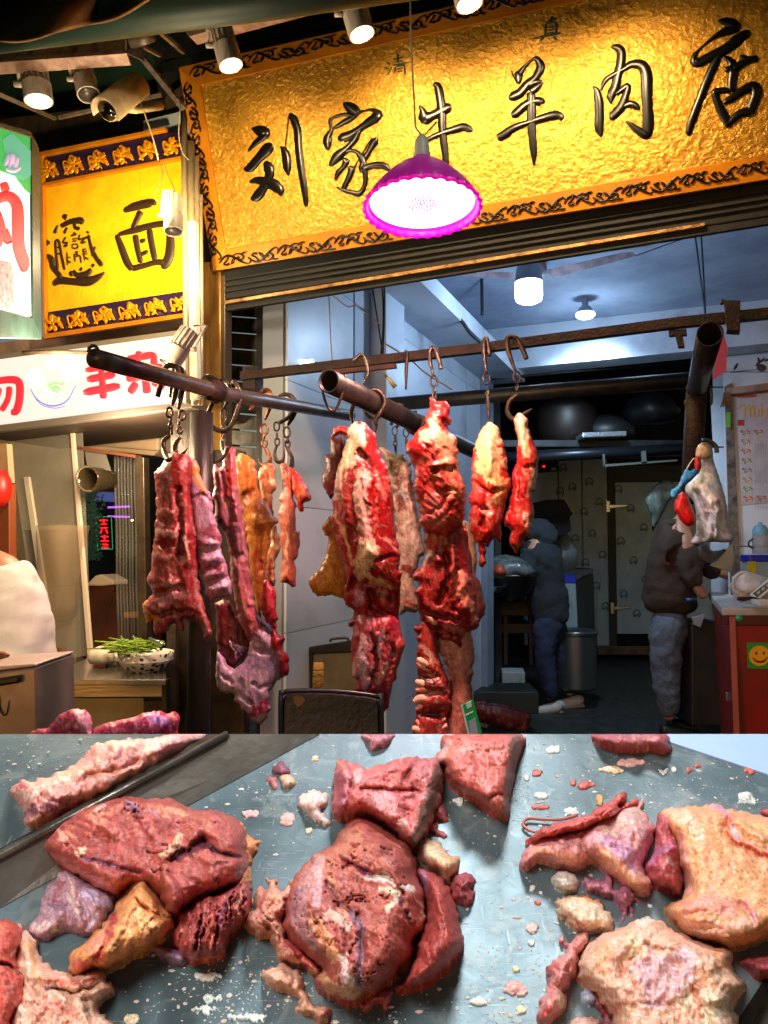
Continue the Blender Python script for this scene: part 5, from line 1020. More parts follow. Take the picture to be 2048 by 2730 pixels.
# ================================================================== NOODLE STALL AT THE LEFT
warmw = M('warm_wall', '#a89a84', .4, 0, '#8a7c68', 2.5, .1, 20)
bkw = mk('stall_back_wall', *slab(Plane(P(200, 1400, 6.2), Nf), [(-400, 1100), (620, 1030), (620, 1960), (-400, 1960)], .1), M('stall_dark', '#1c1a1c', .6, 0, '#262428', 4), smooth=False); tag(bkw, kind='structure')
sw_ = mk('stall_side_wall', *slab(Plane(P(60, 1400, 4.6), Nf), [(-400, 1150), (190, 1110), (205, 1800), (-400, 1880)], .06), warmw, smooth=False); tag(sw_, kind='structure')
tag(mk('stall_ceiling', *slab(LB, [(-60, 1158), (512, 1086), (512, 1091), (-60, 1163)], .5, -.02), M('stall_soffit', '#4a3a2c', .6, 0, '#3a2c22', 4), smooth=False), kind='structure')
ac = root('air_conditioner', 'white wall mounted air conditioner inside the noodle stall', 'air conditioner', P(*kL(800, 280), 3.9))
AP = Plane(P(*kL(800, 200), 3.9), Nf)
mk('body', *slab(AP, cs(kL, (500, 90), (1090, 152), (1085, 262), (508, 214)), .18), M('ac_white', '#d8c4a8', .4, 0, '#c8b090', 4), ac, smooth=False, bevel=.012)
mk('lower_body', *slab(AP, cs(kL, (508, 215), (1085, 262), (1045, 296), (512, 238)), .16, -.01), MATS['ac_white'], ac, smooth=False, bevel=.01)
mk('top_grille', *slab(AP, cs(kL, (735, 86), (1005, 140), (1010, 158), (745, 100)), .005, .004), M('grille', '#2a2018', .5), ac, smooth=False)
mk('vent_slot', *slab(AP, cs(kL, (640, 262), (950, 285), (930, 292), (660, 270)), .004, .002), MATS['grille'], ac, smooth=False)
# glass partition
GP = Plane(P(100, 1400, 3.6), Nf)
glz = M('stall_glass', '#c8c8b8', .12, 0, alpha=.16)
gpn = root('glass_partition', 'glass partition with pale slanting strips behind the white shirted cook', 'partition', P(*kL(400, 1650), 3.6))
mk('pane', *slab(GP, cs(kL, (60, 150), (560, 120), (620, 1660), (280, 1720)), .008), glz, gpn, smooth=False)
for c4 in ([(160, 440), (195, 440), (372, 1610), (330, 1615)], [(478, 110), (500, 108), (628, 1660), (598, 1662)]):
    mk('strip', *slab(GP, cs(kL, *c4), .015, .012), M('cream_strip', '#d8ccb8', .5), gpn, smooth=False, bevel=.002)
mk('base_block', *slab(GP, cs(kL, (270, 1612), (412, 1612), (415, 1720), (280, 1730)), .05, .012), M('tan_block', '#7a5438', .5), gpn, smooth=False, bevel=.003)
alp = M('alu_bronze', '#5a4c3c', .35, .6, '#40342a', 8)
mk('mullion', *slab(GP, cs(kL, (925, 300), (985, 305), (1005, 1560), (950, 1560)), .04, .0), alp, gpn, smooth=False, bevel=.003)
mk('header', *slab(GP, cs(kL, (500, 225), (930, 290), (930, 310), (500, 250)), .04, .0), M('header_brown', '#6b3c28', .5), gpn, smooth=False)
cu = root('plastic_curtain', 'clear ribbed plastic strip curtain left of the metal mullion', 'curtain', P(*kL(860, 1590), 3.55))
Vc, Fc = [], []
for j in range(30):
    for i in range(26):
        x = 780 + i * 6.2 + j * .8; y = 300 + j * 44
        Vc.append(P(*kL(x, y), 3.52 + .025 * math.sin(i * .9 + .3 * math.sin(j * .4)) + .01 * math.sin(j * .7)))
for j in range(29):
    for i in range(25): Fc.append((j * 26 + i, j * 26 + i + 1, (j + 1) * 26 + i + 1, (j + 1) * 26 + i))
mk('strip', Vc, Fc, M('pvc', '#c8c4b8', .12, 0, alpha=.16), cu)
gl_ = root('curtain_roll', 'clear plastic curtain rolled up into a shiny tube under the air conditioner', 'roll', P(*kL(690, 540), 3.45))
mk('roll', *hollow(P(*kL(600, 455), 3.4), P(*kL(795, 470), 3.62), .055, .008, 24), M('roll_plastic', '#3c3220', .12, 0, alpha=.6), gl_)
mk('roll_end', *ring(P(*kL(602, 455), 3.39), .055, .006, (.9, -.6, 0), 20), M('roll_rim', '#5a5040', .2), gl_)
mk('top_sheet', *slab(Plane(P(*kL(660, 330), 3.5), Nf), cs(kL, (580, 262), (720, 272), (760, 400), (600, 380)), .004), MATS['pvc'], gl_, smooth=False)
T(mk('hanging_sack', *lathe([(0, 0), (.06, .02), (.085, .1), (.095, .22), (.1, .36), (.11, .44)], P(*kL(420, 1440), 3.5), (0, 0, 1), 24, lambda j, a: 1 + .12 * math.sin(a * 4 + j)), M('sack_clear', '#a08a68', .2, 0, alpha=.35)), 'clear plastic sack hanging in front of the brown cabinet', 'sack')
T(mk('dark_pot', *lathe([(0, 0), (.12, 0), (.135, .12), (.17, .3), (.175, .31), (.15, .3)], P(*kL(390, 1190), 4.3), (0, 0, 1), 28), M('pot_black', '#1c1e20', .25, .4), sharp=40), 'black tapered pot behind the slanting strip', 'pot')
T(mk('brown_cabinet', *join([slab(Plane(P(*kL(500, 1300), 4.5), Nf), cs(kL, (220, 1185), (660, 1190), (800, 1230), (800, 1650)), .4), slab(Plane(P(*kL(500, 1300), 4.5), Nf), cs(kL, (220, 1185), (790, 1190), (670, 1670), (240, 1690)), .4, .002)]), M('cab_brown', '#4a2114', .45, 0, '#5a2c1a', 3, .05, 30), smooth=False), 'red brown wooden cabinet inside the noodle stall', 'cabinet')
T(mk('white_lid_box', *ngon(Plane(P(*kL(680, 1160), 4.0), Nf), cs(kL, (582, 1188), (650, 1118), (690, 1108), (772, 1150), (776, 1182), (700, 1190)), .12), M('box_lid_white', '#c8b49c', .45), smooth=False, bevel=.008), 'white wedge shaped tissue box on the brown cabinet', 'box')
T(mk('wooden_ledge', *slab(Plane(P(*kL(900, 1385), 4.2), Nf), cs(kL, (848, 1368), (980, 1368), (980, 1408), (850, 1408)), .1), M('wood_light', '#a06a30', .5, 0, '#8a5624', 12), smooth=False, bevel=.004), 'light wooden ledge behind the mullion', 'ledge')
# street seen through: tree, LED sign, truck
tr = root('tree', 'leafy tree with a faint glow put into its leaves seen through the noodle stall window', 'tree', Vector((P(*kL(620, 900), 9).x, 9, 0)))
tx = P(*kL(610, 1000), 6.05)
Vl, Fl = [], []; rr = random.Random(3)
for i in range(900):
    x = rr.gauss(612, 38); y = rr.uniform(535, 1010)
    if not 560 < x < 735: continue
    c = P(*kL(x, y), 5.9 + rr.uniform(-.2, .15)); a = Vector((rr.uniform(-1, 1), rr.uniform(-.6, .6), rr.uniform(-1, 1))).normalized() * .018; b = a.cross(Vector((rr.uniform(-1, 1), 1, rr.uniform(-1, 1)))).normalized() * .009
    n = len(Vl); Vl += [c - a, c + b, c + a, c - b]; Fl.append((n, n + 1, n + 2, n + 3))
o = mk('crown', Vl, Fl, M('leaf', '#4a6a4c', .6, 0, '#8aa890', 30, emit='#5a8a6a', es=.06), tr, smooth=False); o['kind'] = 'stuff'  # faint glow put into the leaf material, no bulbs built
mk('trunk', *tube([Vector((tx.x, 5.95, 0)), Vector((tx.x, 5.95, 1.3)), P(*kL(615, 700), 5.95), P(*kL(620, 560), 5.95)], [.05, .04, .02, .008], 8), M('bark', '#2a1e16', .8), tr)
ls = root('led_sign', 'vertical red LED sign in a green dotted border seen through the stall window', 'sign', P(*kL(715, 940), 6.0))
LP_ = Plane(P(*kL(715, 820), 6.0), Nf)
mk('panel', *slab(LP_, cs(kL, (655, 712), (762, 712), (772, 940), (668, 940)), .03), M('led_black', '#060808', .5), ls, smooth=False)
mk('border', *brush(LP_, kL, [[(x, y, 7), (x + 4, y, 7)] for x, y in [(655 + i * 9, 714) for i in range(12)] + [(668 + i * 9, 936) for i in range(12)] + [(762 + i * .4, 722 + i * 9) for i in range(24)] + [(656 + i * .5, 722 + i * 9) for i in range(24)]], .003, .004, 1, flat=True), M('led_green', '#10d080', .5, emit='#10e090', es=1.5), ls)
mk('red_letters', *brush(LP_, kL, ([(680,740,12),(740,738,12)],[(710,728,12),(712,760,12)],[(690,765,10),(735,765,10)],[(685,790,12),(740,790,12)],[(700,800,12),(690,830,12)],[(725,800,12),(738,830,12)],[(690,850,12),(745,850,12)],[(715,840,12),(718,880,12)],[(690,880,12),(748,880,12)],[(685,905,14),(745,905,14)],[(695,925,12),(748,925,12)]), .003, .004, 3, flat=True), M('led_red', '#ff2020', .5, emit='#ff1c28', es=1.8), ls)
T(mk('blue_window', *slab(Plane(P(*kL(700, 580), 6.05), Nf), cs(kL, (640, 540), (775, 540), (775, 612), (640, 606)), .02), M('blue_lit', '#6a78c0', .5, 0, '#404c80', 40, emit='#6878c8', es=.35), smooth=False), 'bluish lit shop window above the LED sign', 'window')
for i, (y0, y1) in enumerate(((650, 636), (712, 718))):
    T(mk('neon_tube', *tube([P(*kL(740, y0), 6.0), P(*kL(1065, y1), 6.0)], .008, 8), M('neon', '#c060e0', .4, emit='#b45ae0', es=1.4)), ('upper' if i == 0 else 'lower') + ' thin violet neon tube across the dark street window', 'neon tube', 'violet neon tubes')
T(mk('small_lamp', *lathe([(0, 0), (.02, .01), (.02, .02), (0, .03)], P(*kL(915, 752), 6.0), (0, 0, 1), 12), M('warm_dot', '#fff0c0', .4, emit='#ffe8a0', es=4)), 'small glowing street lamp below the violet tubes', 'lamp')
tk = root('red_truck', 'red truck front with headlight and wheel seen low through the stall window', 'truck', P(*kL(780, 1590), 5.8))
KP = Plane(P(*kL(780, 1500), 5.8), Nf); trd = M('truck_red', '#a01420', .3, 0, '#7a0e18', 4)
mk('body', *slab(KP, cs(kL, (668, 1400), (940, 1372), (945, 1520), (668, 1520)), .3), trd, tk, smooth=False, bevel=.02)
mk('cab', *slab(KP, cs(kL, (850, 1232), (945, 1228), (945, 1345), (850, 1350)), .25, -.1), trd, tk, smooth=False, bevel=.02)
mk('bumper', *slab(KP, cs(kL, (668, 1518), (870, 1510), (872, 1532), (668, 1540)), .1, .03), M('chrome_dim', '#9aa8b8', .3, .7), tk, smooth=False, bevel=.004)
hl = mk('headlight', *ngon(KP, cs(kL, (672, 1460), (735, 1455), (742, 1475), (725, 1492), (672, 1492)), .02, .01), M('headlight', '#d0c8b8', .15), tk, smooth=False)
wh = mk('wheel', *tube([P(*kL(925, 1545), 5.7), P(*kL(930, 1545), 5.85)], .12, 24), M('tyre', '#1a1a1c', .7), tk); mk('rim', *tube([P(*kL(925, 1545), 5.69), P(*kL(925, 1545), 5.72)], .06, 20), MATS['chrome_dim'], wh)
T(mk('white_notice', *slab(Plane(P(*kL(895, 940), 5.9), Nf), cs(kL, (862, 898), (935, 892), (935, 985), (868, 992)), .01), M('notice_dim', '#8a9498', .6), smooth=False), 'white paper notice in the dark window right of the curtain', 'notice')
# steel counter with bowls
ctl = root('noodle_counter', 'stainless steel counter of the noodle stall with bowls on it', 'counter', P(*kL(700, 2200), 2.75))
ss = M('stainless_warm', '#a8a096', .28, .9, '#8c8278', 2.2, .06, 30, stretch=(.4, 1, 3))
zc = P(*kL(700, 1832), 2.75).z
q = [pz(*kL(x, y), zc) for x, y in ((255, 1832), (1140, 1832), (1140, 1650), (640, 1650))]
q[3] = pz(*kL(620, 1672), zc)
ctop = q + [p - Vector((0, 0, .02)) for p in q]
mk('countertop', ctop, BOXF, M('stainless_top', '#c0b8ac', .2, .9, '#a09488', 3, .05, 40), ctl, smooth=False, bevel=.003)
NCP = Plane(P(*kL(700, 1900), 2.77), (0, -1, 0))
mk('apron_panel', *slab(NCP, cs(kL, (255, 1846), (1115, 1842), (1115, 1952), (258, 1955)), .03), ss, ctl, smooth=False, bevel=.003)
mk('corner_post', *slab(NCP, cs(kL, (1112, 1838), (1140, 1836), (1140, 2230), (1112, 2230)), .05, .01), MATS['brown_black'], ctl, smooth=False)
mk('lower_panel', *slab(NCP, cs(kL, (262, 1958), (985, 1958), (985, 2260), (262, 2260)), .02, -.04), M('stainless_grey', '#6a6458', .35, .7, '#8a8478', 2), ctl, smooth=False)
mk('dark_panel', *slab(NCP, cs(kL, (985, 1975), (1112, 1975), (1112, 2260), (985, 2260)), .02, -.04), MATS['brown_black'], ctl, smooth=False)
porc = bpy.data.materials.new('blue_white_porcelain'); porc.use_nodes = True; nt = porc.node_tree; b = nt.nodes['Principled BSDF']; b.inputs['Roughness'].default_value = .15
tc = nt.nodes.new('ShaderNodeTexCoord'); vr = nt.nodes.new('ShaderNodeTexVoronoi'); vr.inputs['Scale'].default_value = 42; nn = nt.nodes.new('ShaderNodeTexNoise'); nn.inputs['Scale'].default_value = 60; nn.inputs['Detail'].default_value = 3
nt.links.new(tc.outputs['Object'], vr.inputs[0]); nt.links.new(tc.outputs['Object'], nn.inputs[0])
ad = nt.nodes.new('ShaderNodeMath'); ad.operation = 'MULTIPLY'; nt.links.new(vr.outputs['Distance'], ad.inputs[0]); nt.links.new(nn.outputs['Fac'], ad.inputs[1])
rp = nt.nodes.new('ShaderNodeValToRGB'); rp.color_ramp.elements[0].position = .16; rp.color_ramp.elements[0].color = (*lin('#2a3450'), 1); rp.color_ramp.elements[1].position = .2; rp.color_ramp.elements[1].color = (*lin('#e0dcd0'), 1)
nt.links.new(ad.outputs[0], rp.inputs[0]); nt.links.new(rp.outputs[0], b.inputs['Base Color'])
porw = M('porcelain_white', '#e0dcd0', .15)
def bowl(cx_, cy_, Y, R_, H_, label, seg=36):
    c = P(*kL(cx_, cy_), Y); r_ = root('bowl', label, 'bowl', c, 'blue and white porcelain bowls')
    mk('bowl_body', *lathe([(0, 0), (R_ * .42, 0), (R_ * .42, H_ * .1), (R_ * .75, H_ * .3), (R_ * .95, H_ * .62), (R_ * .97, H_ * .66)], c, (0, 0, 1), seg), porc, r_)
    mk('white_ring', *lathe([(R_ * .97, H_ * .66), (R_ * .985, H_ * .7), (R_ * .975, H_ * .74)], c, (0, 0, 1), seg), porw, r_)
    mk('rim_band', *lathe([(R_ * .975, H_ * .74), (R_ * 1.0, H_), (R_ * .98, H_ * 1.01), (R_ * .93, H_ * .8), (R_ * .7, H_ * .4), (0, H_ * .2)], c, (0, 0, 1), seg), porc, r_)
    return r_
bowl(1000, 1800, 2.95, .105, .088, 'big blue and white patterned bowl in front, heaped with greens')
bowl(815, 1765, 3.1, .068, .07, 'smaller blue and white bowl left behind the big bowl')
T(mk('green_noodles', *join([tube([P(*kL(790 + rr.uniform(0, 200), 1600 + rr.uniform(0, 40)), 2.88 + rr.uniform(-.02, .08)) + Vector((rr.uniform(-.03, .03), rr.uniform(-.03, .03), rr.uniform(-.004, .012))) * k_ for k_ in range(4)], .003, 5, smooth=3) for _ in range(90)]), M('greens', '#7a9a2a', .5, 0, '#9ab83a', 20)), 'bright green shredded vegetables heaped in the big bowl', 'vegetables')
T(mk('metal_spoon', *tube([P(*kL(1025, 1548), 2.9), P(*kL(1080, 1568), 2.88), P(*kL(1135, 1590), 2.86)], [.006, .005, .004], 8), chrome), 'metal spoon handle sticking out of the big bowl', 'spoon')
T(mk('garlic_bag', *lathe([(0, 0), (.045, .005), (.055, .03), (.045, .055), (.02, .07), (0, .072)], P(*kL(705, 1725), 3.05), (0, 0, 1), 20, lambda j, a: 1 + .1 * math.sin(a * 5)), M('dough_white', '#e0d0b8', .5)), 'white knotted bag of dough lying left of the bowls', 'bag')
# box bottom-left
BXP = Plane(P(*kL(120, 1900), 2.05), (0, -1, 0)); BXS = through(P(*kL(248, 1900), 2.05), P(*kL(262, 1900), 2.3))
bx = root('steel_box', 'pinkish steel cash box with black handle at the lower left corner', 'box', P(*kL(120, 2250), 2.05))
pks = M('pink_steel', '#a0948f', .35, .5, '#84746f', 2.5, .05, 30)
mk('front', *slab(BXP, cs(kL, (-200, 1798), (248, 1742), (262, 2290), (-200, 2290)), .25), pks, bx, smooth=False, bevel=.006)
mk('lid', *slab(BXP, cs(kL, (-200, 1752), (246, 1722), (248, 1740), (-200, 1796)), .25, .004), M('pink_steel_light', '#b49c98', .35, .4), bx, smooth=False, bevel=.003)
mk('handle', *slab(BXP, cs(kL, (-100, 1838), (132, 1800), (132, 1856), (-100, 1892)), .02, .02), M('handle_black', '#0e0c0c', .3), bx, smooth=False, bevel=.006)
mk('black_mark', *brush(BXP, kL, ([(-10,1930,10),(0,2030,14),(30,2080,14)],[(30,2080,12),(50,2050,8),(62,1970,5)]), .001, .003, flat=True), MATS['handle_black'], bx)

# ================================================================== CHAIR, BOARD, WHISK, TAG, FLOOR MEAT
ch = root('chair', 'black folding chair back with worn rounded corner in front of the meat', 'chair', P(880, 1960, 1.9))
CHP = Plane(P(880, 1900, 1.9), (0, -1, .1))
mk('backrest', *ngon(CHP, [(757, 2300), (752, 1870), (758, 1852), (775, 1845), (880, 1845), (990, 1856), (1008, 1864), (1013, 1885), (1018, 2300)], .02), M('black_leather', '#0f0d10', .38, 0, '#171418', 14, .2, 80), ch, smooth=False, bevel=.006)
mk('frame_tube', *tube([P(u, v, 1.895) for u, v in [(752, 2300), (748, 1880), (756, 1850), (775, 1842), (880, 1842), (990, 1853), (1010, 1862), (1017, 1885), (1022, 2300)]], .006, 8, smooth=3), M('chair_metal', '#2a2a30', .3, .6), ch)
mk('torn_patch', *ngon(CHP, cs(kM2, (5, 1975), (30, 1962), (70, 1978), (78, 2000), (60, 2025), (30, 2040), (10, 2010)), .001, .003), M('foam', '#8a5a3a', .9), ch, smooth=False)
bd = root('oily_case', 'stained greenish open case with dark rim behind the chair', 'case', P(*kM2(300, 1950), 3.4))
BDP = Plane(P(*kM2(300, 1800), 3.4), Nf)
mk('panel', *slab(BDP, cs(kM2, (120, 1700), (400, 1690), (400, 1975), (125, 1960)), .03), M('stained_green', '#5a5238', .5, 0, '#3a3424', 7, .3, 30), bd, smooth=False)
mk('rim', *slab(BDP, cs(kM2, (105, 1670), (400, 1625), (400, 1700), (120, 1712)), .05, .01), M('case_black', '#0c0c0e', .4), bd, smooth=False, bevel=.004)
mk('side_rim', *slab(BDP, cs(kM2, (103, 1672), (122, 1700), (130, 1960), (110, 1960)), .05, .01), MATS['case_black'], bd, smooth=False)
mk('carry_handle', *tube([P(*q, 3.38) for q in cs(kM2, (235, 1640), (240, 1622), (330, 1615), (340, 1630))], .006, 6, smooth=3), MATS['case_black'], bd)
wk = root('whisk_brush', 'small bound straw whisk standing against the oily case', 'brush', P(*kM2(155, 1940), 3.2))
for i in range(22):
    a = i / 21; mk('straw', *tube([P(*kM2(126 + a * 52 + 4 * math.sin(i), 1950), 3.2 + .02 * math.sin(i * 2)), P(*kM2(133 + a * 55, 1790), 3.2), P(*kM2(136 + a * 50, 1768 - 4 * math.cos(i)), 3.2)], .004, 5), M('straw', '#b08a48', .7, 0, '#8a6830', 30), wk)
for y in (1810, 1850, 1895): mk('binding', *tube([P(*kM2(126, y), 3.17), P(*kM2(160, y + 3), 3.16), P(*kM2(190, y), 3.17)], .003, 6), M('binding', '#5a4020', .7), wk)
cdp = Plane(P(1260, 1920, 1.75), (.15, -1, 0))
cd = root('payment_card', 'green and white payment card on a stand at the foot of the hanging meat', 'card', P(1260, 1990, 1.75))
mk('card', *slab(cdp, [(1230, 1880), (1262, 1866), (1300, 2010), (1262, 2010)], .003), M('card_green', '#149a48', .4), cd, smooth=False)
mk('white_edge', *slab(cdp, [(1229, 1880), (1233, 1878), (1266, 2010), (1260, 2010)], .001, .001), M('card_white', '#d0d4d0', .4), cd, smooth=False)
mk('clip', *ngon(cdp, [(1242, 1876), (1256, 1870), (1258, 1884), (1246, 1890)], .002, .002), MATS['card_white'], cd, smooth=False)
mk('pale_panel', *slab(cdp, [(1250, 1922), (1267, 1914), (1285, 2010), (1262, 2010)], .001, .001), M('card_lilac', '#a49ab0', .5), cd, smooth=False)
mk('white_text', *brush(cdp, lambda x, y: (x, y), [[(1243 + i * 3.4, 1907 - i * 1.6, 5), (1244 + i * 3.4, 1902 - i * 1.6, 4)] for i in range(6)], .0005, .0016, 1, flat=True), MATS['card_white'], cd)
fm_ = blob('floor_meat', kR, [(40,1965),(120,1968),(250,1985),(380,2020),(440,2050),(455,2100),(440,2170),(400,2195),(300,2180),(160,2140),(60,2090),(20,2030)], ('#4a1418', '#6a2428', '#9a6a68'), .09, Y=5.3, s=3.2, nz=.2, strokes=[('#a88880', 10, .7, [(60,1972),(200,1985),(400,2030)])])
T(fm_, 'long dark red bundle of meat lying on the shop floor beside the card', 'meat')

LWp = Plane(P(*kL(30, 400), 3.3), Nf)
T(mk('menu_panel', *slab(LWp, cs(kL, (-200, 215), (48, 212), (66, 480), (-200, 480)), .03), M('cream_panel', '#c8a080', .5, 0, '#b48c6c', 5), smooth=False, bevel=.003), 'plain cream panel at the left edge above the cook', 'panel')
T(mk('orange_post', *slab(LWp, cs(kL, (-120, 486), (60, 486), (64, 1100), (-120, 1100)), .04), M('orange_brown', '#8a4420', .5, 0, '#743818', 5), smooth=False, bevel=.003), 'orange brown wooden post behind the cook at the left edge', 'post')
T(mk('red_lantern', *lathe([(0, 0), (.03, .005), (.05, .04), (.055, .08), (.05, .12), (.03, .155), (0, .16)], P(*kL(-20, 650), 3.2), (0, 0, 1), 24, lambda j, a: 1 + .04 * math.cos(a * 12)), M('lantern_red', '#b81c10', .4)), 'round red lantern cut by the left edge above the cook', 'lantern')
# ================================================================== HOOKS
def lk(k, *a): return [(*k(q[0], q[1]), q[2] if len(q) > 2 else 9) for q in a]
H = hook
G = 'iron hooks on the pipes'
H(cs(kH, (155, 425), (200, 270), (240, 130), (300, 95), (370, 130), (370, 250), (340, 420), (310, 520)), 1.96, 'left hook of the pair over the rail, holding the far left rib meat', hookd, .0075, lk(kH, (285, 590, 13), (300, 650, 8), (300, 730, 7), (310, 790, 7)), [(*kH(290, 830), 1.96), (*kH(225, 890), 1.96), (*kH(225, 990), 1.95), (*kH(270, 1090), 1.9), (*kH(330, 1040), 1.9)])
H(cs(kH, (300, 430), (320, 290), (330, 160), (370, 120), (430, 170), (430, 300), (400, 440), (380, 560)), 2.0, 'right hook of the pair over the rail, next to the post', hookm, .0075, lk(kH, (420, 620, 13), (385, 690, 7), (395, 780, 9)), [(*kH(400, 850), 2.0), (*kH(350, 920), 2.0), (*kH(350, 1010), 2.0), (*kH(400, 1040), 1.98), (*kH(475, 965), 1.95)])
H(cs(kH, (640, 330), (640, 250), (700, 215), (790, 270), (830, 350), (810, 440), (760, 470), (700, 380), (690, 330)), 2.12, 'braided hook looped round the rail beside the post', hookd, .008)
H(cs(kH, (740, 480), (690, 600), (700, 690), (760, 760), (850, 785), (930, 730), (990, 600), (1030, 450), (1010, 330), (960, 270), (930, 300)), 2.2, 'large rusty round hook hanging right of the post', hookm, .007)
H(cs(kH, (780, 270), (850, 245), (910, 310), (905, 430), (860, 540)), 2.22, 'plain hook over the rail with chain to the orange meat', hookm, .006, lk(kH, (860, 600, 14), (870, 680, 10), (870, 750, 14)), [(*kH(860, 820), 2.2), (*kH(840, 900), 2.2), (*kH(850, 990), 2.18), (*kH(870, 1100), 2.15)])
H([(*kH(905, 955), 2.1), (*kH(870, 1040), 2.1), (*kH(820, 1090), 2.1), (*kH(770, 1115), 2.1)], 2.1, 'bare curved hook point piercing the left of the long meat', hookm, .005)
H(cs(kH, (1145, 570), (1190, 470), (1250, 380), (1320, 360), (1355, 440), (1330, 560), (1290, 670)), 2.45, 'copper coloured twisted hook in the middle of the rail', M('copper_hook', '#8a5a34', .35, .8, '#4a2c1c', 60), .008, lk(kH, (1285, 770, 15), (1280, 840, 7), (1287, 915, 10)), [(*kH(1290, 960), 2.45), (*kH(1330, 1040), 2.45), (*kH(1345, 1110), 2.44), (*kH(1270, 1165), 2.4), (*kH(1215, 1080), 2.4)])
H(cs(kH, (1440, 700), (1540, 640), (1600, 540), (1580, 430), (1500, 400), (1430, 420)), 2.6, 'black hook over the far end of the rail, left branch', hookd, .007, lk(kH, (1412, 740, 12), (1415, 840, 8), (1418, 900, 10)), [(*kH(1415, 940), 2.6), (*kH(1390, 1030), 2.6), (*kH(1420, 1110), 2.6), (*kH(1480, 1090), 2.6), (*kH(1500, 970), 2.6)])
H(cs(kH, (1560, 420), (1620, 500), (1590, 620), (1530, 730)), 2.62, 'black hook over the far end of the rail, holding the narrow meat', hookd, .009, lk(kH, (1520, 800, 14), (1525, 880, 8), (1528, 925, 10)), [(*kH(1520, 960), 2.6), (*kH(1570, 1060), 2.6), (*kH(1575, 1150), 2.58), (*kH(1520, 1200), 2.55), (*kH(1510, 1130), 2.54)])
H(cs(kU, (820, 880), (800, 1000), (760, 1090), (720, 1080), (690, 1000), (690, 960)), 1.98, 'wire loop hanging from the open end of the hollow pipe', hookd, .0035)
H(cs(kU, (870, 800), (910, 765), (940, 790), (955, 870), (925, 935)), 2.45, 'hook over the square bar with rings over the big meat', hookm, .006, lk(kU, (928, 985, 16), (935, 1040, 8)), [(*kU(930, 1070), 2.3), (*kU(940, 1110), 2.3), (*kU(1000, 1170), 2.28), (*kU(995, 1230), 2.25)])
H(cs(kU, (880, 1050), (960, 980), (1020, 980), (1055, 1050), (1000, 1150), (1010, 1180)), 2.2, 'thick hook wrapped over the hollow pipe', hookd, .007)
H([(*kU(895, 1020), 2.2), (*kU(860, 1080), 2.2), (*kU(858, 1130), 2.2), (*kU(865, 1170), 2.18)], 2.2, 'short chain link at the top of the big left meat', hookm, .006)
H(cs(kU, (1170, 745), (1185, 760), (1180, 860), (1178, 970)), 2.5, 'straight black iron rod hanging from the square bar', hookd, .006)
H(cs(kU, (1385, 850), (1375, 800), (1345, 725), (1320, 740), (1320, 800), (1340, 890)), 2.42, 'steel hook over the square bar above the centre meat', hookm, .007, lk(kU, (1343, 920, 15), (1345, 975, 9), (1345, 1010, 8)), [(*kU(1345, 1010), 2.4), (*kU(1345, 1045), 2.38), (*kU(1370, 1090), 2.35)])
H(cs(kU, (1090, 1180), (1130, 1060), (1160, 1090), (1130, 1180), (1115, 1190)), 2.7, 'chain hook on the hollow pipe over the pale meat behind', hookd, .006, lk(kU, (1112, 1215, 12), (1115, 1260, 8), (1115, 1290, 8)), [(*kU(1115, 1300), 2.75), (*kM2(632, 440), 2.8), (*kM2(635, 520), 2.8)])
H(cs(kU, (1210, 1120), (1235, 1100), (1220, 1160), (1180, 1195)), 2.8, 'second chain hook on the hollow pipe, right of the first', hookd, .006, lk(kU, (1178, 1225, 12), (1180, 1275, 8)), [(*kU(1180, 1290), 2.85), (*kM2(700, 440), 2.85), (*kM2(700, 490), 2.85)])
H(cs(kV, (205, 685), (195, 600), (178, 605), (180, 690), (190, 770)), 2.4, 'steel hook over the square bar with a long flat blade', hookm, .007, lk(kV, (190, 800, 16), (195, 880, 10)), [(*kV(195, 890), 2.35), (*kV(200, 960), 2.32), (*kV(203, 1050), 2.28)])
H(cs(kV, (400, 700), (375, 640), (345, 590), (300, 590), (305, 660), (345, 770)), 2.4, 'dark hook over the square bar above the narrow right meat', hookd, .008, lk(kV, (348, 795, 16), (350, 850, 8)), [(*kV(352, 885), 2.3), (*kV(310, 920), 2.3), (*kV(300, 980), 2.28), (*kV(340, 1015), 2.24), (*kV(390, 985), 2.24), (*kV(430, 955), 2.24)])
H(cs(kV, (1255, 850), (1240, 890), (1225, 930), (1245, 945)), 2.8, 'thin wire hook on the leaning pipe', hookm, .004)
H(cs(kV, (1362, 840), (1365, 920), (1360, 940)), 3.0, 'small black spike hanging behind the leaning pipe', hookd, .005)
# ================================================================== HANGING MEAT
Gm = 'meat hanging from the rails'
def MT(r_, label, cat='meat'): return tag(r_, label, cat, Gm)
red = ('#9c1a1c', '#7a1016', '#c85048'); fatty = ('#a83438', '#c87068', '#d8a898'); cream_ = '#e8c8a0'; dkr = '#4a0a10'
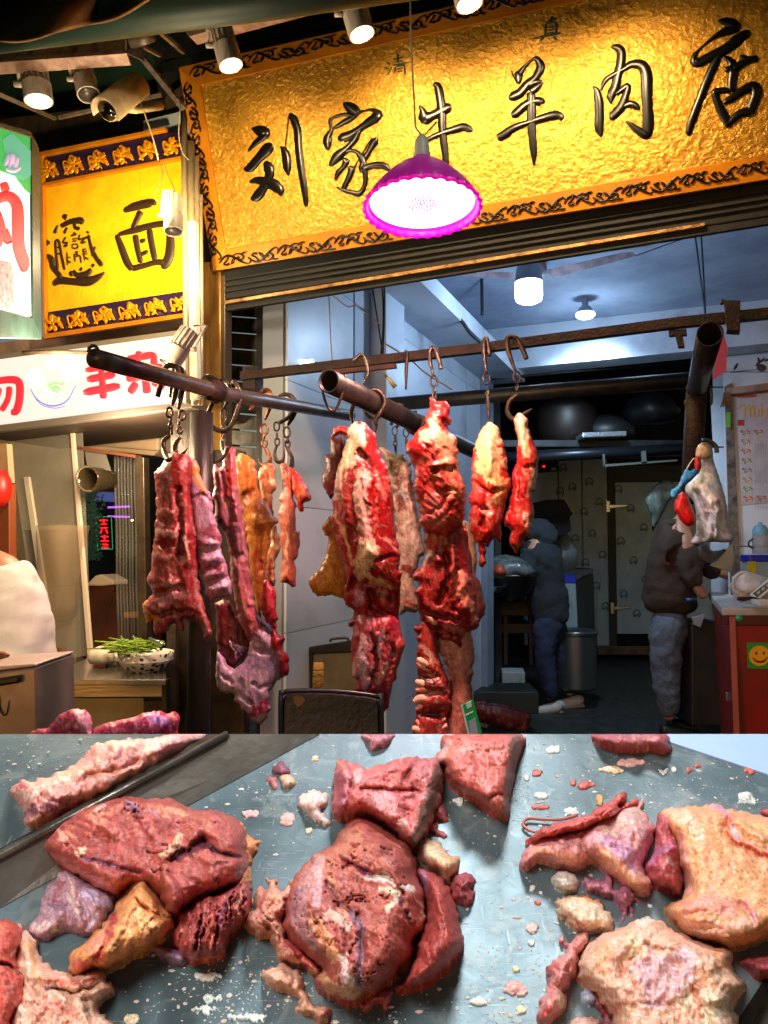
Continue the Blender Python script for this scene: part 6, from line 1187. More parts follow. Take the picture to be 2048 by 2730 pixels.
# A
A = root('rib_meat', 'x', 'meat', P(*kM1(320, 1590), 2.0)); MT(A, 'red rib rack with lilac membrane hanging at the far left of the rails')
blob('flesh', kM1, [(230,480),(290,472),(345,480),(372,560),(365,700),(380,850),(400,1000),(410,1200),(440,1380),(498,1560),(480,1620),(455,1650),(440,1580),(420,1530),(380,1520),(320,1500),(320,1590),(270,1530),(210,1580),(145,1590),(135,1500),(100,1530),(65,1440),(75,1400),(130,1330),(95,1270),(115,1190),(130,1050),(145,960),(150,800),(148,700),(140,610),(175,560)],
     ('#86262c', '#a0484a', '#c08484'), .05, Y=1.98, R=50, nz=.5, nsc=20, parent=A, back=.6,
     strokes=[('#c47c78', 30, .6, [(180,840),(250,850)]), ('#8c1c20', 40, .8, [(240,520),(290,600),(280,680)]), ('#d8a8a4', 22, .7, [(150,970),(260,980)]), ('#d8a8a4', 25, .7, [(150,1290),(270,1290)]), ('#c88888', 26, .7, [(140,1100),(230,1120)]), ('#5a0c16', 26, .8, [(150,1480),(300,1440),(380,1480)]), ('#5a0c18', 14, .7, [(290,700),(300,900),(300,1150)]),
              ('#e0a050', 26, .9, [(80,1420),(110,1500),(140,1490)]), ('#d88a54', 14, .8, [(110,1340),(85,1400)]), ('#c8909c', 40, .75, [(180,1400),(330,1330)]), ('#7a1420', 34, .7, [(320,1200),(340,1300)]), ('#e8c4bc', 16, .8, [(320,1000),(350,1020),(340,1120)]), ('#d0989c', 12, .6, [(400,1250),(430,1450),(470,1600)])],
     relief=[(.35, 24, [(160,840),(260,840)]), (.35, 24, [(150,970),(260,980)]), (.4, 26, [(140,1110),(250,1120)]), (.4, 26, [(140,1270),(270,1280)]), (-.45, 14, [(150,900),(260,910)]), (-.8, 14, [(140,1040),(250,1050)]), (-.9, 16, [(170,1350),(290,1300)]), (-.8, 16, [(290,700),(300,1100)]), (.8, 26, [(330,950),(350,1150)]), (-1, 20, [(150,1470),(360,1450)])], vein=('#e0b0a8', .45))
blob('rib_plate', kM1, [(345,480),(412,540),(430,610),(460,690),(495,740),(500,800),(515,880),(550,980),(560,1080),(590,1180),(612,1340),(560,1360),(475,1390),(440,1300),(400,1150),(370,1000),(350,850),(335,700),(340,560)],
     ('#a87c98', '#b494b0', '#93384c'), .03, Y=2.0, R=34, nz=.45, nsc=26, parent=A,
     strokes=[('#d89050', 34, .95, [(390,560),(420,640),(440,700)]), ('#7a2030', 12, .85, [(370,770),(440,720),(500,770)]), ('#8a3040', 26, .8, [(490,940),(530,990),(450,960)]), ('#c8a4b4', 16, .8, [(420,1060),(540,1090)]), ('#b05060', 10, .8, [(440,1200),(570,1180)]), ('#cbb0d4', 22, .85, [(450,1310),(590,1290)]), ('#cbb0d4', 20, .8, [(430,1120),(560,1110)]), ('#9a3a48', 9, .8, [(450,1270),(600,1230)]), ('#c8808a', 8, .9, [(470,1385),(610,1340)])],
     relief=[(.9, 18, [(440,1240),(590,1200)]), (.9, 18, [(430,1150),(570,1120)]), (.9, 20, [(450,1320),(600,1290)]), (-.9, 10, [(440,1195),(580,1160)]), (-.9, 10, [(450,1275),(600,1250)]), (-.8, 12, [(360,760),(440,730),(500,780)]), (.7, 20, [(400,1020),(540,1040)]), (-.9, 12, [(400,1080),(550,1085)])])
# B
B = root('long_meat', 'x', 'meat', P(*kM1(740, 2140), 2.1)); MT(B, 'long carcass side with ribs and pale lilac fat at its foot, right of the post')
blob('flesh', kM1, [(505,545),(545,560),(580,450),(610,440),(632,450),(645,520),(660,700),(700,900),(720,1100),(740,1300),(790,1480),(860,1530),(830,1640),(740,1660),(680,1560),(640,1400),(610,1250),(600,1080),(560,960),(515,920),(510,880),(515,800),(495,740),(510,680)],
     ('#a05060', '#b87880', '#c89a9c'), .045, Y=2.15, R=44, nz=.3, nsc=30, parent=B, fib=(82, 7, .12, .16),
     strokes=[('#c83838', 24, .8, [(600,470),(610,640),(600,720)]), ('#a06c7c', 36, .7, [(600,850),(660,960),(700,1080)]), ('#d89888', 22, .8, [(560,740),(590,790)]), ('#5a1420', 24, .8, [(540,900),(580,1020),(600,1120)]), ('#c86860', 30, .7, [(650,1250),(690,1430),(730,1520)]), ('#dfb4ae', 16, .7, [(620,1120),(640,1300),(700,1480)])],
     relief=[(.8, 22, [(610,480),(640,800),(700,1100),(740,1400)]), (-.8, 14, [(560,600),(600,850),(650,1150)]), (-.9, 14, [(520,900),(600,960)]), (.5, 20, [(650,1150),(680,1400),(730,1500)])])
blob('lower_ribs', kM1, [(520,1390),(600,1380),(650,1480),(720,1540),(740,1640),(720,1700),(665,1780),(600,1790),(540,1740),(525,1660),(520,1500)], ('#6c1424', '#581020', '#a0485a'), .035, Y=2.17, R=30, nz=.5, nsc=16, parent=B,
     strokes=[('#a890b8', 9, .85, [(600+i*22,1640+i*8),(650+i*17,1770-i*22)]) for i in range(5)], relief=[(.9, 8, [(600+i*22,1640+i*8),(650+i*17,1770-i*22)]) for i in range(5)] + [(-.8, 8, [(611+i*22,1640+i*8),(661+i*17,1770-i*22)]) for i in range(4)])
blob('fat_sheet', kM1, [(530,1690),(600,1790),(665,1785),(720,1690),(730,1560),(790,1520),(870,1560),(900,1650),(930,1760),(925,1850),(880,1900),(850,1990),(860,2060),(800,2140),(740,2120),(690,2060),(640,2010),(625,1960),(560,1950),(525,1900)], ('#b090b0', '#d0b4c4', '#dcc4c8'), .035, Y=2.14, R=34, nz=.55, nsc=20, parent=B,
     strokes=[('#8878a8', 34, .5, [(760,1740),(860,1800)]), ('#7a4058', 16, .8, [(670,1860),(690,1880)]), ('#8a1c34', 24, .9, [(640,2020),(650,2080)]), ('#a02440', 28, .85, [(720,2090),(800,2060),(830,2000)]), ('#6a1420', 14, .7, [(735,1960),(750,2040)]), ('#8a3444', 30, .8, [(700,1600),(760,1590)]), ('#d8a040', 8, .7, [(740,1690),(745,1710)]), ('#e0c8d0', 30, .8, [(580,1900),(700,1980)])],
     relief=[(-.9, 12, [(560,1840),(620,1880)]), (-.8, 12, [(740,1900),(800,1930),(850,1900)]), (.8, 30, [(740,1580),(800,1600),(850,1640)]), (-.9, 14, [(700,1680),(780,1690),(840,1700)]), (-.7, 12, [(660,1950),(740,2020)])])
blob('dark_edge', kM1, [(825,1240),(870,1300),(885,1350),(890,1440),(905,1490),(890,1520),(905,1590),(950,1620),(930,1680),(970,1730),(965,1820),(920,1860),(900,1760),(850,1660),(860,1560),(810,1480),(800,1400)], ('#9a1c30', '#801828', '#c0505a'), .04, Y=2.12, R=24, nz=.6, nsc=14, parent=B, strokes=[('#b89ab4', 24, .7, [(880,1700),(900,1760)])])
# B2
B2 = root('orange_meat', 'x', 'meat', P(*kM1(800, 1480), 2.25)); MT(B2, 'orange fat slab hanging behind the long carcass side')
blob('slab', kM1, [(640,500),(700,486),(760,530),(785,700),(860,840),(900,900),(870,940),(850,1050),(830,1250),(810,1400),(780,1470),(740,1300),(710,1000),(690,900),(655,700)], ('#c07038', '#d08a4c', '#a85830'), .045, Y=2.26, R=46, nz=.3, nsc=34, parent=B2,
     strokes=[('#8a4a3c', 22, .7, [(670,720),(700,780)]), ('#9a5444', 14, .7, [(750,700),(690,830)]), ('#8a3a30', 26, .6, [(780,1080),(760,1260)]), ('#b06040', 30, .5, [(740,1100),(770,1400)]), ('#e0a060', 30, .7, [(740,860),(840,900)])],
     relief=[(-1, 22, [(660,790),(710,740),(780,700)]), (.6, 40, [(770,900),(840,900)]), (-.6, 14, [(790,960),(790,1200)]), (.5, 20, [(820,1150),(800,1350)])])
B3 = root('bony_meat', 'x', 'meat', P(*kM1(860, 1250), 2.3)); MT(B3, 'knobbly bony strip with cream fat on the copper coloured hook')
blob('strip', kM1, [(800,560),(835,537),(870,550),(888,620),(895,690),(870,740),(875,850),(900,950),(918,1040),(900,1100),(880,1180),(885,1290),(840,1280),(825,1180),(850,1050),(860,950),(840,830),(800,760),(780,640)], ('#c07858', '#d8a078', '#e8cc9c'), .035, Y=2.33, R=20, nz=.8, nsc=12, parent=B3,
     strokes=[('#b03830', 14, .8, [(830,545),(870,560)]), ('#f0e0a8', 18, .9, [(850,650),(870,670)]), ('#f0d8a8', 18, .9, [(880,1040),(895,1060)]), ('#9a3430', 18, .8, [(860,780),(865,850)]), ('#8a2028', 20, .8, [(850,1150),(845,1260)])])
C_ = root('narrow_meat', 'x', 'meat', P(*kM1(960, 1300), 2.5)); MT(C_, 'narrow pinkish meat strip with a red lobe, alone against the white wall')
blob('strip', kM1, [(915,560),(960,550),(1000,600),(1000,720),(1010,850),(1020,950),(1035,960),(1030,1080),(1010,1160),(1015,1280),(990,1305),(940,1280),(915,1270),(925,1150),(915,1000),(905,880),(890,850),(910,820),(915,740),(930,690)], ('#c87464', '#b85850', '#e0a890'), .04, Y=2.52, R=30, nz=.5, nsc=18, parent=C_, fib=(88, 8, .1, .12),
     strokes=[('#5a1818', 18, .9, [(930,570),(960,580)]), ('#a03830', 16, .7, [(960,620),(970,700)]), ('#e8c0a0', 16, .7, [(950,960),(960,1120)]), ('#b82c28', 22, .8, [(940,1250),(1000,1270)]), ('#d89c8c', 20, .6, [(950,800),(955,900)])])
blob('red_lobe', kM1, [(975,560),(1005,570),(1050,640),(1098,720),(1095,770),(1065,790),(1060,835),(1030,830),(1020,780),(995,740),(985,650)], ('#b83028', '#d06848', '#e8a080'), .045, Y=2.5, R=22, nz=.8, nsc=11, parent=C_)
# D
D = root('hindquarter', 'x', 'meat', P(*kM2(500, 2060), 2.0)); MT(D, 'huge red hindquarter with a central white fat band, left of the two big pieces')
blob('thigh', kM2, [(245,340),(290,310),(340,320),(380,285),(430,290),(480,330),(520,370),(520,430),(560,520),(590,600),(620,720),(625,850),(640,1000),(665,1090),(660,1180),(670,1230),(655,1340),(600,1330),(520,1310),(400,1280),(380,1250),(330,1330),(330,1200),(290,1080),(250,930),(245,800),(255,650),(290,520),(320,450),(330,390),(290,370),(240,380)],
     ('#941420', '#7c0e18', '#b84040'), .085, Y=2.0, R=95, nz=.22, nsc=34, parent=D, fib=(75, 6, .05, .12), vein=('#d89080', .5),
     strokes=[('#e8c8a8', 48, .92, [(390,330),(380,420),(350,520)]), ('#f0d4b0', 30, .85, [(420,340),(430,420)]), ('#d8b4a8', 46, .85, [(430,600),(420,760),(440,920),(450,1000)]), ('#e8ccae', 62, .95, [(470,1040),(450,1160),(420,1220)]), ('#e8c8a8', 30, .9, [(480,1260),(600,1310)]), ('#e0a878', 16, .85, [(330,450),(290,640)]), ('#d8a080', 12, .85, [(260,830),(330,1020),(370,1180)]),
              ('#5c0810', 36, .85, [(420,480),(470,560)]), ('#d8887c', 20, .6, [(520,600),(560,760)]), ('#6a0a14', 30, .7, [(560,1150),(620,1200)]), ('#c85850', 20, .6, [(590,560),(600,700)]), ('#d8a898', 12, .6, [(530,980),(650,1080)]), ('#d83c38', 24, .6, [(270,340),(300,340)])],
     relief=[(-.5, 26, [(420,490),(480,560),(490,600)]), (.28, 50, [(430,640),(440,900),(460,1100)]), (-.25, 12, [(380,580),(370,800),(390,1000)]), (-.25, 14, [(510,640),(490,880)]), (.25, 30, [(300,700),(330,900)]), (.3, 40, [(470,1080),(450,1200)]), (-.4, 12, [(470,1270),(600,1330)]), (-.35, 14, [(540,1140),(640,1110)]), (-.3, 10, [(340,460),(320,600)])])
blob('shank', kM2, [(370,1200),(440,1200),(520,1210),(650,1240),(655,1500),(640,1560),(600,1540),(520,1560),(420,1560),(345,1530),(375,1460),(330,1410),(320,1330)], ('#881420', '#6a0c16', '#a83a40'), .06, Y=2.03, R=46, nz=.5, nsc=18, parent=D,
     strokes=[('#b87c9c', 40, .85, [(410,1340),(420,1400)]), ('#3c060c', 24, .7, [(500,1340),(600,1380)]), ('#c85048', 14, .7, [(560,1370),(620,1420)])], relief=[(-1, 14, [(480,1330),(500,1440),(600,1480)]), (.6, 18, [(370,1500),(500,1500)])])
blob('lower_leg', kM2, [(370,1560),(400,1470),(520,1460),(635,1480),(680,1600),(690,1680),(660,1760),(640,1850),(610,1920),(600,2020),(560,2070),(540,2000),(480,1980),(395,1950),(400,1870),(365,1860),(360,1780)], ('#8c2030', '#a04c54', '#c89498'), .055, Y=2.0, R=46, nz=.4, nsc=20, parent=D, fib=(80, 7, .1, .15),
     strokes=[('#c8a0a8', 34, .8, [(430,1620),(420,1780),(450,1900)]), ('#c49aa4', 24, .8, [(550,1600),(540,1720)]), ('#e0a898', 22, .8, [(580,1770),(520,1880)]), ('#d86050', 28, .8, [(665,1640),(640,1760),(600,1900)]), ('#6a0c1c', 20, .8, [(500,1650),(520,1860)]), ('#4a0810', 12, .8, [(530,1750),(550,1745)]), ('#d8a8a0', 16, .8, [(370,1760),(375,1850)])],
     relief=[(-.8, 12, [(500,1600),(510,1800),(480,1940)]), (.6, 20, [(650,1640),(640,1780)]), (-.8, 12, [(620,1650),(600,1860)])])
D2 = root('dark_meat', 'x', 'meat', P(*kM2(240, 770), 2.4)); MT(D2, 'dark purplish meat half hidden behind the top left of the huge hindquarter')
blob('lobe', kM2, [(220,390),(270,380),(330,410),(330,560),(270,700),(240,770),(200,700),(180,620),(205,560),(205,490),(235,470)], ('#5c1c24', '#44121c', '#84403c'), .05, Y=2.35, parent=D2, nz=.6, nsc=16)
D3 = root('fat_flap', 'x', 'meat', P(*kM2(200, 1360), 2.2)); MT(D3, 'orange yellow fan shaped fat flap left of the huge hindquarter')
blob('flap', kM2, [(180,920),(235,860),(262,950),(300,1080),(345,1230),(330,1370),(250,1352),(190,1365),(140,1355),(105,1300),(105,1250),(160,1190),(200,1100),(215,1000),(200,990)], ('#d09048', '#e0a860', '#c07838'), .035, Y=2.14, R=40, nz=.3, nsc=30, parent=D3, fib=(72, 9, .12, .14),
     strokes=[('#8a3428', 20, .7, [(200,930),(230,1000)]), ('#b04838', 20, .7, [(320,1230),(330,1350)]), ('#c88038', 14, .6, [(110,1280),(180,1350)])])
E = root('pale_meat', 'x', 'meat', P(*kM2(700, 1460), 2.7)); MT(E, 'greyish pale meat hanging behind, between the two big pieces')
blob('carcass', kM2, [(530,450),(560,440),(620,480),(690,490),(730,560),(745,700),(770,850),(800,1000),(815,1090),(780,1130),(770,1190),(750,1260),(780,1400),(760,1460),(700,1460),(650,1450),(640,1200),(630,1000),(600,700),(570,550)], ('#a89080', '#8c6a60', '#c8bca8'), .06, Y=2.72, R=40, nz=.5, nsc=20, parent=E, fib=(80, 8, .15, .2),
     strokes=[('#9aa0a8', 24, .7, [(640,600),(690,760)]), ('#6a2420', 26, .85, [(640,560),(660,820)]), ('#5a2420', 20, .8, [(720,620),(770,880),(790,980)]), ('#b8b0a0', 20, .7, [(700,880),(760,1040)]), ('#7a2c28', 26, .8, [(680,1180),(740,1220)]), ('#a05048', 24, .8, [(690,1400),(760,1420)]), ('#d8ccb0', 16, .8, [(600,490),(650,500)])],
     relief=[(-1, 16, [(610,540),(640,740),(660,1000)]), (.8, 18, [(700,560),(740,900)])])
blob('rear_strip', kM2, [(1040,900),(1100,920),(1130,1100),(1120,1250),(1080,1200),(1050,1000)], ('#8a6850', '#a0805c', '#6a4034'), .04, Y=2.75, parent=E)
# F
Fm = root('forequarter', 'x', 'meat', P(*kM2(940, 2300), 2.05)); MT(Fm, 'tall centre right carcass piece, folded flesh above an open rib cage')
blob('upper_flesh', kM2, [(850,130),(880,155),(940,160),(970,190),(975,250),(975,300),(945,300),(960,330),(1010,400),(1020,520),(1030,600),(1065,680),(1060,800),(1050,900),(1020,960),(985,980),(960,1020),(940,1100),(925,1020),(870,980),(800,960),(775,900),(775,800),(740,700),(740,560),(690,440),(730,390),(800,310),(815,260),(835,200)],
     ('#a83030', '#b44840', '#c87460'), .075, Y=2.0, R=80, nz=.25, nsc=30, parent=Fm, fib=(40, 8, .06, .1),
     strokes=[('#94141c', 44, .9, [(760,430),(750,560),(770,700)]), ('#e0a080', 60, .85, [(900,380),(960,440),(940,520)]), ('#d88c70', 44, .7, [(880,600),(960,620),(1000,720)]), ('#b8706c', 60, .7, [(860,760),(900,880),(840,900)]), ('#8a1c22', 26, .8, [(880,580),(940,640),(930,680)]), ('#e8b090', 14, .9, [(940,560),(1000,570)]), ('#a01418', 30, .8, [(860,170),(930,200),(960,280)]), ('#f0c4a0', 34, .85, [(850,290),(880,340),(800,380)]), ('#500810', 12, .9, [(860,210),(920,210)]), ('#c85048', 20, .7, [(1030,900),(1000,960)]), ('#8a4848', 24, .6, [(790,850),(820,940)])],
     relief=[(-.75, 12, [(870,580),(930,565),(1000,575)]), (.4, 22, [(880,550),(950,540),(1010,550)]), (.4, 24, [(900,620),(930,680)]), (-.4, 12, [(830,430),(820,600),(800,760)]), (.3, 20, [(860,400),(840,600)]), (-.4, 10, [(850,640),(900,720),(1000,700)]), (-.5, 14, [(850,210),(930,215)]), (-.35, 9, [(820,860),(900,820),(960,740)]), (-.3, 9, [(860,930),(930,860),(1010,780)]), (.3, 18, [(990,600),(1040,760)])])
blob('neck', kM2, [(800,1010),(815,900),(900,860),(950,880),(985,880),(1055,930),(1090,1080),(1110,1220),(1130,1300),(1135,1430),(1145,1530),(1130,1560),(1060,1600),(1050,1690),(1020,1690),(980,1640),(920,1640),(880,1600),(800,1600),(745,1570),(750,1540),(780,1530),(770,1450),(750,1330),(770,1280),(740,1240),(790,1150),(820,1080)],
     ('#8c1420', '#6c0c16', '#b04044'), .075, Y=2.04, R=70, nz=.45, nsc=22, parent=Fm, vein=('#d08880', .4),
     strokes=[('#c86c68', 30, .7, [(860,1000),(850,1080)]), ('#8a1018', 60, .7, [(850,1150),(830,1280)]), ('#d87868', 16, .8, [(970,1060),(1000,1180),(990,1260)]), ('#e0907c', 36, .85, [(1050,1240),(1030,1340),(1080,1380)]), ('#e08c7c', 30, .8, [(1090,1380),(1110,1500)]), ('#4a0810', 24, .8, [(950,1200),(960,1320)]), ('#c85050', 26, .8, [(810,1380),(850,1400)]), ('#e0b090', 16, .8, [(840,1500),(880,1520)]), ('#c87870', 30, .7, [(940,1540),(1040,1580)]), ('#e06c58', 14, .9, [(1060,1600),(1130,1560)])],
     relief=[(-.8, 16, [(940,1100),(950,1280),(900,1400)]), (.6, 26, [(850,1110),(900,1130)]), (.6, 24, [(1060,1230),(1090,1450)]), (-.7, 14, [(1010,1200),(1000,1440)]), (-.8, 14, [(780,1430),(880,1480),(1000,1500)]), (-.8, 12, [(900,1560),(1040,1620)]), (.6, 16, [(980,1050),(1000,1200)])])
blob('belly_sheet', kM2, [(890,1540),(1000,1480),(1080,1520),(1115,1640),(1112,1800),(1105,1950),(1112,2100),(1100,2330),(920,2330),(930,2100),(960,1900),(930,1760),(890,1680)], ('#c07468', '#cc8a78', '#a85048'), .045, Y=2.06, R=50, nz=.25, nsc=40, parent=Fm, fib=(85, 14, .1, .07),
     strokes=[('#a82c30', 14, .8, [(960,1860),(975,1960),(960,2100)]), ('#d8988c', 30, .7, [(900,1560),(930,1700),(960,1850)]), ('#9a2428', 20, .7, [(1095,1850),(1105,2000)])], relief=[(-.7, 12, [(930,1700),(970,1900),(960,2100)]), (.7, 20, [(910,1620),(940,1780)])])
blob('rib_cage', kM2, [(775,1560),(800,1480),(860,1470),(890,1580),(900,1720),(930,1800),(960,1880),(975,2000),(960,2120),(985,2330),(760,2330),(735,2190),(755,2100),(765,1900),(770,1780),(762,1660)], ('#a83c38', '#8c2024', '#d88c7c'), .05, Y=2.03, R=40, nz=.35, nsc=20, parent=Fm,
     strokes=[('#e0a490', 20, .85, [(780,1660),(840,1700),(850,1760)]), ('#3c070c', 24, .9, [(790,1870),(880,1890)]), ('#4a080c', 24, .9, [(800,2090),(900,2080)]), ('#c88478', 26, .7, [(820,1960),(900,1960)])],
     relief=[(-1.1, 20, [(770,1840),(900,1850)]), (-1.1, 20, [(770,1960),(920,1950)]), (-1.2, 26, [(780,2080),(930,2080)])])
bone = meat_mat('bone', .4, .1, .4)
for i, (pts, r_) in enumerate([([(765,1745),(800,1760),(850,1790),(880,1815)], .011), ([(762,1765),(790,1785),(850,1815),(878,1835)], .008), ([(755,1880),(800,1895),(860,1880),(905,1865)], .011), ([(758,1935),(810,1925),(870,1910),(910,1925)], .010), ([(745,2010),(790,1985),(860,1995),(935,2010)], .012), ([(760,2055),(800,2030),(850,2045),(930,2040)], .009), ([(735,2170),(790,2180),(860,2190),(950,2150)], .012), ([(760,2120),(790,2150),(850,2160),(940,2110)], .008)]):
    vv_, ff_ = tube([P(*kM2(x, y), 1.997) for x, y in pts], [r_ * .5, r_, r_ * .8, r_ * .5], 10, smooth=6)
    n = len(vv_); mk('rib', vv_, ff_, bone, Fm, cols=np.tile(np.array(lin('#d8846c' if i % 2 else '#e0a088')), (n, 1)) * (1 + .25 * fbm(np.arange(n) / 6., np.arange(n) * .3, 3, i))[:, None])
F2 = root('side_meat', 'x', 'meat', P(*kM2(1150, 1500), 2.3)); MT(F2, 'pink slab edge peeking out behind the right of the tall centre piece')
blob('slab', kM2, [(1060,900),(1080,1000),(1110,1180),(1140,1250),(1180,1370),(1192,1440),(1160,1500),(1120,1540),(1060,1450),(1040,1200)], ('#b85c58', '#a84444', '#c87c70'), .04, Y=2.28, parent=F2, nz=.3)
Gg = root('fatty_meat', 'x', 'meat', P(*kM2(1190, 1180), 2.15)); MT(Gg, 'bright meat with yellow white fat cap on the flat blade hook')
blob('flesh', kM2, [(1205,290),(1250,310),(1290,390),(1310,470),(1330,600),(1350,680),(1325,740),(1300,850),(1290,920),(1275,1030),(1240,1000),(1200,1060),(1180,1040),(1190,1120),(1180,1185),(1145,1170),(1140,1080),(1110,1000),(1085,930),(1090,830),(1085,760),(1100,650),(1110,480),(1130,400),(1165,320)],
     ('#a81c20', '#b83c34', '#e09078'), .06, Y=2.15, R=60, nz=.45, nsc=22, parent=Gg,
     strokes=[('#f0d8a4', 95, .95, [(1210,340),(1210,460),(1220,560)]), ('#f0d090', 60, .9, [(1160,560),(1250,640)]), ('#e8b078', 36, .8, [(1300,660),(1260,760)]), ('#b81c20', 40, .8, [(1130,680),(1120,800)]), ('#e8c0a0', 20, .8, [(1230,760),(1200,860)]), ('#a01418', 24, .8, [(1230,880),(1200,1000)]), ('#e0a888', 16, .7, [(1280,800),(1250,900)])],
     relief=[(-.6, 12, [(1100,660),(1200,720),(1300,700)]), (.5, 26, [(1210,400),(1215,600)]), (-.8, 14, [(1170,880),(1180,1020)]), (-.5, 10, [(1090,780),(1180,830)]), (.5, 20, [(1230,860),(1230,980)])])
Hh = root('slim_meat', 'x', 'meat', P(*kM2(1400, 1080), 2.15)); MT(Hh, 'slim rightmost hanging meat with a pale top on the brass coloured hook')
blob('flesh', kM2, [(1380,235),(1420,235),(1450,280),(1460,360),(1490,430),(1515,520),(1500,600),(1495,700),(1475,720),(1485,800),(1475,940),(1445,1000),(1420,1020),(1420,1085),(1400,1060),(1380,1100),(1340,1050),(1335,950),(1300,920),(1325,800),(1350,700),(1340,620),(1370,540),(1380,420),(1370,330),(1350,280)],
     ('#a82020', '#c04c40', '#e0a088'), .05, Y=2.15, R=40, nz=.6, nsc=18, parent=Hh,
     strokes=[('#f0d8b0', 45, .95, [(1400,260),(1410,360)]), ('#f0c898', 30, .85, [(1410,400),(1440,480)]), ('#c03028', 30, .8, [(1440,520),(1430,560)]), ('#e8b898', 24, .8, [(1470,580),(1480,700)]), ('#b01c20', 24, .7, [(1370,600),(1350,760)]), ('#e8c4a8', 20, .8, [(1440,860),(1450,960)])], relief=[(-.8, 12, [(1390,560),(1400,760)]), (-.6, 12, [(1430,560),(1500,560)]), (.5, 16, [(1440,850),(1440,960)])])
# bones and meat on the shelf bottom-left
m1 = blob('leg_bone_meat', kL, [(200,2212),(260,2170),(330,2150),(400,2080),(470,2040),(540,2028),(590,2045),(630,2110),(630,2170),(600,2260),(200,2280)], ('#a83858', '#c86c80', '#d8a8b4'), .05, Y=1.55, s=4, nz=.4, strokes=[('#e0b4cc', 60, .9, [(540,2080),(600,2150)]), ('#b02c48', 20, .7, [(400,2140),(460,2110)])]); T(m1, 'pink meat with pale bone knuckle at the lower left behind the tray', 'meat')
m2 = blob('heaped_meat', kL, [(600,2230),(650,2160),(720,2130),(830,2110),(930,2080),(1000,2050),(1080,2040),(1140,2060),(1200,2055),(1240,2110),(1220,2180),(1170,2260),(600,2290)], ('#a03054', '#b84c70', '#d890b0'), .05, Y=1.55, s=4, nz=.8, nsc=22, vein=('#e0a8b8', .5), strokes=[('#b890d8', 50, .85, [(1040,2080),(1110,2120)]), ('#d87870', 26, .7, [(1180,2080),(1210,2120)])]); T(m2, 'heap of magenta meat with lilac bone end beside the dark post foot', 'meat')
# ================================================================== MEAT TRAY IN FRONT
TT = math.radians(22); CUT = 1957
e0 = P(1024, CUT, .95)
TN = Vector((0, -math.sin(TT), math.cos(TT))); TR = Plane(e0, TN)
def tq(u, v, h=0): return TR.at(u, v, h)
far_y, far_z = e0.y, e0.z; dvec = Vector((0, -math.cos(TT), -math.sin(TT)))
def tp(x, s, h=0): return Vector((x, e0.y, e0.z)) + dvec * s + TN * h      # x across, s metres down the slope
disp = root('meat_tray', 'large sloping steel display tray in the foreground scattered with cooked beef and fat crumbs', 'tray', (0, .75, 1.0))
steelT = bpy.data.materials.new('scratched_steel'); steelT.use_nodes = True; nt = steelT.node_tree; b = nt.nodes['Principled BSDF']
tc = nt.nodes.new('ShaderNodeTexCoord')
def noise(sc, det=4, dist=0, st=None):
    n = nt.nodes.new('ShaderNodeTexNoise'); n.inputs['Scale'].default_value = sc; n.inputs['Detail'].default_value = det; n.inputs['Distortion'].default_value = dist
    if st:
        mp = nt.nodes.new('ShaderNodeMapping'); mp.inputs['Scale'].default_value = st[0]; mp.inputs['Rotation'].default_value = st[1]; nt.links.new(tc.outputs['Object'], mp.inputs[0]); nt.links.new(mp.outputs[0], n.inputs[0])
    else: nt.links.new(tc.outputs['Object'], n.inputs[0])
    return n
def ramp(src, stops):
    r = nt.nodes.new('ShaderNodeValToRGB'); r.color_ramp.elements[0].position = stops[0][0]; r.color_ramp.elements[0].color = (*lin(stops[0][1]), 1); r.color_ramp.elements[1].position = stops[-1][0]; r.color_ramp.elements[1].color = (*lin(stops[-1][1]), 1)
    for p_, c_ in stops[1:-1]: e = r.color_ramp.elements.new(p_); e.color = (*lin(c_), 1)
    nt.links.new(src, r.inputs[0]); return r
def mixc(a, bb, fac):
    m = nt.nodes.new('ShaderNodeMix'); m.data_type = 'RGBA'; nt.links.new(a, m.inputs[6]); nt.links.new(bb, m.inputs[7]); nt.links.new(fac, m.inputs[0]); return m.outputs[2]
n1 = noise(6, 6, .5); c1 = ramp(n1.outputs[0], [(.3, '#46585c'), (.5, '#5e7278'), (.7, '#78888c')])
n2 = noise(38, 7, .8); f2 = ramp(n2.outputs[0], [(.57, '#000000'), (.66, '#ffffff')])
g = nt.nodes.new('ShaderNodeRGB'); g.outputs[0].default_value = (*lin('#b4bab4'), 1)
m2_ = nt.nodes.new('ShaderNodeMath'); m2_.operation = 'MULTIPLY'; m2_.inputs[1].default_value = .22; nt.links.new(f2.outputs[0], m2_.inputs[0])
ca = mixc(c1.outputs[0], g.outputs[0], m2_.outputs[0])
sc1 = noise(30, 3, 0, ((1, 26, 1), (0, 0, .7))); s1_ = ramp(sc1.outputs[0], [(.66, '#000000'), (.72, '#ffffff')])
sc2 = noise(30, 3, 0, ((22, 1, 1), (0, 0, .25))); s2_ = ramp(sc2.outputs[0], [(.67, '#000000'), (.72, '#ffffff')])
ms = nt.nodes.new('ShaderNodeMath'); ms.operation = 'MAXIMUM'; nt.links.new(s1_.outputs[0], ms.inputs[0]); nt.links.new(s2_.outputs[0], ms.inputs[1])
ms2 = nt.nodes.new('ShaderNodeMath'); ms2.operation = 'MULTIPLY'; ms2.inputs[1].default_value = .35; nt.links.new(ms.outputs[0], ms2.inputs[0])
g2 = nt.nodes.new('ShaderNodeRGB'); g2.outputs[0].default_value = (*lin('#c4ccc8'), 1)
cb_ = mixc(ca, g2.outputs[0], ms2.outputs[0]); nt.links.new(cb_, b.inputs['Base Color'])
b.inputs['Metallic'].default_value = .45
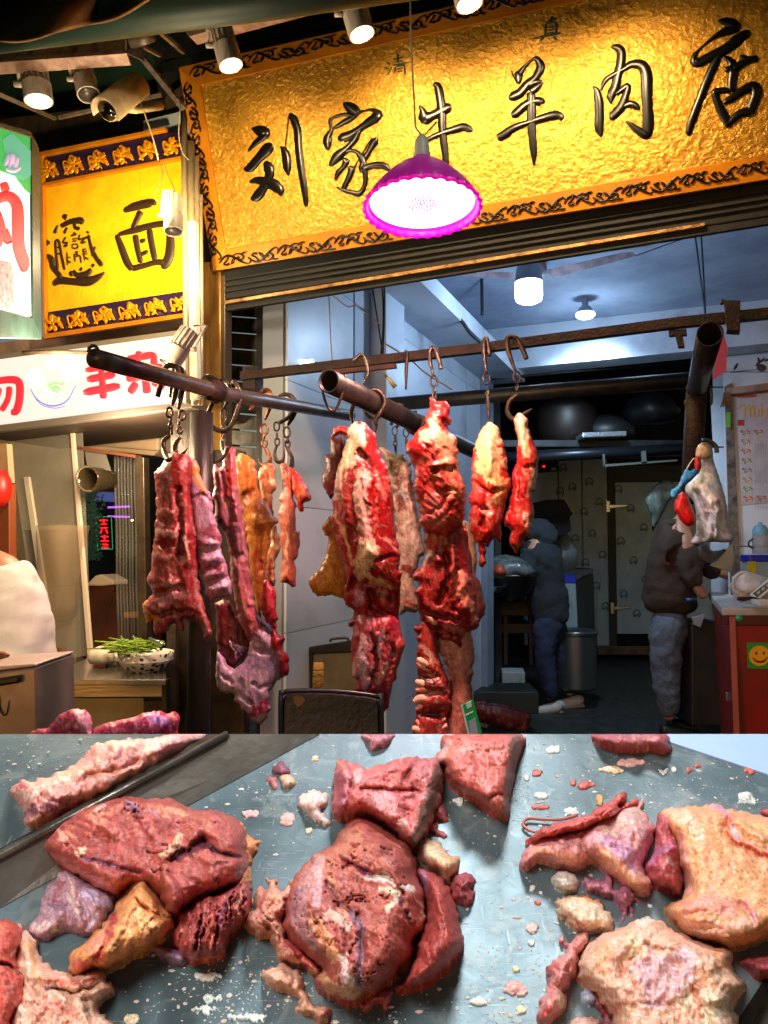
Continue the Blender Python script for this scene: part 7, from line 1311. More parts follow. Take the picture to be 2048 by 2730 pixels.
mr = nt.nodes.new('ShaderNodeMapRange'); mr.inputs['To Min'].default_value = .32; mr.inputs['To Max'].default_value = .58; nt.links.new(n2.outputs[0], mr.inputs[0]); nt.links.new(mr.outputs[0], b.inputs['Roughness'])
bp = nt.nodes.new('ShaderNodeBump'); bp.inputs['Strength'].default_value = .35; bp.inputs['Distance'].default_value = .002; nt.links.new(n2.outputs[0], bp.inputs['Height']); nt.links.new(bp.outputs[0], b.inputs['Normal'])
# tray floor: from the far cut edge to below the frame; left edge follows the wall foot, right edge the white board
def poly(name, pts, h0, thick, mat, parent, hs=None, bev=0):
    n = len(pts); f = [tq(u, v, (hs[i] if hs else h0)) for i, (u, v) in enumerate(pts)]; bk = [p - TN * thick for p in f]
    F = [list(range(n))] + [list(range(2 * n - 1, n - 1, -1))] + [(i, i + n, (i + 1) % n + n, (i + 1) % n) for i in range(n)]
    return mk(name, f + bk, F, mat, parent, smooth=False, bevel=bev)
poly('tray_floor', [(-900, 2760), (0, 2420), (852, CUT), (1724, CUT), (2048, 2066), (2500, 2215), (2500, 2560), (2048, 2600), (1960, 2760), (1900, 3300), (-900, 3300)], 0, .004, steelT, disp)
browns = M('tray_wall_steel', '#66625a', .35, .6, '#7c776c', 5, .15, 60)
def strip(name, a, ha, b_, hb_, mat, parent):     # band between two pixel lines at different heights above the tray
    v = [tq(*p, ha) for p in a] + [tq(*p, hb_) for p in reversed(b_)]; v2 = [p - TN * .004 for p in v]; n = len(v)
    return mk(name, v + v2, [list(range(n)), list(range(2 * n - 1, n - 1, -1))] + [(i, i + n, (i + 1) % n + n, (i + 1) % n) for i in range(n)], mat, parent, smooth=False)
strip('tray_wall', [(-300, 2575), (0, 2420), (852, CUT)], .001, [(-300, 2440), (0, 2288), (612, CUT)], .03, browns, disp)
rimm = M('rim_steel', '#4a4640', .3, .7, '#7c786c', 8, .1, 60)
mk('rim_lip', *tube([tq(-300, 2440 - 6, .032), tq(0, 2282, .032), tq(606, CUT + 1, .032)], .0042, 10), rimm, disp)
poly('rim_ledge', [(-300, 2404), (0, 2264), (250, 2128), (560, CUT), (606, CUT), (0, 2284), (-300, 2438)], .031, .004, rimm, disp)
side = root('side_tray', 'second steel tray floor beyond the dark rail at the left', 'tray', tq(100, 2300))
poly('tray_floor', [(-600, CUT), (556, CUT), (300, 2098), (0, 2262), (-600, 2560)], .012, .004, steelT, side)
# white-blue board
wbd = poly('blue_board', [(1724, CUT), (2500, CUT), (2500, 2216), (2048, 2064)], .002, .006, M('pale_blue_plastic', '#9cb8e8', .5, 0, '#b4ccf0', 2), None); T(wbd, 'pale blue white plastic board at the far right corner beyond the tray', 'board')
# right-bottom tray edge
poly('corner_rim', [(2048, 2590), (2300, 2450), (2300, 2480), (2048, 2622), (1985, 2760), (1940, 2760)], .004, .012, M('dark_rim', '#24211f', .4, .5), disp, bev=.002)
poly('table_corner', [(2048, 2624), (2300, 2482), (2300, 3000), (1900, 3000), (1988, 2760)], -.02, .01, M('worn_table', '#4c4a44', .5, .3, '#6a665c', 8, .2, 60, stretch=(1, 12, 1)), disp)
# cabinet carrying the tray
hb2 = -.05
cabt = root('display_stand', 'dark steel stand carrying the sloping meat tray', 'stand', (0, .7, 0))
mk('stand_body', *box((0, .72, .5), (.85, 0, 0), (0, .16, 0), (0, 0, .42)), MATS['stainless_grey'], cabt, smooth=False, bevel=.01)
for x in (-.8, .8): mk('support', *box((x, .86, 1.02), (.02, 0, 0), (0, .02, 0), (0, 0, .14)), rimm, cabt, smooth=False)
# unseen overhead lamp and shade, added to light the tray
LPos = Vector((.22, 1.3, 2.75))
ol = root('added_tray_lamp', 'round white pendant lamp added out of view to light the meat tray', 'lamp', LPos)
mk('shade', *lathe([(.16, 0), (.155, .02), (.1, .1), (.05, .16), (.02, .18), (0, .18)], LPos, (0, 0, 1), 32), white_plastic, ol)
mk('diffuser', *lathe([(0, .012), (.145, .012), (.145, .018), (0, .018)], LPos, (0, 0, 1), 32), M('lamp_diff', '#ffffff', .5, emit='#f4f8ff', es=8), ol)
lamp('added_tray_light', 'SPOT', LPos - Vector((0, 0, .01)), 165, (.95, .98, 1), .2, (0.02, .72, 1.1), 62, .5)
lamp('added_tray_light', 'SPOT', (-.5, -.25, 2.6), 130, (1, .97, .93), .3, (0, .74, 1.1), 50, .6)  # added soft fill from behind the camera, no fixture

Gt = 'cooked beef on the foreground tray'
def MR(name, label, u, v): r_ = root(name, label, 'meat', tq(u, v)); r_['group'] = Gt; return r_
ck = ('#8a3a34', '#9c4640', '#a85a50'); lil = ('#9a7480', '#a88490', '#8a4c50'); orn = ('#c07c48', '#cc9058', '#a8603c'); pal = ('#cc9880', '#d8ac90', '#e0c8b4')
# A: big left chunk
a_ = MR('cooked_beef_chunk', 'biggest dark red brown beef chunk at the left with an orange fat flap in front', 400, 2500)
blob('rear_fat', kT1, [(1180,440),(1280,462),(1365,520),(1412,590),(1432,612),(1405,660),(1385,790),(1395,880),(1385,980),(1340,1080),(1250,1130),(1250,900),(1300,700),(1280,560)], orn, .022, tray=TR, parent=a_, s=4, nz=.6, nsc=14, rag=7)
blob('left_flap', kT1, [(340,770),(450,790),(640,890),(600,1000),(540,1110),(480,1135),(350,1105),(270,1148),(150,1110),(210,1000),(240,900)], lil, .026, tray=TR, parent=a_, s=4, nz=.4, back=.8,
     strokes=[('#b8acc8', 40, .85, [(480,900),(600,960),(530,1080)]), ('#8a4048', 30, .7, [(330,840),(300,920)]), ('#d8b8b0', 18, .8, [(370,820),(430,1000)]), ('#c8b0a8', 30, .7, [(200,1080),(300,1070)]), ('#7c5870', 30, .6, [(290,940),(370,990)]), ('#e8d8a8', 14, .9, [(290,1110),(320,1095)])], relief=[(-.8, 12, [(380,820),(430,950),(480,1080)]), (.5, 20, [(480,900),(560,1000)]), (-.6, 12, [(240,930),(360,960)])])
blob('main_lobe', kT1, [(285,540),(330,480),(420,420),(540,380),(700,350),(830,375),(940,370),(1060,420),(1180,430),(1280,470),(1345,530),(1375,640),(1370,760),(1330,840),(1200,900),(1100,930),(1010,990),(880,920),(760,850),(640,900),(500,850),(400,780),(270,700),(230,640),(245,590)],
     ck, .055, R=60, tray=TR, parent=a_, s=4, nz=.2, nsc=40, back=.78, crack=.12, fib=(20, 12, .03, .06),
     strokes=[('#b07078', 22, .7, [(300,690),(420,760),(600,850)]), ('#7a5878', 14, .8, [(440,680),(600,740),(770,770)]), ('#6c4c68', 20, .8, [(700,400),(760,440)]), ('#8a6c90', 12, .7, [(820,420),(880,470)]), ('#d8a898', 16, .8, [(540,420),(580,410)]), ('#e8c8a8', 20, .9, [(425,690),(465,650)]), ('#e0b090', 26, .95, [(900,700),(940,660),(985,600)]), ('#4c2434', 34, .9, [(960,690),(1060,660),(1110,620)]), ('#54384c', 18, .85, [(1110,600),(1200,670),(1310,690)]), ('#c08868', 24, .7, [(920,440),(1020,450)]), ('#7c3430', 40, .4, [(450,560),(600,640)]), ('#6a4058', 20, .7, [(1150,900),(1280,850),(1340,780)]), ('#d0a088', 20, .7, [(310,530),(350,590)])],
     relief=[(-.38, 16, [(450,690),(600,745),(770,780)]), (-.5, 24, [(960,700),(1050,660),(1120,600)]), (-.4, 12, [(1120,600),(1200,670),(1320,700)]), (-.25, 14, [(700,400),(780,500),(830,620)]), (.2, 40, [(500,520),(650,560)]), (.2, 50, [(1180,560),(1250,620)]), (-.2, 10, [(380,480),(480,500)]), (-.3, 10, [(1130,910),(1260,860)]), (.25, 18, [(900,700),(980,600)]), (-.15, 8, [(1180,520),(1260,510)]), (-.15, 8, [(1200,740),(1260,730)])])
blob('fibrous_end', kT1, [(960,1010),(1010,985),(1100,915),(1200,890),(1335,820),(1385,850),(1395,900),(1350,1070),(1260,1140),(1250,1225),(1180,1255),(1040,1265),(980,1230),(950,1120),(990,1060)], ('#7c2c2c', '#943c38', '#b06458'), .045, R=60, tray=TR, parent=a_, s=4, nz=.3, back=.95, fib=(96, 7, .32, .3),
     strokes=[('#c06440', 10, .7, [(1180,1000),(1170,1180)]), ('#b87868', 14, .7, [(1340,860),(1310,1020)]), ('#4a1c24', 12, .8, [(1110,960),(1080,1180)]), ('#5c3050', 14, .7, [(1240,960),(1210,1100)]), ('#c87050', 8, .8, [(1040,1255),(1190,1245),(1240,1220)])], relief=[(-.4, 10, [(1120,940),(1090,1200)]), (-.4, 10, [(1230,930),(1200,1120)]), (.3, 10, [(1170,980),(1160,1200)]), (.3, 10, [(1320,860),(1290,1040)])])
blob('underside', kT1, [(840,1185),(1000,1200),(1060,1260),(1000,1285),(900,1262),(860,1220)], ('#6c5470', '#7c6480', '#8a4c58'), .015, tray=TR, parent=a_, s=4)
blob('fat_flap', kT1, [(800,770),(870,770),(850,850),(890,930),(950,1010),(980,1060),(950,1110),(850,1185),(740,1240),(600,1310),(520,1330),(400,1340),(385,1240),(470,1160),(520,1110),(580,1060),(640,960),(720,850)], orn, .056, R=60, tray=TR, parent=a_, s=4, nz=.22, nsc=30, back=.9, fib=(128, 14, .05, .06),
     strokes=[('#a03434', 24, .9, [(640,1010),(600,1120),(540,1260)]), ('#c08070', 30, .7, [(560,1120),(500,1200)]), ('#a8443c', 34, .8, [(430,1290),(500,1310)]), ('#e8c080', 30, .7, [(760,1000),(820,1080)]), ('#e8d0a0', 16, .8, [(770,800),(730,860)]), ('#9c3430', 20, .8, [(800,755),(860,750)])], relief=[(-.4, 12, [(650,1000),(600,1120),(520,1290)]), (.3, 24, [(740,900),(660,1100),(600,1230)]), (-.5, 10, [(740,930),(830,990),(920,1030)]), (-.2, 10, [(790,1040),(840,1140)])])
blob('inner_lobe', kT1, [(860,740),(920,730),(1000,790),(1045,880),(1010,990),(945,1010),(885,930),(855,850)], ('#8c3c38', '#803430', '#a85850'), .07, R=50, tray=TR, parent=a_, s=4, nz=.15, back=.95, lift=.006)
# B: lower-left corner
b1 = MR('cooked_beef_corner', 'reddish beef with ragged pale fat cut by the lower left corner', 200, 2650)
blob('pale_side', kT1, [(60,1100),(140,1100),(200,1150),(225,1240),(290,1290),(400,1330),(440,1325),(560,1320),(575,1360),(630,1385),(622,1450),(560,1500),(570,1550),(640,1630),(660,1820),(60,1820)], pal, .035, R=60, tray=TR, parent=b1, s=4, nz=.5, nsc=26, rag=8, back=.9,
     strokes=[('#b84838', 22, .85, [(260,1370),(380,1400),(520,1370)]), ('#cc8c50', 24, .8, [(160,1180),(200,1300),(180,1350)]), ('#b06058', 40, .6, [(250,1500),(400,1550)]), ('#9c5048', 30, .6, [(180,1450),(240,1600)]), ('#9080a0', 14, .7, [(250,1415),(330,1430)]), ('#d8a070', 20, .7, [(560,1330),(540,1380)])], relief=[(-.7, 12, [(260,1420),(400,1440),(560,1400)]), (.5, 16, [(250,1370),(400,1350),(560,1350)]), (-.4, 14, [(300,1480),(380,1600)]), (-.4, 14, [(480,1500),(520,1620)])])
blob('red_lobe', kT1, [(-120,1020),(0,1038),(60,1045),(110,1080),(150,1130),(130,1200),(100,1240),(120,1310),(165,1330),(150,1500),(100,1600),(40,1820),(-120,1820)], ('#a84034', '#98342c', '#b8604c'), .05, R=50, tray=TR, parent=b1, s=4, nz=.2, back=.9, strokes=[('#2c1418', 9, .9, [(-20,1280),(40,1300),(110,1335)]), ('#7c2824', 40, .6, [(40,1400),(60,1500)]), ('#d8c0a0', 10, .7, [(60,1230),(100,1220)])], relief=[(-.7, 10, [(-20,1270),(50,1300),(130,1330)])])
# C: meat on the side tray
c_ = MR('beef_behind_rail', 'long pinkish beef piece on the side tray beyond the dark rail', 250, 2150)
blob('flesh', kT1, [(60,320),(110,270),(190,260),(280,240),(440,160),(500,90),(620,50),(740,38),(900,20),(1000,-20),(1160,-20),(1090,60),(950,145),(820,220),(720,272),(540,370),(370,430),(230,520),(150,510),(120,420),(80,360)], ('#b87c74', '#c89488', '#d8b4ac'), .04, R=60, tray=TR, parent=c_, s=4, nz=.4, nsc=30, back=.9, lift=.012, clipv=CUT,
     strokes=[('#b08094', 34, .7, [(880,120),(980,90)]), ('#7c4858', 40, .85, [(170,440),(280,420)]), ('#9c5c58', 50, .7, [(600,120),(700,150)]), ('#a04044', 24, .8, [(90,310),(140,290)]), ('#cc8c70', 24, .7, [(500,240),(700,230),(800,200)]), ('#c89a80', 30, .7, [(330,250),(450,200)]), ('#e0c4b8', 20, .8, [(150,350),(200,340)]), ('#b86c80', 30, .6, [(900,40),(1060,20)])],
     relief=[(-.5, 14, [(230,350),(330,390),(420,420)]), (-.5, 14, [(450,260),(620,220),(760,170)]), (.4, 26, [(480,200),(640,110)]), (-.4, 10, [(180,400),(180,500)]), (-.4, 10, [(230,390),(240,500)]), (.3, 20, [(820,120),(960,60)])])
# D: centre heart-shaped chunk and slab
d_ = MR('cooked_beef_round', 'round folded beef chunk at the centre with a dark red slab leaning on its right', 1000, 2500)
blob('ragged_tail', kT2, [(225,815),(290,820),(320,870),(400,790),(430,860),(350,1000),(340,1110),(420,1200),(545,1310),(500,1345),(400,1290),(290,1250),(250,1150),(110,1080),(150,1000),(160,880),(240,870)], ('#a86c5c', '#b8806c', '#c89c88'), .03, R=34, tray=TR, parent=d_, s=4, nz=.7, nsc=18, rag=9, back=.9, fib=(50, 9, .2, .14),
     strokes=[('#b03c40', 26, .8, [(330,1180),(420,1240),(520,1310)]), ('#8a3c38', 16, .7, [(230,880),(190,1010)]), ('#c89470', 14, .7, [(260,830),(280,930)])])
blob('right_slab', kT2, [(1080,750),(1180,785),(1250,880),(1290,1010),(1315,1150),(1300,1220),(1210,1320),(1110,1400),(950,1422),(1000,1340),(1045,1250),(1070,1130),(1100,1050),(1100,900),(1060,800)], ('#90342e', '#84302c', '#a04c42'), .06, R=60, tray=TR, parent=d_, s=4, nz=.1, nsc=30, back=.7, fib=(72, 8, .05, .1),
     strokes=[('#8c6c8c', 20, .7, [(1090,790),(1110,900)]), ('#3c1c24', 20, .9, [(1010,1340),(1060,1200)])])
blob('main_dome', kT2, [(490,680),(590,630),(650,530),(720,465),(840,500),(940,570),(1040,650),(1070,760),(1105,900),(1115,1000),(1110,1080),(1060,1150),(1040,1240),(970,1320),(840,1440),(790,1462),(720,1500),(610,1480),(520,1420),(500,1360),(530,1310),(400,1200),(330,1100),(320,980),(350,880),(390,800)],
     ('#94463c', '#8a3c34', '#a85c4c'), .072, R=85, tray=TR, parent=d_, s=4, nz=.16, nsc=44, back=.7, crack=.1,
     strokes=[('#a87c84', 44, .75, [(520,720),(430,900),(420,1060),(480,1180)]), ('#8c6070', 30, .7, [(400,880),(370,1040)]), ('#b88c94', 26, .75, [(520,800),(500,960)]), ('#cc8c70', 24, .8, [(580,820),(640,950),(660,1010)]), ('#c88c64', 46, .85, [(500,1060),(560,1160),(600,1240)]), ('#d0a898', 30, .8, [(560,1000),(680,1080)]), ('#8a6c80', 24, .8, [(700,990),(750,1060),(745,1300),(750,1400)]), ('#d8bcb8', 34, .85, [(650,1240),(660,1330),(700,1400)]), ('#d8a070', 40, .8, [(540,1370),(600,1420),(700,1450)]), ('#e8d8c8', 20, .85, [(790,800),(880,800),(940,850)]), ('#e8e0d0', 20, .95, [(1000,860),(1040,860)]), ('#d8c0a0', 18, .85, [(870,870),(960,900),(900,990)]), ('#d8a890', 14, .8, [(1060,940),(1110,1010),(1060,1080)]), ('#7c3430', 50, .5, [(760,560),(900,640),(1000,760)]), ('#6a3048', 16, .8, [(640,700),(740,760),(820,800)]), ('#4c2c3c', 14, .85, [(960,920),(1000,1000),(1030,1040)]), ('#8c4034', 60, .5, [(850,1150),(880,1300)]), ('#6a4868', 12, .8, [(560,830),(640,960)])],
     relief=[(-.28, 14, [(570,830),(650,970),(700,1000)]), (-.35, 14, [(620,700),(760,770),(900,800),(990,900)]), (-.4, 16, [(740,1010),(760,1200),(745,1420)]), (.2, 26, [(520,750),(460,950),(480,1150)]), (-.22, 12, [(430,820),(370,980),(420,1140)]), (.18, 40, [(860,640),(960,740)]), (-.3, 10, [(980,900),(1010,1020),(1040,1080)]), (.2, 50, [(880,1080),(900,1240)]), (.2, 20, [(640,1050),(640,1200)]), (-.22, 12, [(500,1040),(560,1180),(560,1280)]), (-.15, 8, [(700,560),(840,560)]), (.15, 16, [(1060,940),(1110,1010)])])
d5 = MR('beef_block_far', 'cut block of red beef at the far edge, grey brown cut face on its right', 1350, 2150)
blob('block', kT2, [(1240,10),(1640,10),(1622,150),(1600,290),(1575,420),(1560,485),(1535,465),(1450,430),(1380,370),(1270,310),(1210,210),(1160,155),(1200,90)], ('#a85048', '#b05a50', '#c07870'), .05, R=40, tray=TR, parent=d5, s=4, nz=.2, back=1.0, clipv=CUT, crack=.1, strokes=[('#6e564c', 34, .95, [(1610,0),(1592,150),(1570,300),(1555,450)]), ('#c89c9c', 20, .7, [(1230,60),(1180,150)]), ('#8a3c38', 12, .8, [(1460,370),(1530,340)]), ('#b87870', 20, .6, [(1250,100),(1560,110)])], relief=[(-.4, 9, [(1440,375),(1530,345)]), (-.15, 8, [(1330,120),(1560,105)])])
d4 = MR('beef_block_near', 'upright cut beef block above the round chunk, olive cut face on its right', 1000, 2180)
blob('block', kT2, [(625,155),(700,160),(800,200),(960,145),(1090,140),(1190,160),(1208,220),(1205,330),(1160,450),(1110,560),(1065,645),(1035,648),(1005,620),(930,565),(840,490),(720,455),(600,458),(600,300),(610,200)], ('#a44c4c', '#b05c5c', '#c08484'), .06, R=36, tray=TR, parent=d4, s=4, nz=.22, back=1.0, crack=.06,
     strokes=[('#5e4e40', 44, .95, [(1190,230),(1160,330),(1110,450),(1060,590)]), ('#84304c', 24, .85, [(640,230),(640,420)]), ('#b890a8', 10, .8, [(690,220),(670,400)]), ('#c8a0a0', 20, .7, [(740,210),(720,270)]), ('#8c3838', 24, .7, [(1050,180),(960,280)]), ('#c88c90', 60, .5, [(860,360),(900,440)]), ('#d8b4b0', 30, .7, [(980,500),(960,560)]), ('#a04440', 20, .7, [(780,310),(1080,320)])], relief=[(-.5, 12, [(705,180),(680,440)]), (-.4, 10, [(760,320),(1080,325)]), (-.3, 10, [(1070,160),(990,260)])])
blob('shreds', kT2, [(1160,400),(1225,400),(1225,480),(1160,490),(1225,570),(1215,590),(1150,550),(1115,510),(1120,450)], ('#8c3c40', '#a05054', '#b87070'), .012, tray=TR, parent=d4, s=4, rag=8, nz=.8, nsc=12)
def piece(name, label, k, out, base, T_, **kw):
    u, v = k(*out[0]); r_ = blob(name, k, out, base, T_, tray=TR, s=4, **kw); tag(r_, label, 'scrap' if T_ < .02 else 'meat', 'scraps on the foreground tray'); return r_
piece('fat_piece', 'cream orange lump of fat right of the round chunk', kT2, [(1060,600),(1120,590),(1200,610),(1240,680),(1310,700),(1290,760),(1240,830),(1190,790),(1100,740),(1060,680)], ('#d8ac84', '#e0bc98', '#c88c5c'), .03, R=36, nz=.4, back=.9, strokes=[('#c88c30', 10, .7, [(1220,715),(1290,690)])])
piece('fat_piece', 'elongated orange pink fat scrap below the round chunk', kT2, [(205,1320),(300,1285),(420,1320),(440,1400),(500,1500),(580,1540),(560,1600),(500,1618),(470,1560),(390,1530),(420,1480),(330,1440),(230,1380)], ('#d09880', '#dcae94', '#c87c68'), .022, R=26, nz=.6, nsc=16, rag=8, strokes=[('#b83c3c', 20, .85, [(500,1600),(570,1550)])])
piece('fat_piece', 'fluffy white pink fat lump left of the upright block', kT2, [(405,370),(470,330),(550,340),(575,400),(540,440),(585,490),(555,515),(490,490),(430,430)], ('#dcc0b8', '#e8d4cc', '#c89890'), .02, nz=.8, nsc=12, rag=7)
piece('meat_shreds', 'dark red shreds beside the slab of the round chunk', kT2, [(1250,790),(1310,780),(1385,810),(1370,860),(1380,930),(1300,965),(1270,940),(1240,880)], ('#7c3034', '#94444a', '#b07070'), .018, nz=1, nsc=10, rag=9)
piece('meat_shreds', 'small purple red shreds just below the round chunk', kT2, [(750,1500),(800,1440),(870,1430),(920,1440),(900,1480),(890,1540),(860,1490),(800,1530),(770,1540)], ('#8c3c48', '#a05860', '#b87070'), .012, nz=1, nsc=10, rag=8)
# E group
e1 = MR('beef_shred_piece', 'pink lilac torn beef piece with long red strands, upper right of the tray', 1550, 2250)
blob('body', kT3, [(230,690),(300,635),(420,600),(560,560),(640,500),(760,470),(860,420),(920,400),(932,480),(990,560),(985,640),(930,760),(975,880),(970,960),(900,965),(780,900),(720,850),(640,760),(560,800),(430,800),(300,770),(250,815),(195,790),(200,730)],
     ('#b8787c', '#c48c8c', '#d8a890'), .042, R=60, tray=TR, parent=e1, s=4, nz=.35, nsc=26, back=.85, rag=6,
     strokes=[('#d89070', 50, .7, [(300,700),(420,730),(540,760)]), ('#d8b0a0', 60, .6, [(740,560),(860,520)]), ('#947094', 44, .7, [(700,640),(820,720),(840,800)]), ('#d89c74', 50, .8, [(680,740),(780,820),(900,900)]), ('#b04c3c', 14, .8, [(240,740),(260,800)]), ('#8c6a78', 30, .6, [(900,600),(960,640)]), ('#a03c3c', 16, .7, [(560,640),(620,570)]), ('#c46c5c', 30, .7, [(930,900),(950,950)])],
     relief=[(-.6, 12, [(560,620),(570,700),(620,760)]), (.4, 30, [(740,600),(840,700)]), (-.4, 12, [(300,650),(440,650),(560,620)]), (-.35, 10, [(860,560),(900,700)])])
blob('red_strands', kT3, [(220,630),(340,570),(450,530),(570,500),(700,420),(800,358),(820,378),(780,440),(860,400),(900,398),(880,440),(760,500),(640,560),(500,610),(340,640),(240,650)], ('#a8403c', '#b85048', '#c8786c'), .05, R=22, tray=TR, parent=e1, s=4, nz=.3, back=.95, lift=.004, fib=(-32, 6, .2, .15))
mk('strand', *tube([tq(*kT3(x, y), .004) for x, y in ((300, 600), (240, 580), (210, 550), (240, 515), (330, 520), (440, 520), (530, 495))], .0016, 6, smooth=5), M('strand_red', '#b06050', .4), e1)
e2 = MR('orange_beef_slab', 'wide orange tan beef slab at the right edge with dark red flesh behind its left side', 1900, 2350)
blob('dark_flesh', kT3, [(1000,500),(1080,480),(1150,600),(1150,940),(1040,925),(950,880),(935,800),(990,660)], ('#8c3238', '#9c444a', '#b87074'), .045, R=50, tray=TR, parent=e2, s=4, nz=.5, nsc=20, back=.95, strokes=[('#9c6080', 22, .85, [(940,790),(1010,720),(1090,670)]), ('#c8a8a8', 18, .7, [(1060,770),(1110,780)])])
blob('slab', kT3, [(1020,490),(1060,462),(1200,440),(1300,440),(1360,420),(1420,450),(1500,470),(1659,500),(1850,520),(1850,1180),(1659,1215),(1540,1262),(1420,1270),(1300,1250),(1200,1220),(1140,1160),(1070,1090),(1050,1035),(1130,1000),(1165,900),(1125,800),(1110,700),(1060,580)], ('#cc8c60', '#d89c6c', '#c07c58'), .055, R=60, tray=TR, parent=e2, s=4, nz=.14, nsc=44, back=.9, crack=.03,
     strokes=[('#e0c0a0', 44, .8, [(1080,480),(1180,520),(1240,600)]), ('#c890a0', 30, .8, [(1340,440),(1420,480)]), ('#b0503c', 30, .85, [(1440,500),(1430,620),(1500,670),(1600,720),(1700,740)]), ('#c89ca0', 24, .8, [(1450,560),(1480,640)]), ('#d0908c', 30, .7, [(1140,620),(1180,800),(1180,940)]), ('#c07470', 60, .7, [(1180,1040),(1320,1000),(1440,1050)]), ('#d8a898', 50, .7, [(1200,1160),(1400,1180),(1540,1120)]), ('#a06070', 20, .8, [(1520,1010),(1590,1120)]), ('#e0ac7c', 60, .6, [(1560,560),(1659,640)])],
     relief=[(-.3, 12, [(1430,480),(1400,600),(1440,660),(1600,730),(1750,750)]), (.25, 20, [(1470,540),(1640,640)]), (.22, 18, [(1120,640),(1180,820),(1170,980)]), (-.15, 10, [(1200,560),(1220,800)]), (-.2, 10, [(1150,1080),(1300,1060)]), (.2, 12, [(1200,1110),(1330,1120)]), (-.2, 9, [(1200,1160),(1380,1170)]), (.2, 12, [(1250,1190),(1420,1220)]), (-.2, 12, [(1500,1010),(1580,1140)])])
e5 = MR('fat_tangle', 'cream and orange fat strip with purple shreds in the middle right of the tray', 1580, 2440)
blob('fat', kT3, [(390,1050),(440,980),(540,960),(640,975),(700,1050),(750,1130),(740,1180),(620,1185),(500,1160),(430,1100)], ('#dcb490', '#e4c8ac', '#cc9470'), .024, R=34, tray=TR, parent=e5, s=4, nz=.5, nsc=18, rag=8, strokes=[('#cc7c40', 20, .8, [(550,970),(660,1010)]), ('#c88888', 20, .6, [(480,1130),(540,1150)])])
blob('purple_shreds', kT3, [(575,900),(600,860),(680,860),(740,840),(755,920),(830,900),(915,1000),(860,1010),(855,1100),(840,1040),(790,1130),(765,1020),(700,965),(620,945)], ('#94586c', '#a46c80', '#8c3c44'), .022, R=20, tray=TR, parent=e5, s=4, nz=.9, nsc=12, rag=9, back=.9)
e3 = MR('pale_beef_slab', 'big pale beef slab mottled with cream fat at the lower right', 1750, 2650)
blob('slab', kT3, [(540,1330),(600,1250),(720,1180),(800,1150),(900,1100),(1000,1110),(1150,1190),(1300,1250),(1430,1290),(1460,1400),(1500,1460),(1520,1520),(1470,1620),(1480,1900),(700,1900),(740,1760),(700,1640),(620,1540),(540,1450)], pal, .06, R=70, tray=TR, parent=e3, s=4, nz=.28, nsc=26, back=.85, rag=6,
     strokes=[('#b48c94', 110, .85, [(960,1420),(1080,1480),(980,1540)]), ('#b89098', 60, .8, [(1160,1340),(1200,1420)]), ('#e0c49c', 50, .8, [(840,1200),(880,1300)]), ('#e8d8b8', 60, .8, [(1200,1580),(1380,1620),(1300,1700)]), ('#cc9068', 40, .7, [(1260,1420),(1330,1500)]), ('#d08c5c', 40, .7, [(1340,1300),(1400,1400)]), ('#c86c50', 18, .8, [(1230,1520),(1250,1700)]), ('#cc9068', 50, .7, [(700,1280),(660,1360)]), ('#e8e0d0', 30, .9, [(890,1120),(960,1115)]), ('#b05c64', 8, .8, [(770,1430),(880,1370),(990,1300)]), ('#d8b49c', 40, .7, [(600,1300),(580,1420)]), ('#c89480', 40, .6, [(760,1560),(860,1600)])],
     relief=[(-.22, 14, [(860,1340),(940,1260),(1100,1300)]), (-.22, 14, [(900,1600),(1100,1620),(1200,1540)]), (.25, 26, [(1380,1340),(1460,1450)]), (.2, 20, [(840,1220),(760,1340)]), (-.25, 10, [(1210,1500),(1260,1650)]), (.2, 26, [(1300,1600),(1400,1580)])])
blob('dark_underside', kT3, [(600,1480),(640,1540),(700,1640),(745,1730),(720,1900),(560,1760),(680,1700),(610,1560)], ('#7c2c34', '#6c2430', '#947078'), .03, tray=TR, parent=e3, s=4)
e4 = MR('beef_strip', 'narrow pink strip with red tips standing left of the pale slab', 1470, 2600)
blob('strip', kT3, [(430,1225),(450,1215),(480,1240),(520,1190),(560,1180),(612,1130),(605,1240),(560,1330),(530,1400),(530,1440),(500,1470),(460,1530),(480,1600),(460,1650),(400,1690),(350,1728),(290,1705),(300,1590),(350,1500),(370,1440),(335,1400),(400,1335),(450,1300)], ('#b86c68', '#c88480', '#d8a894'), .035, R=36, tray=TR, parent=e4, s=4, nz=.5, nsc=18, back=.9, rag=7,
     strokes=[('#a83838', 24, .85, [(350,1400),(400,1380)]), ('#b03c40', 30, .8, [(320,1680),(360,1640)]), ('#e8d8b8', 24, .9, [(420,1520),(430,1600),(450,1630)]), ('#c88458', 16, .8, [(600,1150),(590,1220)]), ('#9c3840', 20, .7, [(450,1225),(470,1270)])], relief=[(-.5, 12, [(400,1420),(480,1400)]), (-.5, 12, [(360,1520),(460,1500)]), (.4, 20, [(480,1300),(440,1450)])])
piece('fat_piece', 'white crinkled fat lump left of the purple shreds', kT3, [(380,880),(400,845),(450,830),(510,850),(545,885),(530,920),(480,940),(420,935)], ('#e0d8cc', '#ece6dc', '#c8b8a8'), .024, nz=.8, nsc=14)
piece('beef_piece', 'flat dark beef piece cut by the far edge at the top right', kT3, [(640,60),(640,5),(1000,5),(1060,30),(1090,90),(1060,112),(960,105),(850,112),(740,105),(680,90)], ('#8c4048', '#9c5058', '#b88078'), .03, R=26, back=1.0, clipv=CUT, nz=.3)
piece('beef_piece', 'dark red scrap touching the right edge under the orange slab', kT3, [(1490,1350),(1600,1330),(1800,1310),(1800,1470),(1600,1440)], ('#8c3c40', '#7c3034', '#a86068'), .03, R=26)
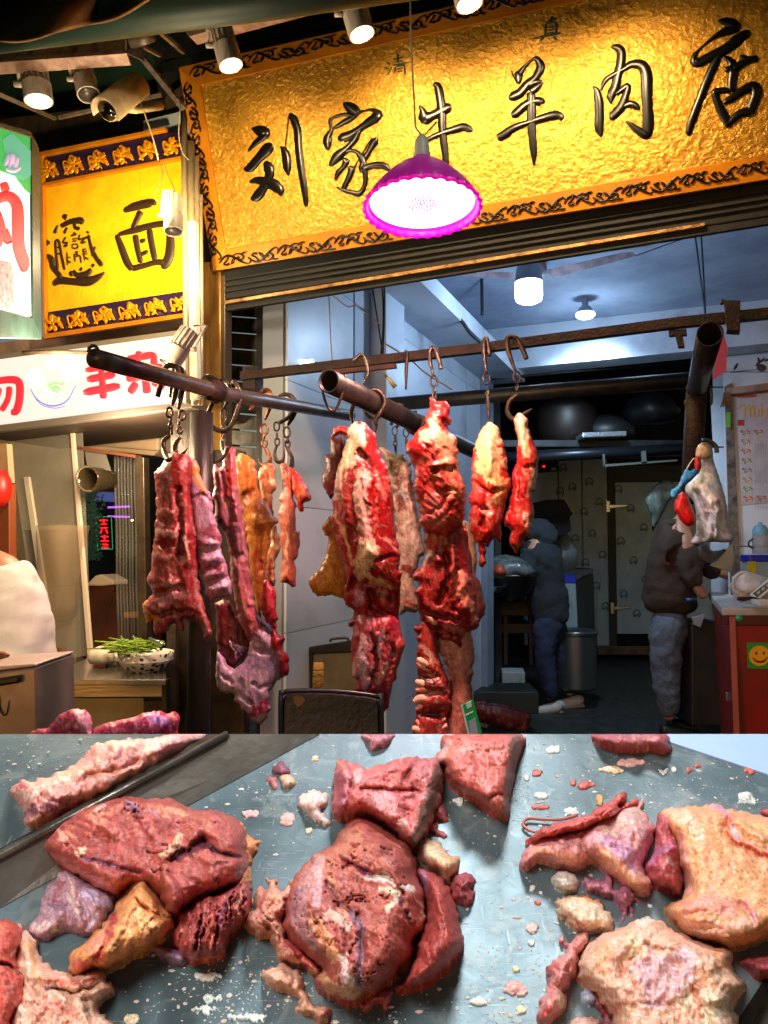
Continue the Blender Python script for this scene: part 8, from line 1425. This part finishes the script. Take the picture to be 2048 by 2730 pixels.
piece('beef_piece', 'reddish scrap at the right edge above the orange slab', kT3, [(1610,490),(1650,450),(1800,440),(1800,500),(1700,510)], ('#94383c', '#84282c', '#a86060'), .02)
piece('fat_piece', 'pink fat lump at the bottom edge below the strip', kT3, [(480,1730),(540,1690),(640,1690),(700,1740),(720,1850),(480,1850)], ('#d0a090', '#dcb4a4', '#c08070'), .022, R=26)
piece('blue_scrap', 'bluish translucent membrane scrap left of the pale slab', kT3, [(555,1590),(560,1530),(590,1500),(640,1550),(665,1590),(620,1620),(570,1620)], ('#a8b4cc', '#c0c8dc', '#8c8ca4'), .015)
piece('beef_piece', 'purple scrap cut by the far edge at the top centre', kT2, [(760,5),(930,5),(920,50),(860,80),(820,105),(790,60)], ('#8c505c', '#a06470', '#b88090'), .016, clipv=CUT, back=1.0)
piece('meat_scrap', 'purple scrap beside a cream lump at the upper left of the tray', kT2, [(255,205),(300,160),(330,150),(340,190),(360,230),(330,240),(280,225)], ('#84505c', '#6c3c4c', '#a07078'), .014)
piece('fat_scrap', 'cream nugget of fat beside the purple scrap', kT2, [(300,250),(340,235),(388,265),(380,300),(345,320),(310,290)], ('#e0b890', '#e8c8a8', '#cc9c70'), .014)
piece('meat_scrap', 'small pink scrap left of the cream nugget', kT2, [(235,250),(260,240),(295,255),(290,300),(265,315),(240,290)], ('#a05c60', '#b07070', '#c89090'), .011)
for i, (k, x, y, rx_, ry_, cc, lb_) in enumerate([(kT2,155,170,50,20,'y','pale yellow crumb near the upper left wall of the tray'), (kT2,500,145,30,16,'y','yellowish crumb above the white fat lump'), (kT2,345,480,34,30,'p','pinkish crumb left of the white fat lump'), (kT2,145,455,50,24,'p','brownish scrap beside the big left chunk'), (kT2,470,545,24,18,'y','pale crumb below the white fat lump'), (kT2,1290,380,26,18,'w','white crumb between the two cut blocks'),
    (kT2,1600,1410,50,34,'p','pink scrap in the bright patch at the lower centre'), (kT2,1400,1490,60,24,'w','pale crumbly scrap at the lower centre'), (kT2,1645,1440,30,26,'p','pink crumb at the lower centre right'), (kT3,265,1155,44,32,'p','pink white scrap left of the fat tangle'), (kT3,258,1245,18,14,'w','white crumb below the pink white scrap'), (kT3,155,1520,58,26,'p','pink scrap left of the beef strip'), (kT3,200,1640,34,22,'y','cream scrap near the bottom edge'), (kT3,168,1398,18,14,'y','small cream crumb above the pink scrap'), (kT3,660,405,26,36,'o','orange brown crumb behind the torn piece'),
    (kT3,585,310,40,24,'r','red crumb in the shadow area'), (kT3,500,300,18,14,'r','small red crumb left of the red crumb'), (kT3,310,375,50,18,'w','flat white fat scrap near the cut block'), (kT3,495,470,44,18,'w','flat cream scrap above the torn strands'), (kT3,1185,222,24,14,'r','red crumb near the blue board'), (kT3,1548,228,28,14,'r','second red crumb near the blue board'), (kT3,1040,230,28,14,'w','white crumb beyond the torn piece'), (kT3,1104,222,14,14,'w','round white crumb beyond the torn piece'), (kT3,285,240,30,20,'r','orange red crumb right of the far block'), (kT3,230,262,20,18,'w','white crumb right of the far block'), (kT3,385,105,50,24,'w','crumbly white patch at the far edge'), (kT3,850,180,70,24,'p','pinkish crumbly scrap below the far dark piece'), (kT3,740,225,70,18,'y','yellowish smear of fat crumbs in the shadow'), (kT3,295,1005,24,14,'r','tiny red scrap left of the fat tangle'), (kT3,262,925,18,18,'w','white crumb left of the white fat lump'), (kT3,318,950,14,14,'w','second white crumb left of the white fat lump'), (kT3,965,1025,20,12,'w','white crumb under the orange slab'), (kT1,1145,1350,60,22,'w','white scrap below the biggest chunk'), (kT1,725,1590,40,30,'y','yellowish scrap at the bottom left edge'), (kT1,1580,620-140,34,34,'p','pink crumb right of the biggest chunk'), (kT3,1235,230-30,24,8,'r','faint red sliver near the blue board'), (kT3,1520,385,50,24,'w','white crumbly patch behind the orange slab'), (kT3,305,440,60,12,'r','purple red sliver below the far block')]):
    base = {'y': ('#dcc49c', '#e4d4b0', '#c8a878'), 'w': ('#dcd8cc', '#e8e4dc', '#c0b8ac'), 'p': ('#cc9890', '#dcb4ac', '#b87870'), 'r': ('#a84840', '#b85c50', '#8c3834'), 'o': ('#b07c38', '#c48c40', '#94602c')}[cc]
    rr_ = random.Random(i); out = [(x + rx_ * (1 + .35 * rr_.uniform(-1, 1)) * math.cos(a), y + ry_ * (1 + .35 * rr_.uniform(-1, 1)) * math.sin(a)) for a in [2 * math.pi * q_ / 8 for q_ in range(8)]]
    o_ = blob('crumb', k, out, base, .0015 + .003 * rr_.random(), tray=TR, s=3, nz=.7, nsc=9, rag=4); tag(o_, lb_, 'crumb', 'fat and meat crumbs on the tray')
# countless fat specks
rr = random.Random(11); Vs, Fs = [], []
for i in range(3600):
    cl = rr.choice([(1500, 2080, 170, 60), (1350, 2150, 300, 120), (1900, 2120, 160, 50), (800, 2100, 220, 60), (1400, 2450, 120, 160), (1100, 2650, 320, 60), (620, 2640, 120, 50), (900, 2250, 260, 200), (200, 2040, 160, 60), (1300, 2300, 400, 250)])
    u, v = rr.gauss(cl[0], cl[2]), rr.gauss(cl[1], cl[3])
    if v < CUT + 3 or v > 2740 or u < 5 or u > 2043: continue
    onside = v < 2270 - .535 * u - 6
    if not onside and v < 2425 - .545 * u + 4: continue
    if u > 1720 and v < CUT + (u - 1724) * .335 + 4: continue
    sz = (1.2 if rr.random() < .8 else 3.2) * rr.uniform(.5, 1.5) * .00045
    c = tq(u, v, .0125 if onside else .0004); a = rr.uniform(0, 6.28); ax = Vector((math.cos(a), 0, 0)) * sz * rr.uniform(.7, 2); ay = Vector((math.sin(a) * .3, -math.cos(TT), -math.sin(TT))) * sz
    n = len(Vs); m = 5; Vs += [c + ax * math.cos(q_ * 1.257) * rr.uniform(.7, 1.2) + ay * math.sin(q_ * 1.257) * rr.uniform(.7, 1.2) for q_ in range(5)] + [c + TN * sz * .6]
    Fs += [(n + q_, n + (q_ + 1) % 5, n + 5) for q_ in range(5)]
o = mk('fat_specks', Vs, Fs, M('speck_white', '#c8c8bc', .5, 0, '#b89890', 30), smooth=True); T(o, 'countless white specks of fat sprinkled over the steel tray', 'crumbs', kind='stuff')
# smears of congealed fat
for i, (k, x, y, rx_, ry_, lb_) in enumerate([(kT1, 1130, 1535, 70, 22, 'white congealed fat smear at the lower left centre'), (kT1, 1185, 1475, 55, 26, 'second fat smear just above the first one'), (kT1, 1150, 1350, 62, 20, 'fat smear below the biggest chunk'), (kT2, 130, 1575, 130, 26, 'wide fat smear along the bottom edge'), (kT3, 500, 480, 60, 18, 'fat smear beside the torn piece'), (kT3, 1550, 405, 90, 26, 'fat smear at the right edge behind the slab')]):
    rr_ = random.Random(i + 50); out = [(x + rx_ * rr_.uniform(.4, 1.2) * math.cos(a), y + ry_ * rr_.uniform(.4, 1.3) * math.sin(a)) for a in [2 * math.pi * q_ / 11 for q_ in range(11)]]
    T(blob('fat_smear', k, out, ('#b4bcb8', '#c4cac4', '#98a4a4'), .0012, tray=TR, s=3, nz=.6, nsc=9, rag=9), lb_, 'smear', 'congealed fat smears on the tray')
